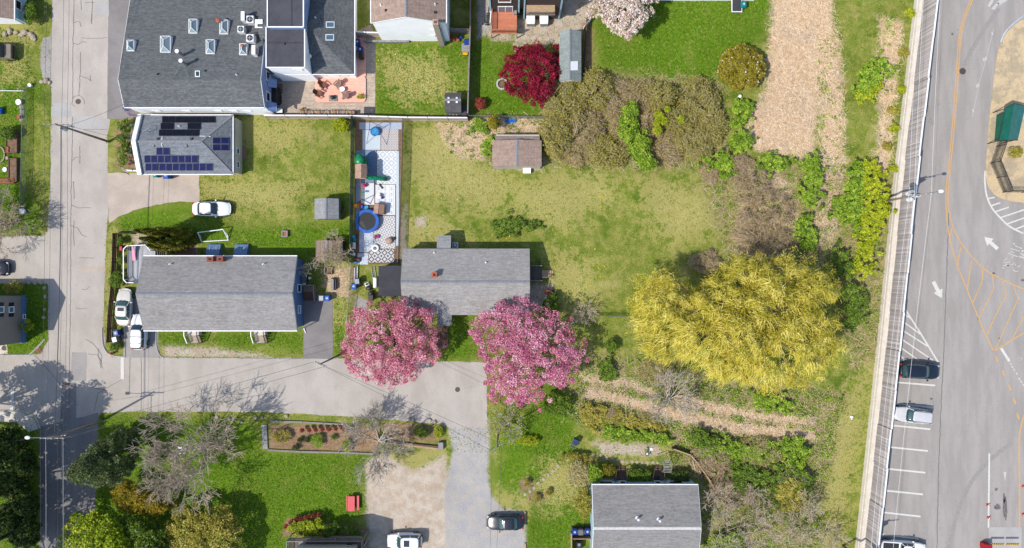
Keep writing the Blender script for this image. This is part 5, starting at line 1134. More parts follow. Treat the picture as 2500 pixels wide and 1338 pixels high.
# --- leafy weeds (knotweed-like clumps)
KW = [('leaf_green', 'bright green leafy weeds on the verge, farthest up the slope', [(2085, 200), (2100, 165), (2140, 132), (2178, 152), (2186, 180), (2150, 200), (2140, 228), (2100, 240), (2083, 225)], 1.3),
      ('leaf_yellowgreen', 'yellow-green leafy weeds just below the farthest verge clump', [(2086, 228), (2110, 205), (2150, 205), (2152, 222), (2125, 240), (2095, 256)], 1.2),
      ('leaf_green', 'long green leafy weeds beside the tall yellow-green hedge of weeds', [(2066, 420), (2088, 388), (2120, 400), (2112, 460), (2105, 540), (2090, 580), (2068, 520), (2062, 470)], 1.6),
      ('leaf_yellowgreen', 'long yellow-green hedge of weeds below the utility pole', [(2105, 400), (2140, 380), (2158, 425), (2166, 470), (2174, 520), (2142, 600), (2130, 675), (2098, 690), (2082, 640), (2092, 580), (2104, 500)], 1.7),
      ('leaf_green', 'column of bright leafy weeds between two straw strips', [(1962, 384), (2000, 374), (2012, 420), (2008, 490), (1986, 512), (1956, 498), (1960, 440)], 1.5),
      ('leaf_green', 'bright leafy weeds along the foot of the straw strip', [(1850, 392), (1875, 374), (1925, 388), (1936, 408), (1890, 418), (1858, 412)], 1.2),
      ('leaf_green', 'leafy weeds below the magnolia bush beside the straw', [(1778, 258), (1800, 240), (1838, 250), (1830, 290), (1800, 318), (1775, 310), (1790, 280)], 1.2),
      ('leaf_green', 'round clump of leafy weeds beside the wire frame', oval(1808, 345, 29, 27), 1.3),
      ('leaf_green', 'leafy weeds at the right-hand corner of the yard', [(1702, 380), (1740, 378), (1788, 372), (1792, 400), (1785, 440), (1760, 450), (1755, 415), (1712, 400)], 1.3),
      ('leaf_green', 'dark leafy weeds just above the top of the willow', [(1940, 545), (1968, 520), (1985, 548), (1998, 590), (1985, 615), (1950, 605)], 1.4),
      ('leaf_green', 'leafy weeds between the straw strip and the yellow-green hedge', [(2030, 500), (2052, 470), (2075, 500), (2080, 535), (2058, 545), (2036, 530)], 1.0),
      ('leaf_shrub', 'dark leafy weeds to the right of the willow crown', [(2052, 700), (2085, 690), (2118, 720), (2112, 780), (2085, 812), (2055, 790)], 1.6),
      ('leaf_shrub', 'shaded leafy weeds above the right end of the willow', [(2020, 620), (2060, 600), (2082, 650), (2075, 690), (2040, 660)], 1.5),
      ('leaf_green', 'bright strip of leafy weeds along the bare garden path', [(1462, 1050), (1490, 1035), (1550, 1055), (1600, 1052), (1640, 1070), (1640, 1090), (1590, 1080), (1540, 1078), (1480, 1068)], .8),
      ('leaf_shrub', 'leafy weeds at the foot of the leafless tree, left end', [(1455, 900), (1480, 872), (1502, 890), (1500, 925), (1475, 935)], .9),
      ('leaf_green', 'leafy weeds on the slope, nearest the verge grass', [(1900, 1080), (1950, 1060), (1975, 1100), (1960, 1150), (1915, 1140)], 1.2), ('leaf_shrub', 'leafy weeds on the slope beside the board fence end', [(1680, 1060), (1720, 1050), (1760, 1075), (1745, 1105), (1695, 1095)], 1.2),
      ('leaf_shrub', 'leafy patch in the middle of the scrub slope', [(1780, 1140), (1840, 1130), (1880, 1170), (1850, 1210), (1790, 1195)], 1.5), ('leaf_olive', 'olive leafy patch low on the scrub slope', [(1880, 1180), (1960, 1170), (1975, 1240), (1910, 1250)], 1.5),
      ('leaf_green', 'bright leafy patch at the bottom of the scrub slope', [(1740, 1310), (1800, 1290), (1830, 1345), (1790, 1400), (1740, 1390)], 1.3), ('leaf_olive', 'olive patch of weeds along the long scrub border', [(1420, 985), (1470, 990), (1480, 1030), (1440, 1050), (1412, 1020)], .8),
      ('leaf_green', 'broad green weed bed in the middle of the slope below the straw rows', [(1690, 1075), (1760, 1060), (1830, 1085), (1900, 1095), (1890, 1140), (1800, 1130), (1720, 1120)], 1.0), ('leaf_shrub', 'dark green weed bed right of the slope centre', [(1850, 1150), (1930, 1130), (1985, 1160), (1980, 1230), (1900, 1235), (1860, 1200)], 1.3),
      ('leaf_olive', 'olive weeds below the left end of the straw rows', [(1430, 1000), (1520, 1010), (1620, 1040), (1640, 1055), (1540, 1050), (1440, 1035)], .5), ('leaf_green', 'green weeds under the lower right edge of the willow', [(1830, 960), (1890, 965), (1940, 985), (1920, 1010), (1850, 995)], .8),
      ('leaf_green', 'green weeds straggling over dry reeds behind the brown shed', [(1185, 345), (1200, 330), (1198, 372), (1180, 385)], .7), ('leaf_shrub', 'low green juniper in the middle of the back yard', [(1190, 545), (1240, 530), (1300, 545), (1330, 540), (1300, 562), (1250, 575), (1215, 580), (1205, 560)], .7),
      ('leaf_green', 'small green weeds beside the yellow garden evergreen', [(1150, 290), (1185, 300), (1190, 330), (1165, 320)], .5)]
for k, (mt, lab, pl, h_) in enumerate(KW):
    ar = abs(sum(pl[i][0] * pl[(i + 1) % len(pl)][1] - pl[(i + 1) % len(pl)][0] * pl[i][1] for i in range(len(pl)))) / 800
    crown('leafy_weeds', lab, 'weeds', pl, .25, h_, mt, int(26 + ar * 7), 40, (.18, .36), .088, 180 + k, None, .03, up=.9, aspect=.75, R0=.8, jit=9)
# --- garden shrubs
for nm, lab, pl, z0, z1, mt, nc, sz in (
    ('round_shrub', 'clipped dark green round shrub at the corner of the grey deck', oval(283, 683, 19, 20, 16, .06), .1, 1.5, 'leaf_shrub', 90, .07),
    ('hedge', 'ragged green hedge in front of the solar house, along the street', [(290, 290), (335, 288), (338, 308), (322, 318), (318, 345), (315, 400), (290, 408), (284, 340)], .2, 1.3, 'leaf_shrub', 110, .08),
    ('yellow_shrub', 'yellow-green shrub in the lawn corner by the green fence', oval(832, 306, 22, 17), .1, 1.2, 'leaf_yellowgreen', 50, .08),
    ('evergreen_shrub', 'golden conical evergreen beside the wire fence and blue tub', oval(1206, 300, 15, 19), .1, 2.2, 'leaf_magnolia', 60, .07),
    ('red_shrub', 'small russet shrub on the narrow lawn below the dark fence', oval(1173, 252, 14, 15), .1, 1.2, 'leaf_red', 50, .07),
    ('flower_bush', 'scarlet flower bush against the shed, upper of two', oval(1358, 115, 7, 6), .1, .8, 'leaf_maple', 20, .07), ('flower_bush', 'scarlet flower bush against the shed, lower of two', oval(1358, 134, 7, 6), .1, .8, 'leaf_maple', 20, .07),
    ('foundation_hedge', 'yellow-green hedge bush in front of the upper deck at the bottom edge', [(690, 1290), (720, 1272), (780, 1262), (800, 1290), (790, 1308), (720, 1310)], .2, 1.6, 'leaf_lime', 110, .09),
    ('foundation_hedge', 'green hedge bush in front of the upper deck at the bottom edge', [(780, 1285), (820, 1272), (870, 1290), (885, 1305), (790, 1312)], .2, 1.6, 'leaf_shrub', 100, .09),
    ('dead_hedge', 'rusty brown hedge end beside the lawn at the bottom', [(690, 1285), (720, 1262), (780, 1252), (790, 1262), (720, 1275), (700, 1295)], .2, 1.2, 'leaf_red', 60, .07),
    ('box_hedge', 'clipped green hedge between the two back steps of the pale blue house', [(1532, 1145), (1590, 1145), (1594, 1180), (1532, 1180)], .2, 1.3, 'leaf_shrub', 110, .07),
    ('box_hedge', 'dark clipped hedge right of the back steps of the pale blue house', [(1632, 1148), (1680, 1148), (1684, 1182), (1636, 1182)], .2, 1.2, 'leaf_dark', 80, .07),
    ('round_shrub', 'golden clipped shrub left of the back steps', oval(1485, 1148, 20, 18), .1, 1.4, 'leaf_arbor', 80, .07), ('leafy_bush', 'bright green bush at the corner of the pale blue house', oval(1452, 1155, 20, 26), .2, 1.8, 'leaf_green', 90, .08),
    ('grey_bush', 'straggling grey-green bush left of the pale blue house', oval(1415, 1160, 34, 36, 16, .2), .2, 1.6, 'leaf_grey', 110, .07), ('grey_bush', 'olive bush against the west wall of the pale blue house', oval(1425, 1230, 22, 40, 16, .2), .2, 1.8, 'leaf_olive', 100, .07),
    ('dark_bush', 'dark spreading bush over the stepping stones', oval(1410, 1118, 40, 16, 16, .2), .1, 1.0, 'leaf_olive', 70, .06), ('flowering_bush', 'yellow-green bush in the shade right of the lilac cherry', oval(1358, 990, 40, 34, 16, .2), .2, 1.6, 'leaf_shrub', 120, .08),
    ('flowering_bush', 'yellow forsythia at the lawn edge below the pale bare tree', oval(1290, 1075, 28, 14, 14, .2), .1, .8, 'leaf_yellowgreen', 60, .06), ('shade_bush', 'green bush beside the east deck of the grey house', oval(1345, 745, 24, 30, 14, .2), .2, 1.4, 'leaf_shrub', 90, .08),
    ('round_bush', 'round shaded green bush below the small bare tree', oval(1493, 845, 18, 18), .1, 1.3, 'leaf_shrub', 50, .07), ('garden_bush', 'dark vegetable garden bush at the left edge', oval(18, 325, 20, 18), .1, 1.2, 'leaf_shrub', 70, .07),
    ('garden_bush', 'yellow-green bush beside the shuttered street house', oval(32, 700, 26, 17), .2, 1.6, 'leaf_olive', 70, .07), ('garden_bush', 'yellow-green sapling below the shuttered street house', oval(66, 792, 20, 18), .2, 1.4, 'leaf_yellowgreen', 26, .07),
    ('bed_plant', 'bright green plant in the mulched bed', oval(775, 1075, 17, 17), .05, .7, 'leaf_green', 40, .06), ('bed_plant', 'yellow variegated plant at the right of the mulched bed', oval(846, 1088, 13, 17), .05, .8, 'leaf_yellowgreen', 40, .06),
    ('bed_plant', 'small dark plant in the mulched bed, upper left', oval(732, 1074, 8, 7), .05, .5, 'leaf_dark', 16, .05), ('bed_plant', 'clipped dark dome plant at the lower edge of the mulched bed', oval(722, 1092, 9, 8), .05, .6, 'leaf_dark', 20, .05), ('bed_plant', 'small dark plant beside the bright plant', oval(752, 1072, 8, 8), .05, .5, 'leaf_dark', 16, .05),
    ('bed_plant', 'small dark plant near the middle of the mulched bed', oval(815, 1068, 8, 6), .05, .4, 'leaf_shrub', 14, .05), ('bed_plant', 'low evergreen spreading in the smaller bed', oval(1030, 1055, 22, 14), .05, .8, 'leaf_shrub', 60, .06), ('bed_plant', 'feathery green plant at the tip of the smaller bed', oval(1070, 1055, 12, 16), .05, .8, 'leaf_yellowgreen', 40, .06),
    ('bed_plant', 'dry brown shrub at the left end of the mulched bed', oval(690, 1065, 24, 18), .05, .7, 'leaf_olive', 50, .06), ('lawn_shrub', 'low brown shrub in the upper lawn island', oval(1287, 1178, 11, 10), .05, .6, 'leaf_olive', 26, .05), ('lawn_shrub', 'low brown shrub in the lower lawn island', oval(1310, 1215, 12, 11), .05, .6, 'leaf_olive', 26, .05),
    ('lawn_shrub', 'low brown shrub beside the stepping stones', oval(1340, 1202, 10, 9), .05, .5, 'leaf_olive', 24, .05), ('island_bush', 'dry olive bush on the island beside the green shelter', oval(2480, 372, 18, 15), .1, .9, 'leaf_olive', 40, .07), ('verge_shrub', 'shrub at the street corner beside the red hydrant', oval(280, 846, 14, 11), .05, .8, 'leaf_shrub', 40, .06),
    ('deck_shrub', 'small shrub between the street fence and the grey deck, upper', oval(296, 588, 9, 10), .05, .9, 'leaf_shrub', 26, .06), ('deck_shrub', 'small shrub between the street fence and the grey deck, lower', oval(294, 637, 9, 9), .05, .8, 'leaf_shrub', 26, .06), ('wall_shrub', 'dark shrub beside the upper left corner house', oval(76, 30, 18, 28), .1, 1.6, 'leaf_shrub', 80, .08)):
    crown(nm, lab, 'plant' if 'plant' in nm else 'shrub', pl, z0, z1, mt, nc, 40, (.14, .32), sz, 300 + len(lab), None, .03, R0=.7)
# clipped grass tussocks in a row
for k in range(8):
    crown('grass_tussock', 'brown clipped grass tussock in the row of the mulched bed', 'plant', oval(738 + k * 16.4, 1050 - k * .6, 6, 6, 12, .08), .1, .7, 'leaf_red', 22, 40, (.12, .2), .05, 400 + k, 'row of brown tussocks', 0)
# verge plants against the concrete wall
for k, (a, b_) in enumerate(((2222, 32), (2205, 128), (2200, 220), (2178, 270), (2182, 312), (2165, 358), (2180, 412))):
    crown('verge_shrub', 'low olive shrub leaning on the concrete wall of the tall fence', 'shrub', oval(a, b_, 14, 11, 14, .2, k), .1, .8, 'leaf_olive' if k % 2 else 'leaf_yellowgreen', 30, 34, (.15, .28), .07, 420 + k, 'verge shrubs along the wall', 0)
# ---------------------------------------------------------------- fences and walls
def tintmat(name, c1, c2, c3, rough=.85):
    leafmat(name, c1, c2, c3, trans=0.0, rough=rough)
tintmat('fence_boards', ph(130, 124, 121, 1.25), ph(152, 145, 142, 1.25), ph(180, 172, 168, 1.25))
WL = [(2291, -500), (2232, 0), (2180, 440), (2135, 890), (2087, 1338), (2037, 1800)]
wall = thing('concrete_wall', 'low pale concrete wall at the foot of the tall board fence', 'wall', P(2160, 669))
rings = []
for x, y in WL:
    a, b_, _ = P(x, y); rings.append([(a, b_, 0), (a + .04, b_, .62), (a + .09, b_, .64), (a + .12, b_, 1.0), (a + .46, b_, 1.0), (a + .47, b_, .985), (a + .49, b_, 1.0), (a + .74, b_, 1.0), (a + .76, b_, 0)])
MB().loft(rings).build('wall', 'concrete', wall, 'p')
tall = thing('board_fence', 'tall weathered vertical board fence along the car park', 'fence', P(2180, 669))
TO = np.array(tall.location)
def wl_x(y):   # world x of the fence foot for world y
    ys_ = [P(*p)[1] for p in WL]; xs_ = [P(*p)[0] + .62 for p in WL]; return float(np.interp(-y, [-v for v in ys_], xs_))
rng = np.random.default_rng(3)
yy = 36.5; k = 0
while yy > -36.5:
    y2 = yy - 4.55; x1, x2 = wl_x(yy), wl_x(y2); st = rng.uniform(-.05, .05) + (.07 if k % 2 else 0)
    n = 34; V = []; F = []; T = []
    for j in range(n):
        t0, t1 = (j + .01) / n, (j + .99) / n; o = len(V); top = 3.86 + rng.uniform(-.03, .03); dx = rng.uniform(-.012, .012)
        for z in (1.0, top):
            for t, d in ((t0, -.015), (t1, -.015), (t1, .015), (t0, .015)): V.append((x1 + (x2 - x1) * t + d + dx + st, yy + (y2 - yy) * t, z))
        F += [(o, o + 1, o + 5, o + 4), (o + 1, o + 2, o + 6, o + 5), (o + 2, o + 3, o + 7, o + 6), (o + 3, o, o + 4, o + 7), (o + 4, o + 5, o + 6, o + 7)]; T += [float(np.clip(rng.normal(.45, .2), 0, 1))] * 5
    stuff(np_mesh('board_panel', np.array(V) - TO, np.array(F), 'fence_boards', tall, np.array(T)))
    MB().beam((x1 + st + .02, yy - .02, 3.92), (x2 + st + .02, y2 + .02, 3.92), .16, .09).build('top_rail', 'trim_white', tall, 'p')
    MB().box((x1 + .12, yy, 2.3), (.14, .14, 2.9)).build('post', 'wood_grey', tall, 'p')
    yy = y2; k += 1
# island wire fence with black posts
isf = thing('wire_fence', 'black framed chain fence round the green shelter', 'fence', P(2440, 420))
def mesh_mat(name, col, scale, thr=.12):
    m, nt, b, out = nodes(name); co = coords(nt, scale=(scale, scale, scale))
    b.inputs['Base Color'].default_value = col; b.inputs['Roughness'].default_value = .6
    w1 = nd(nt, 'TexWave', wave_type='BANDS', bands_direction='DIAGONAL'); w1.inputs['Scale'].default_value = 1; nt.links.new(co, w1.inputs[0])
    g = mth(nt, 'GREATER_THAN', w1.outputs['Fac'], 1 - thr)
    tr = nt.nodes.new('ShaderNodeBsdfTransparent'); mx = nt.nodes.new('ShaderNodeMixShader'); nt.links.new(g, mx.inputs[0]); nt.links.new(tr.outputs[0], mx.inputs[1]); nt.links.new(b.outputs[0], mx.inputs[2]); nt.links.new(mx.outputs[0], out.inputs[0])
mesh_mat('mesh_black', W(.02), 3.5, .42); mesh_mat('mesh_grey', ph(150, 152, 148), 3.5, .3); mesh_mat('mesh_green', ph(26, 78, 58, 1.2), 3.0, .94)
def wire_fence(root, pts, h, mesh, pole='galvanised', r=.035, rail=True, step=2.4):
    ps = [Vector(P(*p)) for p in pts]
    for a, b_ in zip(ps, ps[1:]):
        L = (b_ - a).length; n = max(1, round(L / step))
        for k in range(n):
            p, q = a + (b_ - a) * k / n, a + (b_ - a) * (k + 1) / n
            MB().add([p + Vector((0, 0, .03)), q + Vector((0, 0, .03)), q + Vector((0, 0, h)), p + Vector((0, 0, h))], [(0, 1, 2, 3)]).build('mesh_panel', mesh, root, 'p')
            MB().cyl(tuple(p), r, h + .05, 8).build('post', pole, root, 'p')
            if rail: MB().tube([p + Vector((0, 0, h)), q + Vector((0, 0, h))], r * .8, 6).build('top_rail', pole, root, 'p')
    MB().cyl(tuple(ps[-1]), r, h + .05, 8).build('post', pole, root, 'p')
wire_fence(isf, [(2444, 318), (2417, 399), (2447, 470), (2540, 470)], 1.9, 'mesh_black', 'black_paint', .05)
gf = thing('green_fence', 'dark green screened fence on the left of the play yard', 'fence', P(858, 460)); wire_fence(gf, [(866, 292), (865, 420), (863, 540), (862, 640)], 2.0, 'mesh_green', 'black_paint', .04)
pf = thing('chain_fence', 'green chain-link fence on the right of the play yard', 'fence', P(978, 460)); wire_fence(pf, [(987, 292), (984, 420), (979, 540), (975, 640)], 1.5, 'mesh_green', 'galvanised', .035)
M['mesh_green_open'] = M['mesh_green']
mesh_mat('mesh_green_open', ph(40, 84, 66), 3.0, .55)
for o in pf.children:
    if o.name.startswith('mesh_panel'): o.data.materials[0] = M['mesh_green_open']
cf = thing('chain_fence', 'galvanised chain-link fence from the play yard down to the cherry', 'fence', P(855, 730)); wire_fence(cf, [(862, 642), (857, 720), (850, 812)], 1.3, 'mesh_grey')
cf = thing('chain_fence', 'galvanised chain-link fence behind the golden evergreen', 'fence', P(1240, 287)); wire_fence(cf, [(1146, 287), (1240, 289), (1335, 291)], 1.2, 'mesh_grey')
cf = thing('chain_fence', 'low wire fence along the vegetable garden at the left edge', 'fence', P(66, 360)); wire_fence(cf, [(68, 216), (68, 330), (66, 420), (62, 510)], 1.1, 'mesh_grey', 'wood_grey')
cf = thing('chain_fence', 'short pipe-railed wire fence between lawn and willow', 'fence', P(1485, 771)); wire_fence(cf, [(1428, 769), (1536, 772)], 1.0, 'mesh_grey')
def slat_fence(label, pts, h, mat, post='wood_brown', rows=None, vert=True, t=.05, name='board_fence', cap=None, step=2.4, bw=.145):
    root = thing(name, label, 'fence', P(*pts[len(pts) // 2])); ps = [Vector(P(*p)) for p in pts]
    for a, b_ in zip(ps, ps[1:]):
        L = (b_ - a).length; n = max(1, round(L / step)); d = (b_ - a).normalized()
        for k in range(n):
            p, q = a + (b_ - a) * k / n, a + (b_ - a) * (k + 1) / n; l = (q - p).length
            if vert:
                mb = MB(); m = max(1, int(l / bw))
                for j in range(m):
                    c = p + (q - p) * (j + .5) / m; mb.box((c.x, c.y, h / 2 + R.uniform(-.015, .015)), (l / m * .95, .025, h), math.atan2(d.y, d.x))
                o = mb.build('board_panel', mat, root, 'p'); stuff(o)
            else:
                for j in range(rows): MB().beam((p.x, p.y, h * (j + .6) / rows), (q.x, q.y, h * (j + .6) / rows), .03, h / rows * .82).build('slat', mat, root, 'p')
            MB().box((p.x, p.y, h / 2 + .04), (.1, .1, h + .08), math.atan2(d.y, d.x)).build('post', post, root, 'p')
            if cap: MB().beam((p.x, p.y, h + .03), (q.x, q.y, h + .03), .13, .05).build('cap_rail', cap, root, 'p')
            for zz in (.3, h * .8):
                o_ = Vector((d.y, -d.x, 0)) * .05; MB().beam((p.x + o_.x, p.y + o_.y, zz), (q.x + o_.x, q.y + o_.y, zz), .04, .09).build('rail', mat, root, 'p')
    MB().box((ps[-1].x, ps[-1].y, h / 2 + .04), (.1, .1, h + .08)).build('post', post, root, 'p')
    return root
pm('fence_pale', ph(214, 198, 186), ph(182, 166, 154), 2, .8, stretch=(1, 1, 8))
slat_fence('long pale board fence between the patios and the lower lawns', [(655, 289), (860, 290), (1000, 294), (1143, 295)], 1.7, 'fence_pale', 'wood_tan', cap='trim_white')
slat_fence('tall pale board fence between the two upper lawns', [(1151, -60), (1150, 80), (1147, 180), (1144, 286)], 1.9, 'fence_pale', 'wood_brown', cap='wood_grey')
slat_fence('short pale board fence between workshop wing and white house', [(866, 88), (900, 90), (936, 91)], 1.6, 'fence_pale', 'wood_tan', cap='trim_white')
slat_fence('short board fence behind the white house chimney', [(1091, 80), (1146, 81)], 1.4, 'wood_grey', 'wood_brown', cap='wood_grey')
slat_fence('curving low board fence at the corner of the pale blue house garden', [(1640, 1092), (1683, 1107), (1706, 1137), (1733, 1175), (1740, 1195)], .9, 'wood_tan', 'wood_brown', cap='wood_tan')
slat_fence('thin stick fence beside the sage-grey shed', [(1432, 50), (1428, 110), (1424, 185)], 1.1, 'wood_brown', 'wood_brown', vert=False, rows=3)
g_ = slat_fence('white picket gate at the top of the stick fence', [(1424, 72), (1440, 52)], 1.1, 'white_paint', 'white_paint', bw=.17, name='picket_gate')
pk = slat_fence('dark picket fence between the street and the grey deck', [(330, 571), (286, 571), (284, 640), (281, 700), (274, 770), (271, 834)], 1.0, 'wood_brown', 'wood_brown', vert=False, rows=3, name='picket_fence', step=1.9)

# ---------------------------------------------------------------- poles and wires
TOPS = {}
def pole(label, px, py, h, arms=((.2, 2.4, 0),), trans=(), lamp=None, r=.15, group='utility poles'):
    t = thing('utility_pole', label, 'utility pole', P(px, py), 0, group)
    MB().tube([(0, 0, -.2), (0, 0, h)], [r, r * .65], 12).build('pole', 'pole_wood', t, smooth=True)
    att = []
    for dz, L, ang in arms:
        a = Vector((math.cos(ang), math.sin(ang), 0)) * L / 2; z = h - dz
        arm = MB().beam((-a.x, -a.y, z), (a.x, a.y, z), .1, .12).build('crossarm', 'wood_grey', t)
        for f in (-.95, -.5, .5, .95):
            MB().cyl((a.x * f, a.y * f, z + .06), .045, .16, 8, .03).build('insulator', 'white_plastic', arm); att.append((a.x * f, a.y * f, z + .2))
    for ang, z, s in trans:
        c = (.38 * math.cos(ang), .38 * math.sin(ang), z); o = MB().cyl(c, .24 * s, .8 * s, 16).build('transformer', 'white_plastic', t); MB().cyl((c[0], c[1], z + .8 * s), .2 * s, .07, 16, .1).build('lid', 'galvanised', o)
        MB().cyl((c[0] * 1.2, c[1] * 1.2, z + .85 * s), .035, .16, 8).build('bushing', 'white_plastic', o)
    if lamp:
        ang, L, z = lamp; e = (L * math.cos(ang), L * math.sin(ang), z + .35); MB().tube([(0, 0, z - .3), (e[0] * .5, e[1] * .5, z + .25), e], .035, 8).build('lamp_arm', 'galvanised', t)
        MB().ball((e[0] * 1.12, e[1] * 1.12, z + .33), (.32, .2, .11)).build('lamp_head', 'white_plastic', t)
    TOPS[label] = [(t.location[0] + x, t.location[1] + y, z) for x, y, z in att]
    return [(t.location[0] + x, t.location[1] + y, z) for x, y, z in att]
a1 = pole('leaning-looking utility pole with a white transformer beside the solar house', 266, 346, 10, ((.25, 2.6, 0), (1.6, 1.2, .2)), ((PI * 1.1, 7.6, 1.0), (PI * .3, 7.2, .5)))
a2 = pole('utility pole with a street lamp at the side-street corner', 251, 1026, 9.5, ((.25, 2.6, 0), (1.3, 1.6, .1)), (), (PI, 2.6, 8.7))
a3 = pole('thin utility pole at the edge of the gravel drive', 1217, 1051, 8.4, ((.3, 1.4, .6),), r=.12)
a4 = pole('utility pole hidden beside the left-hand cherry', 826, 868, 8.2, ((.3, 1.4, -.4),), r=.12)
a5 = pole('utility pole with three transformers over the tall board fence', 2147, 494, 8.6, ((.3, 2.6, .1), (1.2, 1.6, .1)), ((.2, 6.6, 1.15), (2.2, 6.5, 1.1), (4.3, 6.5, 1.15)), (.15, 2.0, 8.3))
a6 = pole('utility pole among the scrub near the bottom of the board fence', 2058, 1332, 8.6, ((.3, 2.6, .1),), ((.2, 6.6, 1.1), (4.3, 6.5, 1.1)))
pm('wire_dark', W(.05), W(.08), 3, .6); pm('wire_light', W(.5), W(.42), 3, .6)
def wire(label, p, q, mat='wire_dark', sag=.35, r=.016, group='overhead wires'):
    p, q = Vector(p), Vector(q); pts = [p + (q - p) * t - Vector((0, 0, sag * 4 * t * (1 - t))) for t in [i / 10 for i in range(11)]]
    tag(MB().tube(pts, r, 4, False).build('overhead_wire', mat), label, 'wire', group)
n0 = [(P(268, -420)[0] + x, P(268, -420)[1], 9.9) for x in (-1.2, -.6, .6, 1.2)]; s0_ = [(P(240, 1900)[0] + x, P(240, 1900)[1], 9.5) for x in (-1.2, -.6, .6, 1.2)]
for k in range(4):
    wire('overhead wire above the street north of the solar house', a1[k], n0[k], group='wires over the north street'); wire('overhead wire along the street between its two poles', a1[k], a2[k], group='wires between the street poles')
    wire('overhead wire above the shaded side street', a2[k], s0_[k], 'wire_light' if k % 2 else 'wire_dark', group='wires over the side street')
wire('thick bundled cable along the street between its two poles', a1[5], a2[5], r=.05, group=None); wire('thick cable above the side street with splices', a2[6], (s0_[2][0] + .5, s0_[2][1], 8.2), r=.045, group=None)
wire('service wire from the pole to the workshop gable', a1[6], (-44, 20, 4.6), group='service wires'); wire('service wire from the pole to the solar house', a1[7], (-44.1, 15.4, 4.0), group='service wires'); 
for k in (0, 3):
    wire('overhead wire crossing the street to the left-hand cherry', a2[k], a4[k], group='wires across the lower street'); wire('overhead wire from the left-hand cherry to the gravel drive', a4[k], a3[k], group='wires over the street end')
    wire('overhead wire above the gravel drive', a3[k], P(1185, 1900, 8.0), group='wires over the gravel drive')
wire('service wire from the lamp pole towards the left edge', a2[4], (-68, -20, 7.5), group=None)
n5 = [(P(2196, -420)[0] + x, P(2196, -420)[1], 8.6) for x in (-1.2, -.6, .6, 1.2)]
for k in (0, 1, 3):
    wire('pale overhead wire along the board fence, upper half', a5[k], n5[k], 'wire_light', group='upper wires along the board fence'); wire('pale overhead wire along the board fence, lower half', a5[k], a6[k], 'wire_light', group='lower wires along the board fence')

# ---------------------------------------------------------------- vehicles
for n_, c1, c2, mt in (('paint_white', W(.62), W(.58), 0), ('paint_pearl', ph(232, 226, 214), ph(224, 218, 206), 0), ('paint_black', (.008, .009, .014, 1), (.012, .013, .02, 1), .2), ('paint_navy', (.008, .012, .022, 1), (.01, .016, .028, 1), .3),
                      ('paint_silver', ph(226, 225, 226), ph(216, 215, 217), .05), ('paint_beige', ph(226, 218, 205), ph(214, 206, 192), .1), ('paint_tan', ph(150, 138, 118), ph(140, 128, 110), .1)):
    pm(n_, c1, c2, 1.5, .28, metal=mt, spec=.5, coat=.6)
pm('lamp_clear', ph(225, 228, 232), W(.4), 4, .2); pm('lamp_red', (.35, .01, .012, 1), (.25, .01, .01, 1), 4, .25)
glass('car_glass', (.012, .02, .024, 1), .04); glass('car_glass_green', ph(58, 92, 92), .05)
def outline(a, w, n=40, e=4.5, f=1.0, taper=.10):
    o = []
    for k in range(n):
        t = 2 * PI * k / n; c, s = math.cos(t), math.sin(t)
        x = a * math.copysign(abs(c) ** (2 / e), c) * f; y = w * math.copysign(abs(s) ** (2 / e), s) * f
        u = x / a; y *= 1 - taper * max(0, u) ** 3 - taper * .5 * max(0, -u) ** 3; o.append((x, y))
    return o
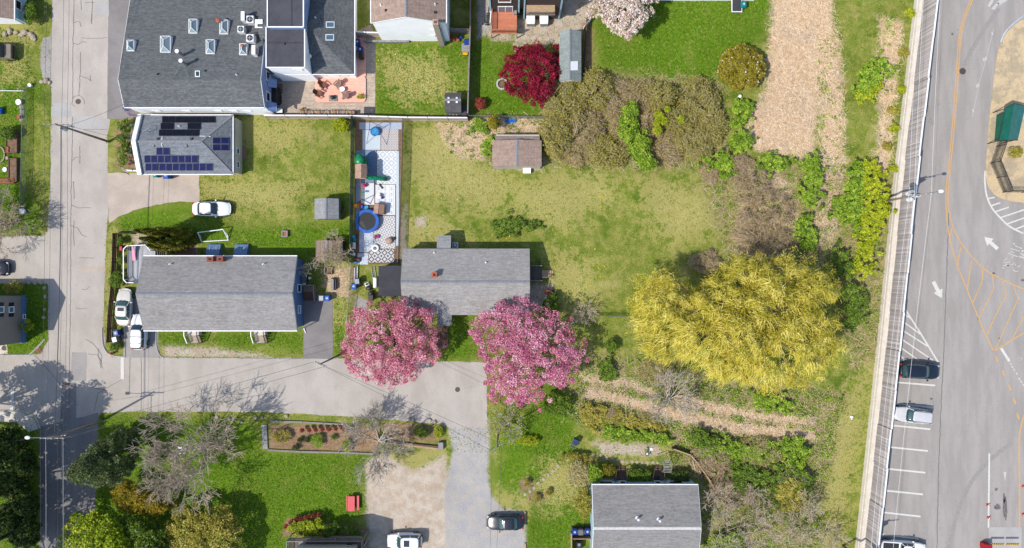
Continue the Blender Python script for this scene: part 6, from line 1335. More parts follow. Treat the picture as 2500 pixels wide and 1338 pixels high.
def car(name, label, px, py, ang, paint, L=4.6, Wd=1.82, Ht=1.45, kind='sedan', sunroof=False, rails=False, cargo=False, glassm='car_glass', z=.6):
    c = P(px, py, z); t = thing(name, label, 'car' if kind != 'pickup' else 'truck', (c[0], c[1], 0), math.radians(ang)); a, w = L / 2, Wd / 2
    hood, belt, deck = (.80, .93, .96) if kind == 'sedan' else (.98, 1.08, 1.08)
    if kind == 'sedan': b0, b1, r0, r1 = -.36 * L, .20 * L, -.235 * L, .035 * L
    elif kind == 'pickup': b0, b1, r0, r1 = -.10 * L, .22 * L, -.07 * L, .10 * L
    else: b0, b1, r0, r1 = -.475 * L, .22 * L, -.41 * L, .06 * L
    def zt(x):
        if x > b1: u = (x - b1) / (a - b1); return belt + (hood - .14 - belt) * u ** 1.6
        if x < b0: u = (b0 - x) / max(.01, (a + b0)); return belt + (deck - .1 - belt) * u ** 2
        return belt
    rg = []
    for f, zz in ((.94, .2), (.985, .34), (1, .5), (1, .66)): rg.append([(x, y, zz) for x, y in outline(a, w, f=f)])
    for f, dz in ((.985, -.1), (.95, -.025), (.86, 0), (.55, .025), (.15, .03)): rg.append([(x, y, zt(x / 1) + dz if True else 0) for x, y in outline(a, w, f=f)])
    body = MB().loft(rg).build('body', paint, t, smooth=True)
    def ring(x0, x1, hw, z, n=28, e=6): return [((x0 + x1) / 2 + x, y, z) for x, y in outline((x1 - x0) / 2, hw, n, e, 1, .08)]
    gh = MB().loft([ring(b0, b1, w * .90, belt - .05), ring(b0 * .72 + r0 * .28, b1 * .72 + r1 * .28, w * .86, belt + (Ht - belt) * .35), ring(r0 - .06, r1 + .1, w * .76, Ht - .05)]).build('window_glass', glassm, t, smooth=True)
    MB().loft([ring(r0 - .07, r1 + .1, w * .775, Ht - .06), ring(r0, r1, w * .75, Ht - .01), ring(r0 + .18, r1 - .12, w * .6, Ht + .015)], True, True).build('roof', paint, t, smooth=True)
    for s in (-1, 1):
        for xb, xt in ((b1 - .12, r1 + .06), (b0 + .10, r0 - .02), ((b0 + b1) / 2 - .1, (r0 + r1) / 2 - .1)):
            MB().beam((xb, s * w * .875, belt - .02), (xt, s * w * .765, Ht - .05), .075, .06).build('pillar', paint, t)
        MB().frus((b1 - .28, s * (w + .10)), (.16, .2), (.12, .18), belt - .03, belt + .12).build('mirror', paint, t)
        hl = [(a * .93, s * w * .62, hood - .18), (a * .80, s * w * .86, hood - .12), (a * .90, s * w * .86, hood - .24), (a * .965, s * w * .62, hood - .28)]
        MB().ball((a * .885, s * w * .70, hood - .17), (.2, .13, .07), 10, 6).build('headlight', 'lamp_clear', t)
        MB().ball((-a * .945, s * w * .72, deck - .16), (.1, .17, .1), 10, 6).build('taillight', 'lamp_red', t)
        for x in (a * .62, -a * .60):
            wh = MB().tube([(x, s * (w - .20), .32), (x, s * (w + .01), .32)], .33, 20).build('wheel', 'rubber', t)
            MB().tube([(x, s * (w - .01), .32), (x, s * (w + .025), .32)], .2, 14).build('rim', 'steel', wh)
    MB().loft([[(a * .97, y, zz) for y, zz in ((-w * .7, .3), (w * .7, .3), (w * .7, .5), (-w * .7, .5))], [(a * 1.01, y, zz) for y, zz in ((-w * .6, .32), (w * .6, .32), (w * .6, .48), (-w * .6, .48))]]).build('bumper', 'black_plastic', t)
    MB().loft([[(-a * .97, y, zz) for y, zz in ((-w * .7, .35), (w * .7, .35), (w * .7, .55), (-w * .7, .55))], [(-a * 1.01, y, zz) for y, zz in ((-w * .6, .37), (w * .6, .37), (w * .6, .53), (-w * .6, .53))]]).build('bumper', 'black_plastic', t)
    xm = b1 + .04; 
    for s in (-.35, .15): MB().beam((xm - .02, s * w, belt + .03), (xm - .22, s * w + .5 * w, belt + .12), .03, .02).build('wiper', 'black_plastic', t)
    if sunroof: MB().box(((r0 + r1) / 2 + (r1 - r0) * .18, 0, Ht + .015), ((r1 - r0) * .34, w * .85, .03)).build('sunroof', 'car_glass', t)
    if rails:
        for s in (-1, 1): MB().tube([(r0 + .1, s * w * .66, Ht + .02), (r0 + .25, s * w * .66, Ht + .06), (r1 - .2, s * w * .66, Ht + .06), (r1, s * w * .66, Ht + .02)], .025, 6).build('roof_rail', 'dark_metal' if paint != 'paint_silver' else 'steel', t)
    if cargo:
        for x in (r0 + .5, r0 + 1.25): MB().beam((x, -w * .68, Ht + .08), (x, w * .68, Ht + .08), .06, .04).build('roof_bar', 'dark_metal', t)
    if kind == 'pickup':
        MB().box(((-a + b0) / 2 + .02, 0, 1.085), (a + b0 - .35, Wd * .78, .04)).build('load_bed', 'black_plastic', t)
        for s in (-1, 1): MB().beam((-a + .12, s * w * .88, 1.14), (b0, s * w * .88, 1.14), .12, .12).build('bed_rail', paint, t)
        MB().beam((-a + .1, -w * .86, 1.12), (-a + .1, w * .86, 1.12), .1, .1).build('tailgate', paint, t)
    return t
car('parked_car', 'white sedan parked on the grass beside the concrete driveway', 517, 510, 0, 'paint_white', 4.65, 1.78, 1.45)
car('parked_car', 'pearl white sedan with a sunroof parked nose-up beside the grey deck', 304, 750, 88, 'paint_pearl', 4.5, 1.8, 1.42, sunroof=True, glassm='car_glass_green')
car('parked_car', 'white estate with roof bars parked behind the pearl sedan', 341, 810, 89, 'paint_white', 4.4, 1.8, 1.55, 'suv', cargo=True)
car('parked_car', 'dark navy people carrier in the first bay by the hatched triangle', 2243, 905, -3, 'paint_navy', 4.95, 1.92, 1.7, 'suv', glassm='car_glass_green')
car('parked_car', 'silver estate with roof rails parked nose to the board fence', 2226, 1013, 173, 'paint_silver', 4.65, 1.85, 1.6, 'suv', rails=True, glassm='car_glass_green')
car('pickup_truck', 'white pickup truck cut by the bottom edge of the car park', 2203, 1340, -4, 'paint_white', 5.6, 2.0, 1.75, 'pickup')
car('parked_car', 'black sedan parked on the gravel beside the lawn', 1233, 1275, 180, 'paint_black', 4.55, 1.8, 1.42, glassm='car_glass_green')
car('parked_car', 'white off-roader with a sunroof parked at the bottom of the dirt lot', 988, 1319, 180, 'paint_white', 4.3, 1.8, 1.7, 'suv', sunroof=True, glassm='car_glass_green')
car('parked_car', 'black car cut by the left edge on the street apron', -22, 655, 180 + 180, 'paint_black', 4.4, 1.8, 1.45)
# camper parked in the garden at the left edge
t = thing('camper_van', 'white-roofed camper with a roof rack on the lawn at the left edge', 'van', P(2, 132), 0)
MB().frus((0, 0), (4.0, 1.75), (4.1, 1.7), .35, 1.2).build('body', 'paint_tan', t); MB().frus((-.4, 0), (3.3, 1.65), (2.9, 1.4), 1.2, 1.9).build('cab', 'car_glass', t); MB().box((-.5, 0, 1.93), (2.9, 1.45, .06)).build('roof', 'paint_white', t)
for s in (-1, 1):
    MB().beam((-1.9, s * .62, 2.02), (.9, s * .62, 2.02), .08, .08).build('rack_rail', 'paint_white', t)
    for x in (-1.3, 1.35): MB().tube([(x, s * .65, .34), (x, s * .9, .34)], .34, 18).build('wheel', 'rubber', t)
for k in range(4): MB().beam((-1.8 + k * .88, -.62, 2.03), (-1.8 + k * .88, .62, 2.03), .07, .06).build('rack_bar', 'paint_white', t)
for k in range(3): MB().box((-1.36 + k * .88, 0, 1.99), (.72, 1.1, .03)).build('roof_panel', 'solar_cell', t)
MB().box((2.02, 0, .7), (.1, 1.6, .3)).build('bumper', 'dark_metal', t)

# ---------------------------------------------------------------- bins
def bin_(label, px, py, rz, col, lid=None, open_=False, mark=True, s=1.0, group=None):
    t = thing('wheelie_bin', label, 'bin', P(px, py, .9), rz, group); t.location.z = 0
    MB().frus((0, 0), (.46 * s, .5 * s), (.58 * s, .66 * s), .06, 1.0 * s).build('body', col, t)
    if open_: MB().box((0, -.62 * s, .75 * s), (.58 * s, .06, .6 * s)).build('lid', lid or col, t); MB().box((0, 0, .99 * s), (.5 * s, .56 * s, .03)).build('opening', 'black_plastic', t)
    else:
        l = MB().frus((0, 0), (.64 * s, .72 * s), (.5 * s, .56 * s), 1.0 * s, 1.1 * s).build('lid', lid or col, t)
        if mark:
            for k in range(3): MB().beam((.1 * math.cos(k * 2.09 + .5), .1 * math.sin(k * 2.09 + .5), 1.11 * s), (.1 * math.cos(k * 2.09 + 1.9), .1 * math.sin(k * 2.09 + 1.9), 1.11 * s), .06, .01).build('emblem', 'white_paint', l)
    MB().tube([(-.22 * s, .38 * s, .95 * s), (.22 * s, .38 * s, .95 * s)], .02, 6).build('handle', 'black_plastic', t)
    for x in (-.24, .24): MB().tube([(x * s - .03, .28 * s, .1), (x * s + .03, .28 * s, .1)], .1, 12).build('wheel', 'rubber', t)
    return t
bin_('blue bin on the terracotta deck, upper of two', 873, 103, .2, 'blue_plastic'); bin_('blue bin on the terracotta deck, lower of two', 880, 121, -.1, 'blue_plastic')
bin_('big blue bin against the south wall of the solar house', 407, 429, 0, 'bright_blue', s=1.1); bin_('teal green bin against the south wall of the solar house', 378, 427, 0, 'teal_plastic', s=.85)
bin_('blue bin at the street corner by the parked estate', 284, 813, .2, 'blue_plastic'); bin_('grey bin at the street corner by the parked estate', 281, 829, .25, 'galvanised', mark=False)
bin_('grey bin with a clear lid at the end of the blue house drive', 785, 728, 0, 'galvanised', mark=False); bin_('blue bin at the end of the blue house drive', 799, 728, 0, 'bright_blue')
bin_('blue bin beside the chain-link fence, left of the black sacks', 864, 699, .05, 'bright_blue'); bin_('grey bin beside the chain-link fence, above the blue one', 872, 687, .1, 'galvanised', mark=False)
bin_('blue bin with its grey lid hanging open on the lawn by the scrub', 1405, 1081, -.5, 'bright_blue', 'grey_plastic', True); bin_('blue bin beside the pale blue house, left one', 1403, 1298, 0, 'blue_plastic'); bin_('grey bin between two blue bins by the pale blue house', 1418, 1299, 0, 'grey_plastic', mark=False); bin_('blue bin beside the pale blue house, right one', 1434, 1297, 0, 'blue_plastic')
bin_('dark blue bin in the corner by the short board fence', 1140, 103, 0, 'blue_plastic', mark=False); bin_('teal bin beside the cellar hatch at the top edge', 1815, 11, 0, 'teal_plastic'); bin_('black bin behind the annex of the grey house', 906, 727, 0, 'black_plastic', mark=False)
# ---------------------------------------------------------------- decks, steps and railings
boards('deck_grey', ph(196, 196, 198), ph(178, 178, 182), .14, 'y'); boards('deck_orange', ph(214, 132, 98, 1.5), ph(196, 118, 86, 1.5), .15, 'x'); boards('deck_terracotta', ph(248, 184, 162, 1.4), ph(240, 174, 152, 1.4), .15, 'x', gap=.03)
boards('deck_dark', ph(112, 98, 86), ph(92, 80, 70), .14, 'y'); boards('deck_brown', ph(150, 130, 112), ph(128, 110, 96), .14, 'x')
def railing(root, pts, h, mat, bal=.13, post=True, bmat=None):
    """railing along 3-D points: a top rail and post per stretch, its balusters joined"""
    ps = [Vector(p) for p in pts]
    for a, b_ in zip(ps, ps[1:]):
        up = Vector((0, 0, h)); MB().beam(a + up, b_ + up, .09, .06).build('handrail', mat, root, 'p')
        if post: MB().box((a.x, a.y, a.z + h / 2), (.09, .09, h)).build('post', mat, root, 'p')
        if bal:
            n = max(1, int((b_ - a).length / bal)); mb = MB()
            for k in range(1, n): c = a + (b_ - a) * k / n; mb.box((c.x, c.y, c.z + h / 2), (.035, .035, h - .06))
            mb.beam(a + Vector((0, 0, .1)), b_ + Vector((0, 0, .1)), .04, .04); stuff(mb.build('balusters', bmat or mat, root, 'p'))
    if post: MB().box((ps[-1].x, ps[-1].y, ps[-1].z + h / 2), (.09, .09, h)).build('post', mat, root, 'p')
def deck(label, poly, z, mat, name='deck', th=.12, skirt=None):
    t = thing(name, label, 'deck', P(*centroid(poly))); q = [P(x, y, z)[:2] for x, y in poly]
    MB().prism(q, z - th, z).build('deck_boards', mat, t, 'p')
    for p in q: MB().box((p[0] * .998, p[1] * .998, (z - th) / 2), (.1, .1, z - th)).build('support_post', 'wood_grey', t, 'p')
    return t
def steps(root, p0, p1, w, z, n, mat, along):
    """treads going down from p0 (height z) to p1"""
    for k in range(n):
        u = (k + .5) / n; x, y = p0[0] + (p1[0] - p0[0]) * u, p0[1] + (p1[1] - p0[1]) * u; L = math.hypot(p1[0] - p0[0], p1[1] - p0[1]) / n
        hz = z * (1 - (k + 1) / (n + 1)); d = (L * .94, w, .05) if along == 'x' else (w, L * .94, .05)
        MB().box((x, y, hz), d).build('tread', mat, root, 'p')
# grey deck of the blue house
t = deck('grey boarded deck with a railing at the west end of the blue house', [(311, 608), (319, 600), (366, 598), (379, 614), (379, 640), (345, 690), (318, 691), (311, 683)], .9, 'deck_grey')
railing(t, [P(376, 612, .9), P(365, 599, .9), P(320, 601, .9), P(312, 609, .9), P(312, 682, .9), P(319, 690, .9), P(336, 690, .9)], .95, 'white_paint', .14, bmat='dark_metal')
steps(t, P(381, 620, .8), P(398, 620, .3), 1.0, .85, 4, 'wood_grey', 'x')
t = thing('beach_chair', 'folded pink and blue striped lounger leaning on the grey deck railing', 'chair', P(326, 618, .95))
MB().add([(-.1, -.9, .03), (.25, -.9, .03), (.35, .8, .45), (0, .8, .45), (-.1, -.9, .0), (.25, -.9, .0), (.35, .8, .42), (0, .8, .42)], [(0, 1, 2, 3), (7, 6, 5, 4), (0, 4, 5, 1), (1, 5, 6, 2), (2, 6, 7, 3), (3, 7, 4, 0)]).build('fabric', 'pink_plastic', t)
MB().tube([(.3, -.9, .05), (.42, .8, .48)], .05, 6).build('frame', 'sky_blue_plastic', t); MB().ball((-.25, .6, .25), (.22, .35, .2)).build('cushion', 'black_plastic', t)
# front steps
for k, px in enumerate((480, 640)):
    t = thing('front_steps', ('left' if k == 0 else 'right') + ' concrete front steps with black railings south of the blue house', 'steps', P(px, 820))
    a, b_, _ = P(px, 808); MB().box((a, b_ - .1, .45), (1.35, .7, .9)).build('landing', 'concrete', t, 'p'); steps(t, (a, b_ - .45), (a, b_ - 1.45), 1.35, .9, 4, 'stone', 'y')
    for s in (-.75, .75): railing(t, [(a + s, b_ + .1, .85), (a + s, b_ - .45, .85), (a + s, b_ - 1.4, .1)], .85, 'white_paint' if s < 0 else 'dark_metal', .16, bmat='dark_metal')
t = thing('side_steps', 'weathered wooden landing and steps at the east door of the blue house', 'steps', P(756, 712))
MB().prism([P(x, y, .8)[:2] for x, y in ((741, 696), (771, 696), (771, 712), (741, 712))], .7, .8).build('landing', 'deck_brown', t, 'p'); steps(t, P(756, 712, .7), P(756, 734, .2), 1.45, .8, 4, 'wood_brown', 'y')
railing(t, [P(742, 696, .8), P(770, 696, .8), P(770, 712, .8), P(773, 734, .1)], .85, 'wood_grey', .16)
t = deck('small dark wooden deck at the east end of the grey house', [(1291, 649), (1323, 649), (1323, 685), (1291, 685)], .8, 'deck_dark'); steps(t, P(1323, 668, .7), P(1351, 668, .1), .8, .8, 6, 'wood_tan', 'x')
railing(t, [P(1292, 649, .8), P(1322, 649, .8)], .85, 'wood_grey', .2); railing(t, [P(1292, 685, .8), P(1322, 685, .8)], .85, 'wood_grey', .2); railing(t, [P(1323, 677, .8), P(1340, 677, .4)], .7, 'wood_grey', 0)
t = thing('entry_path', 'weathered boardwalk from the grey house porch to the street', 'path', P(1080, 815))
for k in range(14): MB().box((*P(1081, 799 + k * 3.6, .1)[:2], .08), (1.35, .165, .06), R.uniform(-.02, .02)).build('plank', 'wood_brown', t, 'p')
# orange deck of the brown house
t = deck('raised orange deck with a slatted railing behind the brown house', [(1200, 27), (1262, 27), (1262, 82), (1200, 82)], 1.5, 'deck_orange')
railing(t, [P(1202, 28, 1.5), P(1201, 80, 1.5), P(1260, 80, 1.5)], 1.0, 'deck_orange', .12); MB().box((*P(1258, 32, 1.6)[:2], 1.72), (.35, .4, .45)).build('planter', 'stone_grey', t, 'p')
t = thing('kettle_grill', 'black kettle grill beside the orange deck', 'grill', P(1264, 36, 1)); t.location.z = 0
MB().ball((0, 0, .9), (.34, .34, .3), 16, 10).build('bowl', 'black_paint', t, smooth=True)
for k in range(3): MB().tube([(0, 0, .75), (.35 * math.cos(k * 2.1), .35 * math.sin(k * 2.1), 0)], .02, 6).build('leg', 'dark_metal', t)
MB().box((0, 0, 1.21), (.16, .04, .03)).build('handle', 'wood_brown', t)
t = thing('metal_stairs', 'black metal side stairs left of the orange deck', 'stairs', P(1193, 50)); steps(t, P(1196, 30, 1.4), P(1192, 62, .1), .8, 1.4, 7, 'dark_metal', 'y'); railing(t, [P(1194, 24, 1.4), P(1190, 62, .2)], .9, 'black_paint', .18); railing(t, [P(1200, 24, 1.4), P(1197, 62, .2)], .9, 'white_paint', .3)
for k, (a, lab) in enumerate(((1295, 'white slatted cabinet on the bare yard, left of two'), (1327, 'white slatted cabinet on the bare yard, right of two'))):
    t = thing('storage_cabinet', lab, 'cabinet', P(a, 56)); MB().box((0, 0, .55), (.95, .95, 1.1)).build('body', 'white_paint', t); MB().frus((0, .1), (1.05, .75), (1.0, .7), 1.1, 1.2).build('lid', 'trim_white', t)
    for j in range(4): MB().box((0, -.485, .2 + j * .22), (.85, .04, .12)).build('slat', 'grey_plastic', t)
# upper deck at the bottom edge
t = deck('dark upper deck with railing above the hedge at the bottom edge', [(705, 1314), (888, 1314), (888, 1345), (705, 1345)], 2.6, 'deck_dark'); railing(t, [P(706, 1344, 2.6), P(706, 1315, 2.6), P(760, 1314, 2.6), P(820, 1314, 2.6), P(887, 1314, 2.6), P(887, 1344, 2.6)], .95, 'wood_grey', .13)
t = thing('deck_mat', 'grey mat on the dark upper deck', 'mat', P(738, 1328, 2.6)); MB().box((0, 0, .02), (1.0, .7, .02)).build('mat', 'membrane', t); MB().box((0, 0, .035), (.9, .6, .01)).build('inset', 'stone_grey', t)
t = thing('wall_mirror', 'white framed box at the right end of the upper deck', 'box', P(853, 1332, 2.6)); MB().box((0, 0, .3), (.55, .5, .6)).build('body', 'glass_dark', t)
mb = MB()
for a, b_ in (((-.28, -.25), (.28, -.25)), ((.28, -.25), (.28, .25)), ((.28, .25), (-.28, .25)), ((-.28, .25), (-.28, -.25))): mb.beam((*a, .62), (*b_, .62), .06, .05)
mb.build('frame', 'trim_white', t)
t = thing('red_slide', 'red play slide with white sides at the corner of the upper deck', 'slide', P(878, 1332)); MB().add([(-.3, -.6, 1.4), (.3, -.6, 1.4), (.9, .6, .2), (.3, .6, .2), (-.3, -.6, 1.36), (.3, -.6, 1.36), (.9, .6, .16), (.3, .6, .16)], [(0, 1, 2, 3), (7, 6, 5, 4), (0, 3, 7, 4), (1, 5, 6, 2)]).build('chute', 'red_plastic', t)
for s in (0, .6): MB().beam((-.3 + s, -.6, 1.45), (.3 + s, .6, .25), .06, .12).build('side', 'white_plastic', t)
# pale blue house: back steps, arch, pots
for k, (a, lab) in enumerate(((1515, 'dark wooden back steps, left of the clipped hedge'), (1606, 'dark wooden back steps with a blue-black mat, right of the clipped hedge'))):
    t = thing('back_steps', lab, 'steps', P(a, 1160)); MB().prism([P(x, y, .8)[:2] for x, y in ((a - 15, 1160), (a + 15, 1160), (a + 15, 1182), (a - 15, 1182))], .7, .8).build('landing', 'deck_dark', t, 'p'); steps(t, P(a, 1160, .7), P(a, 1138, .1), 1.0, .8, 4, 'wood_brown', 'y')
    for s in (-1, 1): railing(t, [P(a + s * 14, 1180, .8), P(a + s * 14, 1160, .8), P(a + s * 11, 1140, .1)], .8, 'wood_brown', 0)
    if k: MB().box((*P(a - 2, 1170, .85)[:2], .815), (.8, .8, .02)).build('mat', 'black_plastic', t, 'p')
t = thing('garden_arch', 'white slatted garden arch behind the pale blue house', 'arch', P(1622, 1128)); 
for s in (-.45, .45):
    MB().tube([(s, -.9 + .0, 0), (s - .1, -.8, 1.5), (s, -.3, 2.0), (s, .3, 2.1), (s - .25, .8, 1.7), (s - .3, 1.0, 0)], .04, 6).build('side_post', 'stone_grey', t)
for k in range(8): MB().beam((-.48 - .03 * k, -.75 + k * .2, 1.75 + .3 * math.sin(k / 7 * PI)), (.48 - .03 * k, -.75 + k * .2, 1.75 + .3 * math.sin(k / 7 * PI)), .06, .05).build('slat', 'stone_grey', t)
t = thing('garden_bench', 'long weathered bench along the curving board fence', 'bench', P(1705, 1155), -.95); MB().box((0, 0, .42), (1.8, .4, .06)).build('seat', 'wood_brown', t)
for x in (-.8, .8): MB().box((x, 0, .2), (.1, .36, .4)).build('leg', 'wood_brown', t)
t = thing('garden_fountain', 'small white fountain bowl on the bare garden path', 'ornament', P(1578, 1106)); MB().cyl((0, 0, 0), .14, .45, 12, .1).build('pedestal', 'white_paint', t); MB().ring((0, 0, .5), .22, .07, 16).build('bowl', 'grey_plastic', t)
t = thing('bird_feeder', 'white spindly bird feeder post on the garden path', 'ornament', P(1584, 1090)); MB().cyl((0, 0, 0), .03, 1.4, 8).build('post', 'white_paint', t); MB().box((0, 0, 1.4), (.3, .25, .16)).build('house', 'white_paint', t)
t = thing('bin_shelter', 'low brown slatted enclosure round the bins of the pale blue house', 'enclosure', P(1417, 1305)); MB().box((*P(1394, 1322)[:2], .5), (.1, 2.6, 1.0)).build('side', 'wood_tan', t, 'p'); MB().box((*P(1418, 1310)[:2], .4), (2.3, .08, .8)).build('side', 'wood_tan', t, 'p'); MB().box((*P(1418, 1296)[:2], .04), (2.3, 1.1, .06)).build('floor', 'wood_brown', t, 'p')
t = thing('patio_grill', 'covered dark grill in the enclosure beside the pale blue house', 'grill', P(1412, 1328)); MB().frus((0, 0), (.6, 1.2), (.5, 1.0), 0, 1.0).build('cover', 'black_plastic', t); MB().box((0, .3, 1.03), (.3, .3, .06)).build('handle', 'steel', t)
# stepping stones
ST = [(1385, 1123), (1398, 1132), (1420, 1124), (1430, 1115), (1448, 1110), (1466, 1112), (1480, 1118), (1495, 1120), (1507, 1123), (1520, 1127), (1530, 1128), (1543, 1127), (1555, 1128), (1568, 1129), (1581, 1130), (1594, 1130), (1605, 1131), (1407, 1118), (1362, 1138), (1350, 1150), (1338, 1160), (1326, 1170), (1315, 1180), (1304, 1192), (1294, 1200), (1281, 1207)]
path = thing('stepping_stone_path', 'line of diamond stepping stones curving behind the pale blue house', 'path', P(1450, 1130))
for x, y in ST: MB().box((*P(x, y)[:2], .02), (.36, .36, .05), .78 + R.uniform(-.2, .2)).build('stone', 'stone', path, 'p')
fl = thing('flagstone_path', 'irregular pale flagstones above the crimson maple', 'path', P(1270, 112))
for x, y, r_ in ((1259, 109, 8), (1272, 101, 6), (1275, 113, 6), (1282, 104, 6), (1291, 97, 4), (1302, 104, 6), (1260, 122, 7), (1314, 104, 5), (1326, 116, 6)): MB().prism(G2(blob(x, y, r_, r_ * .8, 6, .2)), 0, .05).build('stone', 'stone', fl, 'p')
# timber edging of the planting beds, sleepers and blocks
def edging(label, pts, mat='wood_grey', h=.22, w=.2, n=1):
    t = thing('bed_edging', label, 'edging', P(*pts[0]))
    for a, b_ in zip(pts, pts[1:]):
        p, q = Vector(P(*a)), Vector(P(*b_)); m = max(1, round((q - p).length / 2.6))
        for k in range(m): u, v_ = p + (q - p) * (k / m + .004), p + (q - p) * ((k + 1) / m - .004); MB().beam((u.x, u.y, h / 2), (v_.x, v_.y, h / 2), w, h + R.uniform(-.03, .03)).build('timber', mat, t, 'p')
edging('pale timber edging along the lower side of the mulched bed', [(655, 1098), (735, 1102), (830, 1104), (926, 1108)]); edging('pale timber edging along the upper side of the mulched bed', [(660, 1028), (740, 1030), (840, 1036)]); edging('grey sleeper steps at the left end of the mulched bed', [(646, 1036), (649, 1096)], 'stone_grey', .18, .6)
edging('doubled timber edging below the smaller bed', [(940, 1080), (1010, 1088), (1075, 1096)], 'wood_tan'); edging('upper timber edging below the smaller bed', [(945, 1075), (1000, 1083), (1072, 1090)], 'wood_brown', .3)
for k, (a, b_) in enumerate(((937, 1071), (1077, 1087))):
    t = thing('stone_pillar', ('left' if k == 0 else 'right') + ' pale stone block at the ends of the smaller bed', 'block', P(a, b_)); MB().frus((0, 0), (.62, .95), (.56, .88), 0, .5).build('block', 'stone_grey', t); MB().box((0, 0, .53), (.6, .92, .06)).build('cap', 'stone_grey', t)
edging('timber edging beside the black sedan', [(1282, 1248), (1282, 1275)], 'wood_tan'); edging('timber post lying along the gravel edge', [(1282, 1325), (1283, 1360)], 'wood_tan')
edging('low stone curb in front of the solar house drive', [(309, 417), (340, 418)], 'white_paint', .5, .15)
# boulders round the plots
for k, (a, b_, r_) in enumerate(((2, 0, 0), (110, 703, 5), (112, 724, 5), (110, 756, 4), (108, 775, 5), (72, 690, 5), (88, 691, 5), (102, 690, 5), (60, 690, 4), (590, 1030, 4), (560, 1022, 5), (530, 1018, 5), (625, 1020, 5), (640, 1018, 4), (700, 1016, 5), (1050, 1026, 5), (1062, 1030, 5), (1010, 1026, 4), (1000, 1022, 4), (14, 84, 7), (26, 78, 8), (40, 80, 6), (55, 86, 7), (62, 80, 8), (76, 84, 7), (82, 92, 7), (86, 96, 5), (104, 200, 6), (114, 198, 7), (122, 202, 5))):
    if r_ == 0: continue
    mb = MB(); c = P(a, b_); r_ = r_ / S; q = R.uniform(.8, 1.2); mb.ball((0, 0, r_ * .4), (r_ * q, r_ / q, r_ * .6), 8, 5); mb.v = [(x * (1 + R.uniform(-.15, .15)), y * (1 + R.uniform(-.15, .15)), z) for x, y, z in mb.v]
    o = mb.build('boulder', 'stone'); o.location = c; tag(o, 'small pale boulder along a garden edge near the street', 'boulder', 'boulders along garden edges')

# ---------------------------------------------------------------- patio of the workshop
t = thing('terracotta_deck', 'terracotta coloured deck with rounded corners beside the workshop wing', 'deck', P(830, 215))
def rr(x0, x1, y0, y1, r_):
    o = []
    for cx, cy, a0 in ((x1 - r_, y1 - r_, 0), (x0 + r_, y1 - r_, 90), (x0 + r_, y0 + r_, 180), (x1 - r_, y0 + r_, 270)):
        for k in range(5): a = math.radians(a0 + k * 22.5); o.append((cx + r_ * math.cos(a), cy + r_ * math.sin(a)))
    return o
MB().prism([P(x, y, .2)[:2] for x, y in rr(770, 893, 184, 250, 10)], 0, .2).build('platform', 'deck_terracotta', t, 'p'); MB().prism([P(x, y, .2)[:2] for x, y in ((866, 92), (893, 92), (893, 186), (866, 186))], 0, .197).build('walkway', 'deck_terracotta', t, 'p')
def adirondack(label, px, py, ang, mat='copper_pot'):
    t = thing('adirondack_chair', label, 'chair', P(px, py, .2), math.radians(ang), 'chairs on the terracotta deck')
    MB().add([(-.28, -.28, .33), (.3, -.28, .42), (.3, .28, .42), (-.28, .28, .33), (-.28, -.28, .3), (.3, -.28, .39), (.3, .28, .39), (-.28, .28, .3)], [(0, 1, 2, 3), (7, 6, 5, 4), (0, 4, 5, 1), (1, 5, 6, 2), (2, 6, 7, 3), (3, 7, 4, 0)]).build('seat', mat, t)
    n = 7; q = [(-.26, -.28, .32)] + [(-.55 - .06 * math.sin(PI * k / n), -.28 + .56 * k / n, .95 + .14 * math.sin(PI * k / n)) for k in range(n + 1)] + [(-.26, .28, .32)]
    slab(q, [tuple(range(len(q)))], .05).build('backrest', mat, t)
    for s in (-.36, .36):
        MB().box((.02, s, .58), (.72, .14, .04)).build('armrest', mat, t)
        for x in (-.25, .32): MB().box((x, s, .28), (.07, .05, .56)).build('leg', mat, t)
pm('chair_brown', ph(128, 82, 62), ph(106, 66, 50), 4, .6); pm('chair_taupe', ph(158, 130, 118), ph(136, 110, 100), 4, .6)
adirondack('dark brown deck chair at the upper left of the fire bowl', 792, 211, -40, 'chair_brown'); adirondack('dark brown deck chair at the lower left of the fire bowl', 781, 231, -25, 'chair_brown'); adirondack('taupe deck chair above the round table', 826, 209, -155 + 20, 'chair_taupe'); adirondack('taupe deck chair below the round table', 844, 235, 185, 'chair_taupe')
t = thing('side_table', 'small round white table between the taupe deck chairs', 'table', P(838, 220, .2)); MB().cyl((0, 0, .48), .3, .04, 20).build('table_top', 'white_paint', t); MB().cyl((0, 0, 0), .05, .48, 8).build('leg', 'dark_metal', t); MB().cyl((0, 0, 0), .18, .03, 14).build('base', 'dark_metal', t)
t = thing('fire_mat', 'pale square hearth mat on the terracotta deck', 'mat', P(814, 240, .2)); MB().box((0, 0, .012), (1.1, .75, .02)).build('mat', 'grey_plastic', t); MB().box((0, 0, .026), (1.02, .67, .01)).build('surface', 'stone_grey', t)
t = thing('fire_bowl', 'round black fire bowl on the hearth mat', 'fire pit', P(813, 239, .24)); MB().ball((0, 0, .3), (.26, .26, .2), 16, 8).build('bowl', 'black_paint', t, smooth=True); MB().cyl((0, 0, 0), .14, .15, 12).build('base', 'dark_metal', t); MB().tube([(.2, -.15, .25), (.45, -.4, .3)], .02, 6).build('handle', 'dark_metal', t)
t = thing('planter', 'oval planter with yellow-green plants at the deck corner', 'planter', P(881, 237, .2)); MB().ball((0, 0, .18), (.42, .26, .2), 16, 8).build('pot', 'terracotta', t)
V, F = leaf_quads(np.random.default_rng(2).normal(0, 1, (160, 3)) * [.2, .12, .05] + [0, 0, .42], .08, np.random.default_rng(3)); np_mesh('foliage', V, F, 'leaf_yellowgreen', t, np.random.default_rng(4).random(160))
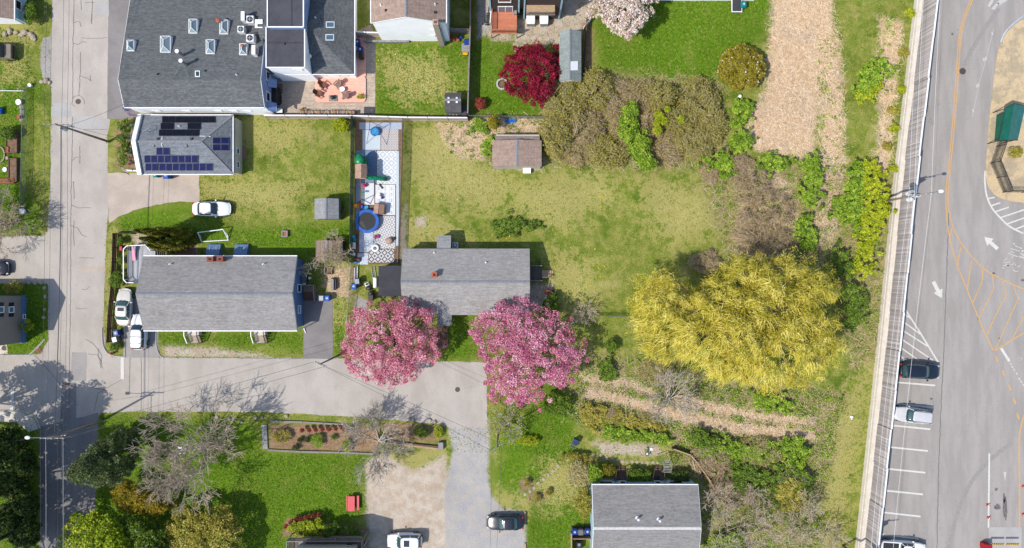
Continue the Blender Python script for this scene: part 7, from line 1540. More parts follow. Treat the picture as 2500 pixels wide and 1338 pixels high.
t = thing('gas_grill', 'black gas grill on the deck walkway below the blue bins', 'grill', P(884, 139, .2)); MB().frus((0, 0), (.55, .8), (.5, .7), .3, .95).build('hood', 'black_paint', t); MB().box((0, .0, .2), (.5, .7, .4)).build('cabinet', 'dark_metal', t); MB().tube([(.28, -.25, .8), (.28, .25, .8)], .02, 6).build('handle', 'steel', t)
for lab, px, py, m_, w_, d_ in (('brown door mat outside the workshop entrance', 682, 217, 'chair_taupe', .85, 1.25), ('black door mat outside the workshop entrance', 680, 243, 'black_plastic', .8, 1.05)):
    t = thing('door_mat', lab, 'mat', P(px, py, .02)); MB().box((0, 0, .012), (w_, d_, .02)).build('mat', m_, t); MB().box((0, 0, .024), (w_ * .85, d_ * .88, .008)).build('inset', m_, t)
t = thing('log_rack', 'long rack of split firewood along the pale board fence', 'firewood', P(805, 278))
for k in range(42):
    x = 738 + k * 3.2; m_ = ('log', 'wood_tan', 'stone_grey', 'chair_brown')[(k * 7 // 3) % 4]; MB().beam(P(x, 279.5 + R.uniform(-.6, .6), 0)[:2] + (.4,), P(x + R.uniform(-.5, .5), 272.5, 0)[:2] + (.42 + R.uniform(-.05, .1),), .15, .7).build('log', m_, t, 'p')
t = thing('log_heap', 'loose heap of split logs beside the firewood rack', 'firewood', P(742, 268))
for k in range(16): a = R.uniform(0, 3); c = P(742 + R.gauss(0, 4), 269 + R.gauss(0, 3)); MB().beam((c[0] - .2 * math.cos(a), c[1] - .2 * math.sin(a), .1 + .02 * k), (c[0] + .2 * math.cos(a), c[1] + .2 * math.sin(a), .12 + .02 * k), .12, .12).build('log', 'log', t, 'p')
t = thing('tool_chest', 'white topped chest against the fence below the workshop door', 'chest', P(684, 273)); MB().box((0, 0, .3), (.9, .45, .6)).build('body', 'dark_metal', t); MB().box((0, 0, .63), (.95, .5, .06)).build('lid', 'white_paint', t)
t = thing('flat_hatch', 'dark flat hatch cover at the corner of the paved patio', 'hatch', P(902, 270)); MB().box((0, 0, .06), (1.3, .9, .08)).build('cover', 'membrane', t); MB().box((.3, 0, .11), (.2, .05, .03)).build('handle', 'steel', t)
t = thing('plant_pot', 'black round pot beside the workshop wing wall', 'pot', P(700, 186)); MB().cyl((0, 0, 0), .2, .45, 16, .26).build('pot', 'black_plastic', t); MB().cyl((0, 0, .44), .22, .03, 16).build('soil', 'soil', t)
for k, px in enumerate((1099, 1107, 1115)):
    t = thing('storage_drum', ('left', 'middle', 'right')[k] + ' round white drum behind the shed with four roof lights', 'drum', P(px, 279)); MB().cyl((0, 0, 0), .16, .45, 14).build('drum', 'chair_brown' if k == 0 else 'white_paint', t); MB().cyl((0, 0, .45), .17, .03, 14).build('lid', 'white_plastic', t)
t = thing('garden_clutter', 'red and blue garden toys and pots heaped behind the white house', 'toys', P(1110, 95))
for k, (a, b_, m_) in enumerate(((1100, 90, 'red_plastic'), (1108, 98, 'terracotta'), (1115, 94, 'chair_brown'), (1096, 97, 'stone_grey'), (1119, 100, 'terracotta'), (1126, 93, 'blue_plastic'))): MB().ball((*P(a, b_)[:2], .25), (.25, .2, .25), 10, 6).build('toy', m_, t, 'p')
t = thing('storage_box', 'grey deck box with a yellow cart in front, by the tall board fence', 'box', P(1137, 121)); MB().box((0, 0, .35), (.85, .95, .7)).build('body', 'grey_plastic', t); MB().box((0, 0, .73), (.9, 1.0, .06)).build('lid', 'stone_grey', t)
t = thing('toy_cart', 'yellow toy cart below the grey deck box', 'toy', P(1136, 132)); MB().frus((0, 0), (.5, .4), (.62, .5), .1, .45).build('tub', 'yellow_plastic', t)
for x in (-.2, .2): MB().tube([(x, -.25, .12), (x, .25, .12)], .1, 10).build('wheel', 'rubber', t)
t = thing('fire_ring', 'round stone fire ring half under the crimson maple', 'fire pit', P(1226, 206))
for k in range(11): a = k * 2 * PI / 11; MB().box((.62 * math.cos(a), .62 * math.sin(a), .12), (.2, .33, .24), a).build('stone', 'kerb_stone', t)
MB().cyl((0, 0, .01), .5, .02, 16).build('ash', 'soil', t)
for k, (px, py) in enumerate(((326, 312), (322, 337))):
    t = thing('garden_chair', ('upper' if k == 0 else 'lower') + ' white plastic chair in front of the solar house', 'chair', P(px, py), (-.5, .3)[k]); MB().box((.05, 0, .4), (.55, .52, .05)).build('seat', 'white_plastic', t); MB().add([(-.22, -.26, .4), (-.22, .26, .4), (-.42, .22, .95), (-.42, -.22, .95), (-.26, -.26, .4), (-.26, .26, .4), (-.46, .22, .95), (-.46, -.22, .95)], [(0, 1, 2, 3), (7, 6, 5, 4), (0, 3, 7, 4), (1, 5, 6, 2), (2, 6, 7, 3)]).build('backrest', 'white_plastic', t)
    for s in (-.27, .27):
        MB().box((.05, s, .62), (.55, .07, .04)).build('armrest', 'white_plastic', t)
        for x in (-.2, .3): MB().box((x, s, .3), (.05, .05, .6)).build('leg', 'white_plastic', t)
t = thing('umbrella_base', 'round wire table with a red closed parasol in front of the solar house', 'table', P(324, 357)); MB().ring((0, 0, .7), .4, .025, 24, 6).build('table_rim', 'galvanised', t); MB().tube([(-.9, .2, .75), (-.1, 0, .75)], [.03, .1], 8).build('parasol', 'red_plastic', t)
for k in range(3): MB().beam((0, 0, .7), (.4 * math.cos(k * 2.1), .4 * math.sin(k * 2.1), .7), .03, .02).build('spoke', 'galvanised', t); MB().tube([(.3 * math.cos(k * 2.1), .3 * math.sin(k * 2.1), 0), (.3 * math.cos(k * 2.1), .3 * math.sin(k * 2.1), .7)], .02, 6).build('leg', 'galvanised', t)
t = thing('plastic_chair', 'teal plastic child chair in front of the solar house', 'chair', P(318, 372)); MB().box((0, 0, .25), (.45, .4, .06)).build('seat', 'teal_plastic', t); MB().add([(-.2, -.22, .27), (.2, -.22, .27), (.25, -.3, .6), (-.25, -.3, .6)], [(0, 1, 2, 3)]).build('backrest', 'teal_plastic', t)
for x in (-.18, .18):
    for y in (-.16, .16): MB().box((x, y, .12), (.05, .05, .24)).build('leg', 'teal_plastic', t)
# flags
def flag(label, p, q, w, hgt, drop):
    """striped flag on a staff from p to q; cloth hangs from the outer half"""
    t = thing('flag', label, 'flag', p); p, q = Vector((0, 0, 0)), Vector(q) - Vector(p); MB().tube([p, q], .025, 6).build('staff', 'white_paint', t)
    d = q.normalized(); n = 13; u0 = q - d * hgt
    for k in range(n):
        a, b_ = u0 + d * hgt * k / n, u0 + d * hgt * (k + 1) / n; dr = Vector(drop); m_ = 'lamp_red' if k % 2 == 0 else 'white_paint'; s0f = .42 if k >= 6 else 0
        pts = []
        for j in range(5): f = s0f + (1 - s0f) * j / 4; wv = Vector((0, 0, .06 * math.sin(f * 7))); pts.append((a + dr * f * w + wv, b_ + dr * f * w + wv))
        mb = MB()
        for j in range(4): mb.add([pts[j][0], pts[j + 1][0], pts[j + 1][1], pts[j][1]], [(0, 1, 2, 3)])
        mb.build('stripe', m_, t)
    dr = Vector(drop); mb = MB(); a, b_ = u0 + d * hgt * 6 / n, q
    for j in range(3): f0, f1 = .42 * j / 3, .42 * (j + 1) / 3; mb.add([a + dr * f0 * w + Vector((0, 0, .06 * math.sin(f0 * 7) + .004)), a + dr * f1 * w + Vector((0, 0, .06 * math.sin(f1 * 7) + .004)), b_ + dr * f1 * w + Vector((0, 0, .06 * math.sin(f1 * 7) + .004)), b_ + dr * f0 * w + Vector((0, 0, .06 * math.sin(f0 * 7) + .004))], [(0, 1, 2, 3)])
    mb.build('canton', 'blue_plastic', t)
    mb = MB()
    for j in range(6): c = a + (b_ - a) * (.2 + .3 * (j % 3)) + dr * w * (.08 + .2 * (j // 3)) + Vector((0, 0, .08)); mb.cyl(tuple(c), .03, .01, 5)
    stuff(mb.build('stars', 'white_paint', t))
pf_, qf = P(318, 263, 3.6), P(296, 260, 4.3)
flag('striped flag on a slanting staff at the corner of the workshop', pf_, qf, 1.3, .95, (.55, -.75, -.35)); flag('small striped flag at the corner of the solar house drive', P(312, 418, 1.0), P(296, 409, 1.5), .8, .6, (.4, -.75, -.4))

# ---------------------------------------------------------------- play yard
def rugmat(name, bgc, fg, size, rings=2, w=.5, off=0.0):
    m, nt, b, out = nodes(name); co = coords(nt); sp = nt.nodes.new('ShaderNodeSeparateXYZ'); nt.links.new(co, sp.inputs[0])
    ax = mth(nt, 'ABSOLUTE', mth(nt, 'SUBTRACT', mth(nt, 'FRACT', mth(nt, 'DIVIDE', sp.outputs[0], size)), .5)); ay = mth(nt, 'ABSOLUTE', mth(nt, 'SUBTRACT', mth(nt, 'FRACT', mth(nt, 'DIVIDE', sp.outputs[1], size)), .5))
    d = mth(nt, 'FRACT', mth(nt, 'ADD', mth(nt, 'MULTIPLY', mth(nt, 'ADD', ax, ay), rings * 1.0), off)); g = ramp(nt, d, w - .08, w + .08)
    n_ = noise(nt, co, 3, 4); col = mixc(nt, g, bgc, fg); k = mth(nt, 'ADD', mth(nt, 'MULTIPLY', n_, .3), .85)
    v = nt.nodes.new('ShaderNodeVectorMath'); v.operation = 'SCALE'; nt.links.new(col, v.inputs[0]); nt.links.new(k, v.inputs['Scale']); nt.links.new(v.outputs[0], b.inputs['Base Color']); b.inputs['Roughness'].default_value = .9
rugmat('rug_dots', ph(205, 215, 228), ph(150, 168, 200), .3, 2); rugmat('rug_pale', ph(214, 224, 230), ph(200, 214, 224), .18, 2); rugmat('rug_beige', ph(224, 220, 216), ph(160, 148, 146), .62, 3); rugmat('rug_blue', ph(150, 178, 205), ph(78, 108, 150), .62, 3)
rugmat('rug_trellis', ph(238, 240, 242), ph(196, 204, 210), 1.05, 2.5, .6); rugmat('rug_scribble', ph(236, 238, 240), ph(216, 222, 228), .4, 2, .75); rugmat('rug_anchor', ph(238, 240, 244), ph(226, 229, 236), .8, 1, .8); rugmat('rug_small', ph(230, 228, 228), ph(150, 148, 152), .62, 2, .6)
rugmat('rug_dark', ph(216, 214, 214), ph(74, 74, 84), .8, 2, .6); pm('rug_marble', ph(226, 230, 236), ph(176, 190, 208), 2.2, .8, stretch=(1, 2.5, 1))
gp = flat('yard_dirt', 'soil', [(866, 294), (985, 294), (976, 645), (866, 645)], .008, .5)
for k, (lab, x0, y0, x1, y1, m_) in enumerate((('pale dotted blue rug across the top of the play yard', 877, 299, 981, 316, 'rug_dots'), ('plain pale blue rug under the swing', 885, 317, 929, 366, 'rug_pale'), ('beige diamond rug right of the swing', 930, 315, 973, 367, 'rug_beige'), ('deep blue diamond rug under the green slide tower', 870, 367, 919, 446, 'rug_blue'),
        ('white trellis rug beside the straight green slide', 920, 368, 970, 450, 'rug_trellis'), ('narrow blue rug along the green screened fence', 869, 447, 880, 560, 'rug_blue'), ('white scribble rug below the slide tower', 881, 447, 914, 500, 'rug_scribble'), ('white anchor rug with grey stripes in the middle of the play yard', 916, 451, 965, 525, 'rug_anchor'),
        ('small diamond rug beside the trampoline', 912, 527, 965, 607, 'rug_small'), ('white marbled rug below the trampoline', 877, 555, 911, 616, 'rug_marble'), ('bold dark diamond rug at the lower end of the play yard', 900, 609, 962, 641, 'rug_dark'), ('small marbled rug in the lower left corner of the play yard', 873, 618, 899, 646, 'rug_marble'), ('pale strip of matting along the chain-link fence', 967, 369, 974, 600, 'rug_pale'))):
    a, b_ = P((x0 + x1) / 2, (y0 + y1) / 2)[:2]; o = MB().box((0, 0, .012), ((x1 - x0) / S - .02, (y1 - y0) / S - .02, .012 + .002 * k)).build('outdoor_rug', m_); o.location = (a, b_, 0); tag(o, lab, 'rug')
    if m_ == 'rug_anchor':
        for i in range(5): MB().box((-1.0 + i * .5, 0, .027), (.02, 3.6, .004)).build('stripe', 'grey_plastic', o)
        for i in range(3):
            for j in range(5):
                mb = MB(); cx, cy = -.75 + i * .75, -1.5 + j * .72; mb.box((cx, cy, .028), (.04, .34, .004)); mb.box((cx, cy + .1, .0285), (.2, .04, .005)); mb.add([(cx - .17, cy - .05, .029), (cx - .12, cy - .05, .029), (cx + .0, cy - .17, .029), (cx, cy - .21, .029)], [(0, 1, 2, 3)]); mb.add([(cx + .17, cy - .05, .029), (cx + .12, cy - .05, .029), (cx, cy - .17, .029), (cx, cy - .21, .029)], [(0, 1, 2, 3)])
                mb.build('anchor_motif', 'siding_slate', o)
# slide tower
t = thing('play_tower', 'wooden play tower with a brown roof, a green spiral slide and a straight green slide', 'playset', P(891, 425)); bx0, by0 = t.location[0], t.location[1]
for x in (-.55, .55):
    for y in (-.7, .7): MB().box((x, y, 1.2), (.1, .1, 2.4)).build('post', 'wood_tan', t)
MB().box((0, 0, 1.2), (1.2, 1.5, .08)).build('platform', 'wood_tan', t); slab([(-.7, -.85, 2.2), (.15, -.85, 2.85), (.15, .85, 2.85), (-.7, .85, 2.2)], [(0, 1, 2, 3)], .06).build('roof', 'tan_plastic', t); slab([(.15, -.85, 2.85), (.7, -.85, 2.3), (.7, .85, 2.3), (.15, .85, 2.85)], [(0, 1, 2, 3)], .06).build('roof', 'tan_plastic', t)
MB().tube([(.5, -.55, 1.4), (.9, -.58, 1.35), (2.1, -.62, .55), (2.75, -.64, .3)], .27, 14).build('straight_slide', 'green_plastic', t, smooth=True)
sp_ = [(-.2 + .42 * math.cos(a), 1.35 + .5 * math.sin(a), 2.0 - .2 * i) for i, a in enumerate([1.2 + i * .75 for i in range(10)])]
MB().tube(sp_, .32, 14).build('spiral_slide', 'green_plastic', t, smooth=True); MB().ball((-.22, 1.35, 2.05), (.55, .58, .3), 16, 10).build('slide_dome', 'green_plastic', t, smooth=True)
MB().beam((-.1, -.9, 2.0), (-.1, -3.3, 2.0), .1, .12).build('swing_beam', 'wood_brown', t)
for s in (-1, 1): MB().beam((-.1, -3.2, 2.0), (-.1 + s * .8, -3.6, 0), .09, .09).build('beam_leg', 'wood_brown', t)
for y in (-1.5, -2.3): MB().box((-.1 + .0, y, .6), (.45, .2, .05)).build('swing_seat', 'pink_plastic' if y > -2 else 'green_plastic', t)
t = thing('saucer_swing', 'blue saucer swing on a dark blue metal frame', 'swing', P(917, 323))
MB().cyl((0, 0, .45), .5, .05, 22).build('saucer', 'sky_blue_plastic', t); MB().ring((0, 0, .5), .5, .05, 22, 6).build('rim', 'bright_blue', t); ap = [(-.3, .7, 2.2), (.4, -.4, 2.2)]
MB().tube([(0.5, .35, 2.1), (-.35, -.2, 2.1)], .04, 6).build('crossbar', 'blue_plastic', t)
for q in ((-1.1, -1.4), (-.7, 1.4), (1.4, -1.5), (1.2, 1.4)): MB().tube([(.5, .35, 2.1) if q[0] > 0 else (-.35, -.2, 2.1), (*q, 0)], .03, 6).build('leg', 'blue_plastic', t)
for a in range(4): MB().tube([(.07, .07, 2.1), (.45 * math.cos(a * 1.57), .45 * math.sin(a * 1.57), .5)], .012, 4).build('rope', 'blue_plastic', t)
t = thing('trampoline', 'round trampoline with a bright blue pad and black mat', 'trampoline', P(896, 540, .7)); t.location.z = 0
n = 24
MB().cyl((0, 0, .66), 1.12, .03, n).build('mat', 'rubber', t); rg = [[(r_ * math.cos(2 * PI * k / n), r_ * math.sin(2 * PI * k / n), z) for k in range(n)] for r_, z in ((1.08, .68), (1.08, .73), (1.44, .73), (1.46, .66))]
MB().loft(rg, False, False).build('pad', 'bright_blue', t)
for k in range(6): a = k * PI / 3; MB().tube([(1.35 * math.cos(a), 1.35 * math.sin(a), 0), (1.35 * math.cos(a), 1.35 * math.sin(a), .68)], .03, 6).build('leg', 'galvanised', t)
MB().add([(-.1, -1.1, .695), (-1.05, -.2, .695), (-.6, .1, .7), (-.25, -.55, .7)], [(0, 1, 2, 3)]).build('mat_patch', 'black_plastic', t)
def toy(name, label, px, py, parts, rz=0.0, cat='toy'):
    t = thing(name, label, cat, P(px, py), rz)
    for nm, kind, c, d, m_ in parts:
        if kind == 'b': MB().frus(c, (d[0], d[1]), (d[0] * .9, d[1] * .9), c[2], c[2] + d[2]).build(nm, m_, t)
        elif kind == 'c': MB().cyl(c, d[0], d[1], 14).build(nm, m_, t)
        elif kind == 's': MB().ball(c, d, 12, 8).build(nm, m_, t, smooth=True)
        elif kind == 'r': MB().ring(c, d[0], d[1], 20, 8).build(nm, m_, t, smooth=True)
toy('toy_shelf', 'orange toy bench with green and red tubs beside the trampoline', 875, 503, [('frame', 'b', (0, 0, 0), (1.2, .62, .35), 'orange_plastic'), ('tub', 'b', (-.25, 0, .33), (.45, .42, .1), 'yellow_plastic'), ('tub', 'b', (.33, 0, .33), (.36, .42, .1), 'red_plastic')])
toy('toy_slide', 'small sky blue toddler slide beside the orange toy bench', 893, 506, [('chute', 'b', (0, 0, 0), (.75, .4, .25), 'sky_blue_plastic'), ('step', 'b', (-.4, 0, 0), (.3, .4, .5), 'bright_blue')])
toy('playhouse', 'brown folded-roof playhouse box in the middle of the play yard', 929, 511, [('body', 'b', (0, 0, 0), (1.35, 1.2, .8), 'tan_plastic'), ('roof_panel', 'b', (-.35, 0, .8), (.62, 1.3, .12), 'tan_plastic'), ('roof_panel', 'b', (.35, -.03, .82), (.6, 1.25, .14), 'brown_panel')], -.12)
toy('ride_on_car', 'purple and pink ride-on car on the small diamond rug', 920, 578, [('body', 'b', (0, 0, .1), (.6, .4, .25), 'pink_plastic'), ('seat', 'b', (-.05, 0, .33), (.3, .3, .1), 'purple_plastic'), ('wheel', 'c', (.2, .2, .0), (.09, .1), 'rubber'), ('wheel', 'c', (-.2, -.2, .0), (.09, .1), 'rubber')], .1)
toy('ride_on_car', 'blue ride-on car by the green screened fence', 866, 582, [('body', 'b', (0, 0, .1), (.45, .9, .3), 'teal_plastic'), ('seat', 's', (0, .2, .4), (.18, .22, .12), 'sky_blue_plastic'), ('wheel', 'c', (.2, .25, .0), (.1, .12), 'rubber')], .15)
toy('cooler_box', 'red and white cooler box in the lower left of the play yard', 865, 600, [('body', 'b', (0, 0, 0), (.5, .8, .4), 'red_plastic'), ('lid', 'b', (.08, 0, .4), (.38, .78, .08), 'white_plastic')])
toy('swim_ring', 'white inflatable ring seat on the marbled rug', 917, 606, [('ring', 'r', (0, 0, .2), (.34, .15), 'white_plastic'), ('seat', 's', (0, 0, .15), (.2, .25, .1), 'grey_plastic')])
toy('wheelbarrow', 'tan tub wheelbarrow at the right of the play yard', 951, 588, [('tub', 's', (0, 0, .35), (.45, .42, .18), 'tan_plastic'), ('wheel', 'c', (.55, 0, .0), (.2, .3), 'rubber'), ('stand', 'b', (-.3, 0, 0), (.2, .5, .25), 'dark_metal')], .5, 'wheelbarrow')
toy('toy_table', 'small round table with orange and blue toys on the anchor rug', 926, 479, [('table_top', 'c', (0, 0, .35), (.3, .04), 'white_plastic'), ('leg', 'c', (0, 0, 0), (.06, .35), 'grey_plastic'), ('toy', 's', (.2, .05, .45), (.14, .12, .1), 'orange_plastic'), ('toy', 's', (.38, -.2, .2), (.18, .18, .18), 'blue_plastic')])
toy('toy_scooter', 'dark toy scooter at the top of the anchor rug', 931, 456, [('deck', 'b', (0, 0, .08), (.2, .6, .06), 'dark_metal'), ('wheel', 'c', (.05, .3, 0), (.12, .1), 'purple_plastic'), ('stem', 'c', (.0, .28, .1), (.025, .6), 'galvanised')], .7)
toy('toy_bucket', 'pink bucket on the white scribble rug', 892, 453, [('bucket', 'c', (0, 0, 0), (.22, .3), 'pink_plastic'), ('rim', 'r', (0, 0, .3), (.22, .03), 'pink_plastic')])
toy('plastic_stool', 'white stool in the lower left corner of the play yard', 865, 621, [('seat', 's', (0, 0, .3), (.22, .22, .12), 'white_plastic'), ('base', 'c', (0, 0, 0), (.15, .25), 'grey_plastic')], 0, 'stool')
toy('toy_crate', 'crate of toys beside the small marbled rug', 872, 634, [('crate', 'b', (0, 0, 0), (.9, .5, .35), 'black_plastic'), ('toy', 's', (.1, .05, .4), (.3, .15, .12), 'terracotta'), ('toy', 's', (-.1, -.35, .3), (.35, .12, .1), 'sky_blue_plastic')])

# ---------------------------------------------------------------- lawn things
t = thing('picnic_table', 'coral red picnic table with one bench on the bright lawn', 'table', P(861, 1225)); 
pm('coral_paint', ph(232, 84, 92), ph(214, 70, 80), 3, .5)
for k in range(4): MB().box((-.32 + k * .21, 0, .74), (.2, 1.8, .05)).build('plank', 'coral_paint', t)
MB().box((.75, 0, .44), (.26, 1.75, .05)).build('bench_seat', 'coral_paint', t); MB().box((-.62, 0, .44), (.1, 1.75, .05)).build('bench_seat', 'coral_paint', t)
for y in (-.65, .65): MB().box((.05, y, .4), (1.4, .07, .08)).build('cross_beam', 'coral_paint', t); [MB().beam((.05 + s * .55, y, 0), (.05 + s * .2, y, .72), .08, .06).build('leg', 'coral_paint', t) for s in (-1, 1)]
t = thing('football_goal', 'white tubular football goal on the lawn', 'goal', P(520, 577)); gl = [P(481, 569, .0), P(493, 590, .0), P(558, 585, .0), P(556, 570, .0)]
A_, B_, Cg, Dg = P(483, 568, 1.1), P(492, 590, 0), P(558, 586, 0), P(545, 560, 1.1)
for a, b_ in ((A_, Dg), (A_, P(490, 578, 0)), (Dg, P(556, 574, 0)), (P(490, 578, 0), B_), (P(556, 574, 0), Cg), (B_, Cg), (A_, B_), (Dg, Cg)): MB().tube([(a[0], a[1], a[2] + .05), (b_[0], b_[1], b_[2] + .05)], .055, 8).build('frame_tube', 'white_paint', t, 'p')
t = thing('fire_box', 'small square brick fire box with orange embers on the lawn', 'fire pit', P(697, 571)); 
for x, y, w_, d_ in ((-.3, 0, .14, .75), (.3, 0, .14, .75), (0, -.32, .46, .12), (0, .32, .46, .12)): MB().box((x, y, .2), (w_, d_, .4)).build('wall', 'stone_grey', t)
MB().box((0, 0, .25), (.46, .52, .1)).build('embers', 'terracotta', t)
t = thing('bicycle', 'small child bicycle lying behind the grey shed', 'bicycle', P(837, 515), 1.3)
for x in (-.35, .35): t_ = MB(); t_.tube([(x + .22 * math.cos(2 * PI * k / 14), 0, .23 + .22 * math.sin(2 * PI * k / 14)) for k in range(15)], .025, 6).build('wheel', 'rubber', t)
for a, b_ in (((-.35, 0, .23), (-.05, 0, .25)), ((-.05, 0, .25), (.22, 0, .55)), ((-.05, 0, .25), (-.15, 0, .6)), ((-.15, 0, .55), (.22, 0, .55)), ((.22, 0, .6), (.35, 0, .23))): MB().tube([a, b_], .02, 6).build('frame_tube', 'pink_plastic', t)
MB().ball((-.16, 0, .63), (.12, .06, .03)).build('saddle', 'black_plastic', t); MB().tube([(.22, -.2, .66), (.22, .2, .66)], .015, 6).build('handlebar', 'galvanised', t)
for lab, px, py, rz in (('grey lidded grill beside the east wall of the blue house', 747, 681, 0),):
    t = thing('gas_grill', lab, 'grill', P(px, py)); MB().frus((0, 0), (.6, .9), (.45, .75), .7, 1.1).build('hood', 'grey_plastic', t); MB().box((0, 0, .35), (.5, .8, .7)).build('cabinet', 'dark_metal', t); MB().box((.0, -.62, .75), (.4, .3, .04)).build('shelf', 'white_plastic', t); MB().cyl((.55, .1, 0), .15, .45, 12).build('gas_bottle', 'white_paint', t)
t = thing('hot_tub_cover', 'upturned grey tub lying on the grass by the fence', 'tub', P(816, 694)); MB().add([(-.35, -.75, .0), (.25, -.75, 0), (.25, .75, 0), (-.35, .75, 0), (-.28, -.7, .6), (.1, -.6, .75), (.1, .6, .75), (-.28, .7, .6)], [(0, 1, 2, 3), (4, 5, 6, 7), (0, 1, 5, 4), (1, 2, 6, 5), (2, 3, 7, 6), (3, 0, 4, 7)]).build('shell', 'stone_grey', t); MB().box((.3, 0, .3), (.1, 1.2, .5)).build('opening', 'black_plastic', t)
t = thing('compost_frame', 'square timber compost frame in the leaf litter', 'compost bin', P(803, 661))
for x, y, w_, d_ in ((-.42, 0, .08, .9), (.42, 0, .08, .9), (0, -.42, .76, .08), (0, .42, .76, .08)): MB().box((x, y, .2), (w_, d_, .4)).build('side', 'wood_grey', t)
MB().box((0, 0, .08), (.74, .74, .1)).build('compost', 'soil', t)
t = thing('lumber_pile', 'stack of old boards between the chain-link fence and annex', 'lumber', P(867, 668))
for k in range(6): MB().box((-.3 + k * .12, R.uniform(-.1, .1), .1 + .04 * (k % 3)), (.1, 1.6 + R.uniform(-.2, .2), .06), R.uniform(-.05, .05)).build('board', ('wood_tan', 'wood_brown', 'white_paint')[k % 3], t)
for k, (px, py, lab) in enumerate(((902, 703, 'black rubbish sack heap beside the annex, upper sack'), (907, 716, 'black rubbish sack heap beside the annex, lower sack'))):
    mb = MB().ball((0, 0, .3), (.36, .34, .34), 12, 8); mb.v = [(x * (1 + .12 * math.sin(9 * y + z * 7)), y * (1 + .12 * math.sin(8 * x)), z) for x, y, z in mb.v]; o = mb.build('rubbish_sack', 'black_plastic', smooth=True); o.location = P(px, py); tag(o, lab, 'sack')
t = thing('push_mower', 'white and blue lawn mower beside the black sacks', 'mower', P(897, 694), .4); MB().frus((0, 0), (.6, .5), (.4, .35), .1, .4).build('deck', 'white_paint', t); MB().cyl((0, 0, .4), .14, .15, 12).build('engine', 'black_plastic', t); MB().tube([(-.3, -.2, .3), (-.9, -.2, .9), (-.9, .2, .9), (-.3, .2, .3)], .02, 6).build('handle', 'dark_metal', t)
t = thing('water_tank', 'white cylindrical tank against the annex of the grey house', 'tank', P(917, 690)); MB().tube([(0, -.6, .3), (0, .6, .3)], .24, 14).build('cylinder', 'white_paint', t); MB().box((0, 0, .04), (.4, 1.0, .08)).build('cradle', 'dark_metal', t)
t = thing('ladder', 'grey metal ladder lying beside the annex', 'ladder', P(913, 668), .15)
for s in (-.2, .2): MB().beam((s, -.9, .12), (s, .9, .12), .06, .05).build('rail', 'galvanised', t)
for k in range(6): MB().beam((-.2, -.75 + k * .3, .12), (.2, -.75 + k * .3, .12), .04, .04).build('rung', 'galvanised', t)
t = thing('concrete_tank_lid', 'pale square utility box at the corner of the brown shed', 'box', P(1286, 414)); MB().box((0, 0, .3), (.9, 1.05, .6)).build('body', 'stone_grey', t); MB().box((0, 0, .63), (.95, 1.1, .06)).build('lid', 'white_paint', t)
t = thing('plastic_tub', 'sky blue tub behind the wire fence', 'tub', P(1246, 296)); MB().frus((0, 0), (1.1, .35), (1.25, .45), 0, .3).build('tub', 'sky_blue_plastic', t); MB().frus((0, 0), (1.0, .3), (1.1, .35), .29, .31).build('water', 'bright_blue', t)
t = thing('wheelbarrow', 'rusty wheelbarrow under the trees beside the east deck', 'wheelbarrow', P(1338, 712), .2); MB().frus((0, 0), (.6, .5), (.9, .65), .3, .6).build('tray', 'rust', t); MB().tube([(.6, -.05, .18), (.6, .05, .18)], .18, 14).build('wheel', 'rubber', t); [MB().beam((-.9, s * .25, .5), (.5, s * .15, .25), .04, .04).build('handle', 'wood_tan', t) for s in (-1, 1)]
t = thing('pipe_goal', 'pale blue metal pipe frame in the weeds at the yard corner', 'frame', P(1800, 360)); MB().tube([P(1770, 358, .8), P(1820, 362, .8)], .05, 6).build('pipe', 'galvanised', t, 'p'); MB().tube([P(1820, 362, .8), P(1820, 378, .0)], .05, 6).build('pipe', 'galvanised', t, 'p'); MB().tube([P(1770, 358, .8), P(1768, 360, .0)], .05, 6).build('pipe', 'galvanised', t, 'p')
t = thing('fire_hydrant', 'red fire hydrant at the street corner', 'hydrant', P(277, 862)); MB().cyl((0, 0, 0), .13, .6, 12).build('barrel', 'lamp_red', t); MB().ball((0, 0, .62), (.15, .15, .13)).build('bonnet', 'lamp_red', t); MB().tube([(-.28, 0, .42), (.28, 0, .42)], .08, 10).build('nozzle', 'lamp_red', t)
t = thing('flat_cover', 'old dark boards lying at the street corner by the bins', 'board', P(300, 821)); MB().box((0, 0, .03), (.7, .8, .05), .3).build('board', 'wood_brown', t); MB().box((.1, -.1, .07), (.5, .6, .03), .5).build('board', 'wood_grey', t)
t = thing('red_motor_scooter', 'small red garden tractor beside the grey deck', 'toy', P(300, 607)); MB().frus((0, 0), (.4, .7), (.3, .5), .15, .5).build('body', 'red_plastic', t); [MB().tube([(x, y, .15), (x + .06, y, .15)], .15, 12).build('wheel', 'rubber', t) for x in (-.25, .2) for y in (-.25, .25)]
# patio at the back of the blue house
flat('brick_patio', 'brick_red', [(432, 597), (478, 597), (478, 627), (425, 627)], .02, .3); pm('patio_brick', ph(176, 130, 112), ph(150, 108, 92), 2, .9, fine=9); bpy.data.objects['brick_patio'].data.materials[0] = M['patio_brick']
t = thing('cafe_table', 'small table and chair on the brick patio', 'table', P(418, 604)); MB().cyl((0, 0, .7), .25, .04, 16).build('table_top', 'white_paint', t); MB().cyl((0, 0, 0), .04, .7, 8).build('leg', 'dark_metal', t); MB().box((-.5, 0, .42), (.35, .35, .05)).build('chair_seat', 'dark_metal', t)
flat('stone_landing', 'brick_red', [(578, 357), (598, 355), (602, 387), (578, 389)], .02, .3); bpy.data.objects['stone_landing'].data.materials[0] = M['patio_brick']
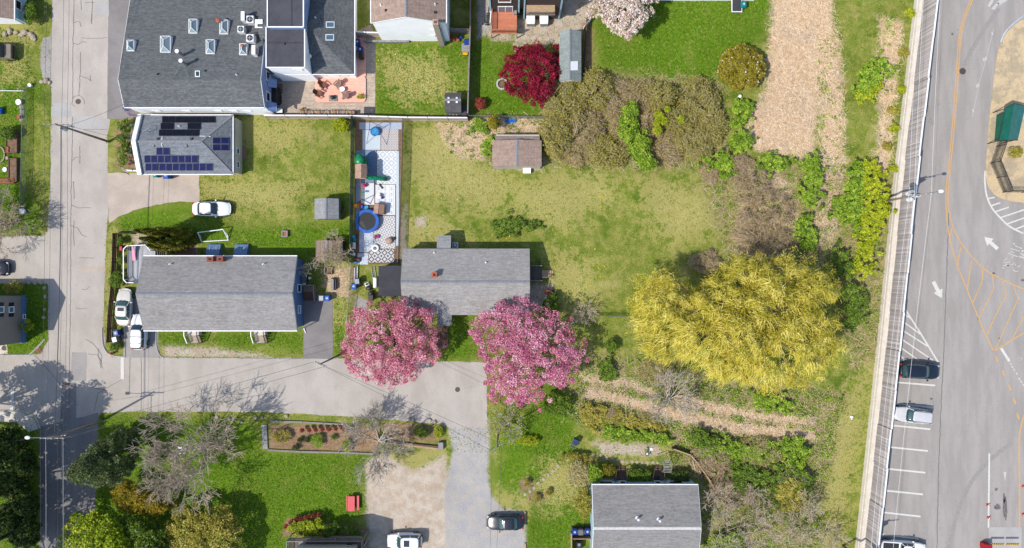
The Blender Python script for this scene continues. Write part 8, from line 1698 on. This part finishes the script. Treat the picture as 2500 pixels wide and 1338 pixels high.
# ---------------------------------------------------------------- vegetable garden at the left edge
for lab, pts, m_ in (('timber raised bed beside the garden bush', [(20, 320), (46, 320), (46, 374), (20, 374)], 'wood_brown'), ('timber raised bed with a grey tub', [(26, 388), (45, 388), (45, 444), (26, 444)], 'wood_brown'), ('long coral brick planter at the bottom of the vegetable garden', [(-10, 438), (38, 438), (38, 447), (-10, 447)], 'terracotta')):
    t = thing('raised_bed', lab, 'planter', P(*centroid(pts)))
    for a, b_ in zip(pts, pts[1:] + pts[:1]): p, q = P(*a), P(*b_); MB().beam((p[0], p[1], .2), (q[0], q[1], .2), .1, .4).build('side_board', m_, t, 'p')
    MB().prism(G2(pts), .0, .3).build('soil', 'soil', t, 'p')
    if m_ == 'terracotta':
        for k in range(3): MB().box((*P(4 + k * 13, 442.5)[:2], .31), (.5, .3, .03)).build('planting_hole', 'soil', t, 'p')
mbk = thing('stone_circle', 'ring of pale bricks at the left edge of the vegetable garden', 'planter', P(0, 378))
for k in range(22): a = k * 2 * PI / 22; MB().box((.62 * math.cos(a), .95 * math.sin(a), .08), (.14, .24, .16), a).build('brick', 'stone', mbk)
for lab, px, py, r_, m_ in (('large white-rimmed round pot beside the garden wire fence', 50, 251, .32, 'white_paint'), ('terracotta pot below the white-rimmed pot', 50, 287, .22, 'terracotta'), ('terracotta pot beside the raised bed, upper', 23, 364, .2, 'terracotta'), ('terracotta pot beside the raised bed, middle', 23, 371, .17, 'terracotta'), ('small pale pot between the raised beds', 22, 387, .16, 'stone'), ('white bucket on the raised bed corner', 17, 415, .26, 'white_plastic'), ('white tub at the foot of the garden wire fence', 59, 516, .34, 'white_paint'), ('square white pot at the top of the garden wire fence', 77, 210, .2, 'white_paint')):
    t = thing('garden_pot', lab, 'pot', P(px, py)); MB().cyl((0, 0, 0), r_ * .75, .4, 16, r_).build('pot', m_, t); MB().ring((0, 0, .4), r_, .035, 16, 6).build('rim', m_, t); MB().cyl((0, 0, .37), r_ * .9, .02, 14).build('soil', 'soil', t)
t = thing('water_barrel', 'blue barrel in the vegetable garden', 'barrel', P(5, 272)); MB().tube([(0, -.4, .3), (0, -.2, .33), (0, .2, .33), (0, .4, .3)], .3, 14).build('barrel', 'bright_blue', t); MB().box((0, 0, .03), (.5, .7, .06)).build('cradle', 'wood_brown', t)
t = thing('garden_walk', 'grey flagstones beside the pots in the vegetable garden', 'path', P(55, 270)); [MB().box((*P(54 + R.uniform(-2, 2), 262 + k * 10)[:2], .03), (.55, .42, .05), R.uniform(-.1, .1)).build('stone', 'stone_grey', t, 'p') for k in range(4)]
t = thing('garden_rail', 'white horizontal pipe across the top of the vegetable garden', 'pipe', P(20, 221)); MB().tube([P(-20, 221, .9), P(58, 222, .9)], .04, 6).build('pipe', 'white_paint', t, 'p'); [MB().cyl(P(x, 222), .04, .9, 8).build('post', 'white_paint', t, 'p') for x in (-18, 20, 56)]
# ---------------------------------------------------------------- car park gate
t = thing('boom_gate', 'striped yellow and black boom gate across the lane', 'gate', P(2455, 1325))
MB().box((*P(2408, 1334, .6)[:2], .55), (.8, .7, 1.1)).build('cabinet', 'red_plastic', t, 'p')
for x0, x1 in ((2420, 2452), (2457, 2488)):
    arm = MB().beam(P(x0, 1328, 1.0), P(x1, 1328, 1.0), .18, .1).build('arm', 'yellow_plastic', t, 'p'); n = 6
    for k in range(n):
        x = x0 + (x1 - x0) * (k + .35) / n; a, b_ = P(x - 1.2, 1330, 1.06), P(x + 1.8, 1326, 1.06); MB().beam(a, b_, .09, .012).build('stripe', 'black_paint', arm, t.location[:])
for k, (a, b_, lab) in enumerate(((2410, 1232, 'orange cone left of the gated lane, upper'), (2412, 1263, 'orange cone left of the gated lane, lower'), (2497, 1187, 'orange cone at the right edge, upper'), (2497, 1255, 'orange cone at the right edge, lower'))):
    t = thing('traffic_cone', lab, 'cone', P(a, b_), R.uniform(0, 1)); t.scale = (.75, .75, .75); pm('cone_red', ph(214, 92, 80), ph(196, 76, 66), 3, .5) if 'cone_red' not in M else None
    MB().box((0, 0, .03), (.42, .42, .05)).build('base', 'cone_red', t); MB().cyl((0, 0, .05), .16, .75, 14, .04).build('cone', 'cone_red', t); MB().cyl((0, 0, .4), .115, .14, 14, .09).build('band', 'white_paint', t)
t = thing('litter_bag', 'white plastic bag lying on the verge grass', 'litter', P(2078, 1017)); MB().ball((0, 0, .12), (.22, .16, .12)).build('bag', 'white_plastic', t); MB().ball((.05, -.25, .06), (.1, .14, .06)).build('flap', 'white_plastic', t)
t = thing('white_drum', 'white drum lid in the weeds below the magnolia bush', 'drum', P(1804, 237)); MB().cyl((0, 0, 0), .18, .4, 14).build('drum', 'white_plastic', t); MB().cyl((0, 0, .4), .19, .03, 14).build('lid', 'white_paint', t)
t = thing('rubber_tub', 'black tub in the weeds below the white drum', 'tub', P(1806, 257)); MB().cyl((0, 0, 0), .24, .3, 14, .28).build('tub', 'black_plastic', t); MB().ring((0, 0, .3), .28, .03, 16, 6).build('rim', 'black_plastic', t)
# white pebble mulch and vine under the big bare tree, garden ornament
t = thing('white_board', 'white sheet of boards under the large bare tree', 'board', P(445, 1098)); [MB().box((R.uniform(-.4, .4), R.uniform(-.5, .5), .05 + .04 * k), (R.uniform(.5, 1.1), .22, .04), R.uniform(-.4, .4)).build('board', 'white_paint', t) for k in range(5)]
# ---------------------------------------------------------------- loose ground cover: dry reed litter, weeds, grass
def scatter(polys, n, rng):
    ar = [abs(sum(p[i][0] * p[(i + 1) % len(p)][1] - p[(i + 1) % len(p)][0] * p[i][1] for i in range(len(p)))) for p in polys]; tot = sum(ar); o = []
    for p, a in zip(polys, ar):
        g = [(CX + (x - CX) * 1.0, y) for x, y in p]; q, _ = inpoly(g, max(3, int(n * a / tot)), rng, 0); o.append(q)
    q = np.concatenate(o); q += rng.normal(0, 7, q.shape); return PP(q, np.zeros(len(q)))
RECT = [(264, -300, 660, 290), (650, -300, 918, 290), (330, 278, 610, 428), (326, 600, 745, 812), (920, 600, 1300, 775), (1440, 1175, 1715, 1400), (900, -300, 1095, 100), (1195, -300, 1370, 60), (862, 290, 990, 645), (1200, 330, 1325, 410), (1364, 70, 1422, 208), (768, 480, 832, 540), (770, 585, 830, 640), (1083, 224, 1145, 286), (-100, 715, 66, 840), (-100, -300, 66, 68), (300, 690, 390, 880), (740, 690, 815, 880), (262, 418, 488, 545), (895, 1105, 1290, 1400), (655, 1025, 1085, 1108), (264, 288, 345, 420), (690, 1260, 900, 1400)]
def clear(p, polys):
    x, y = CX + p[:, 0] * S, CY - p[:, 1] * S; ok = np.ones(len(p), bool)
    for a, b_, c, d in RECT: ok &= ~((x > a) & (x < c) & (y > b_) & (y < d))
    for pl in polys: ok &= sdist(p[:, 0], p[:, 1], pl) < .13
    return p[ok]
rng = np.random.default_rng(77); SP, SC = ZONES['straw'][1], ZONES['scrub'][1]
HARD = [STREET, [(80, 1000), (245, 1000), (230, 1500), (80, 1500)], [(2232, -100), (2135, 890), (2087, 1338), (2060, 1600), (2700, 1600), (2700, -100)]]
def litter(name, label, p, L, w, mat, lift):
    n = len(p); a = rng.uniform(0, 2 * PI, n); l = rng.uniform(*L, n); e = np.stack([np.cos(a) * l, np.sin(a) * l, rng.uniform(0, lift, n)], 1); p = p + np.array([0, 0, .01])
    V, F = strips(p - e * [.5, .5, 0], p + np.array([0, 0, lift * .6]), p + e * [.5, .5, 1], w, w * .5, 2, rng); o = np_mesh(name, V, F, mat, None, np.repeat(np.clip(rng.normal(.5, .28, n), 0, 1), 2)); stuff(o); o['label'] = label; o['category'] = 'ground cover'
litter('reed_litter', 'pale dry reed stalks littering the straw strips', clear(scatter(SP, 22000, rng), HARD), (.3, .9), .045, 'leaf_straw', .14)
litter('dead_stems', 'brown dead stems tangled through the scrub', clear(scatter(SC, 15000, rng), HARD + SP[3:6]), (.4, 1.1), .045, 'leaf_brown', .35)
c = clear(scatter(SC + SP[1:3] + SP[6:8] + [SC[2]] * 2, 2600, rng), HARD + SP[3:6]); n = 16; p = np.repeat(c, n, 0) + rng.normal(0, 1, (len(c) * n, 3)) * np.repeat(rng.uniform(.1, .34, (len(c), 1)), n, 0) * [1, 1, .5]; p[:, 2] = np.abs(p[:, 2]) + .05
V, F = leaf_quads(p, .085, rng, .8, .7); o = stuff(np_mesh('ground_weeds', V, F, 'leaf_green', None, np.clip(np.repeat(rng.normal(.4, .2, len(c)), n) + rng.normal(0, .2, len(p)), 0, 1))); o['label'] = 'small green weeds sprouting all over the scrub and straw'; o['category'] = 'weeds'
def grass(name, label, q, mat, size, fac):
    n = len(q); pn = np.sin(q[:, 0] * .55 + 2 * np.sin(q[:, 1] * .3)) * np.sin(q[:, 1] * .7 + np.sin(q[:, 0] * .41)); q = q + np.array([0, 0, .03])
    V, F = leaf_quads(q, size, rng, .35, .35); o = stuff(np_mesh(name, V, F, mat, None, np.clip(.5 + pn * fac + rng.normal(0, .22, n), 0, 1))); o['label'] = label; o['category'] = 'grass'
box = [(-20, -20), (2260, -20), (2110, 1360), (-20, 1360)]
grass('lawn_grass', 'mottled grass blades of the yards and verges', clear(scatter([box], 110000, rng), HARD + SP[:1] + SP[3:6]), 'leaf_lawn', .1, .22)
grass('mown_grass', 'dense green grass blades of the mown lawns', clear(scatter(ZONES['lush'][1], 60000, rng), HARD), 'leaf_lush', .09, .12)
d_ = clear(scatter([[(990, 440), (1500, 440), (1500, 760), (990, 600)], [(918, 110), (1140, 110), (1140, 275), (918, 275)], [(560, 815), (740, 815), (740, 860), (560, 850)], [(1350, 600), (1520, 640), (1500, 740), (1380, 740)]], 130, rng), HARD)
V, F = leaf_quads(d_ + np.array([0, 0, .09]), .06, rng, 1.5, .9); o = stuff(np_mesh('dandelions', V, F, pm('dandelion', ph(240, 205, 20, 1.1), ph(230, 190, 10, 1.1), 3, .7))); o['label'] = 'scattered yellow dandelions in the lawns'; o['category'] = 'flowers'
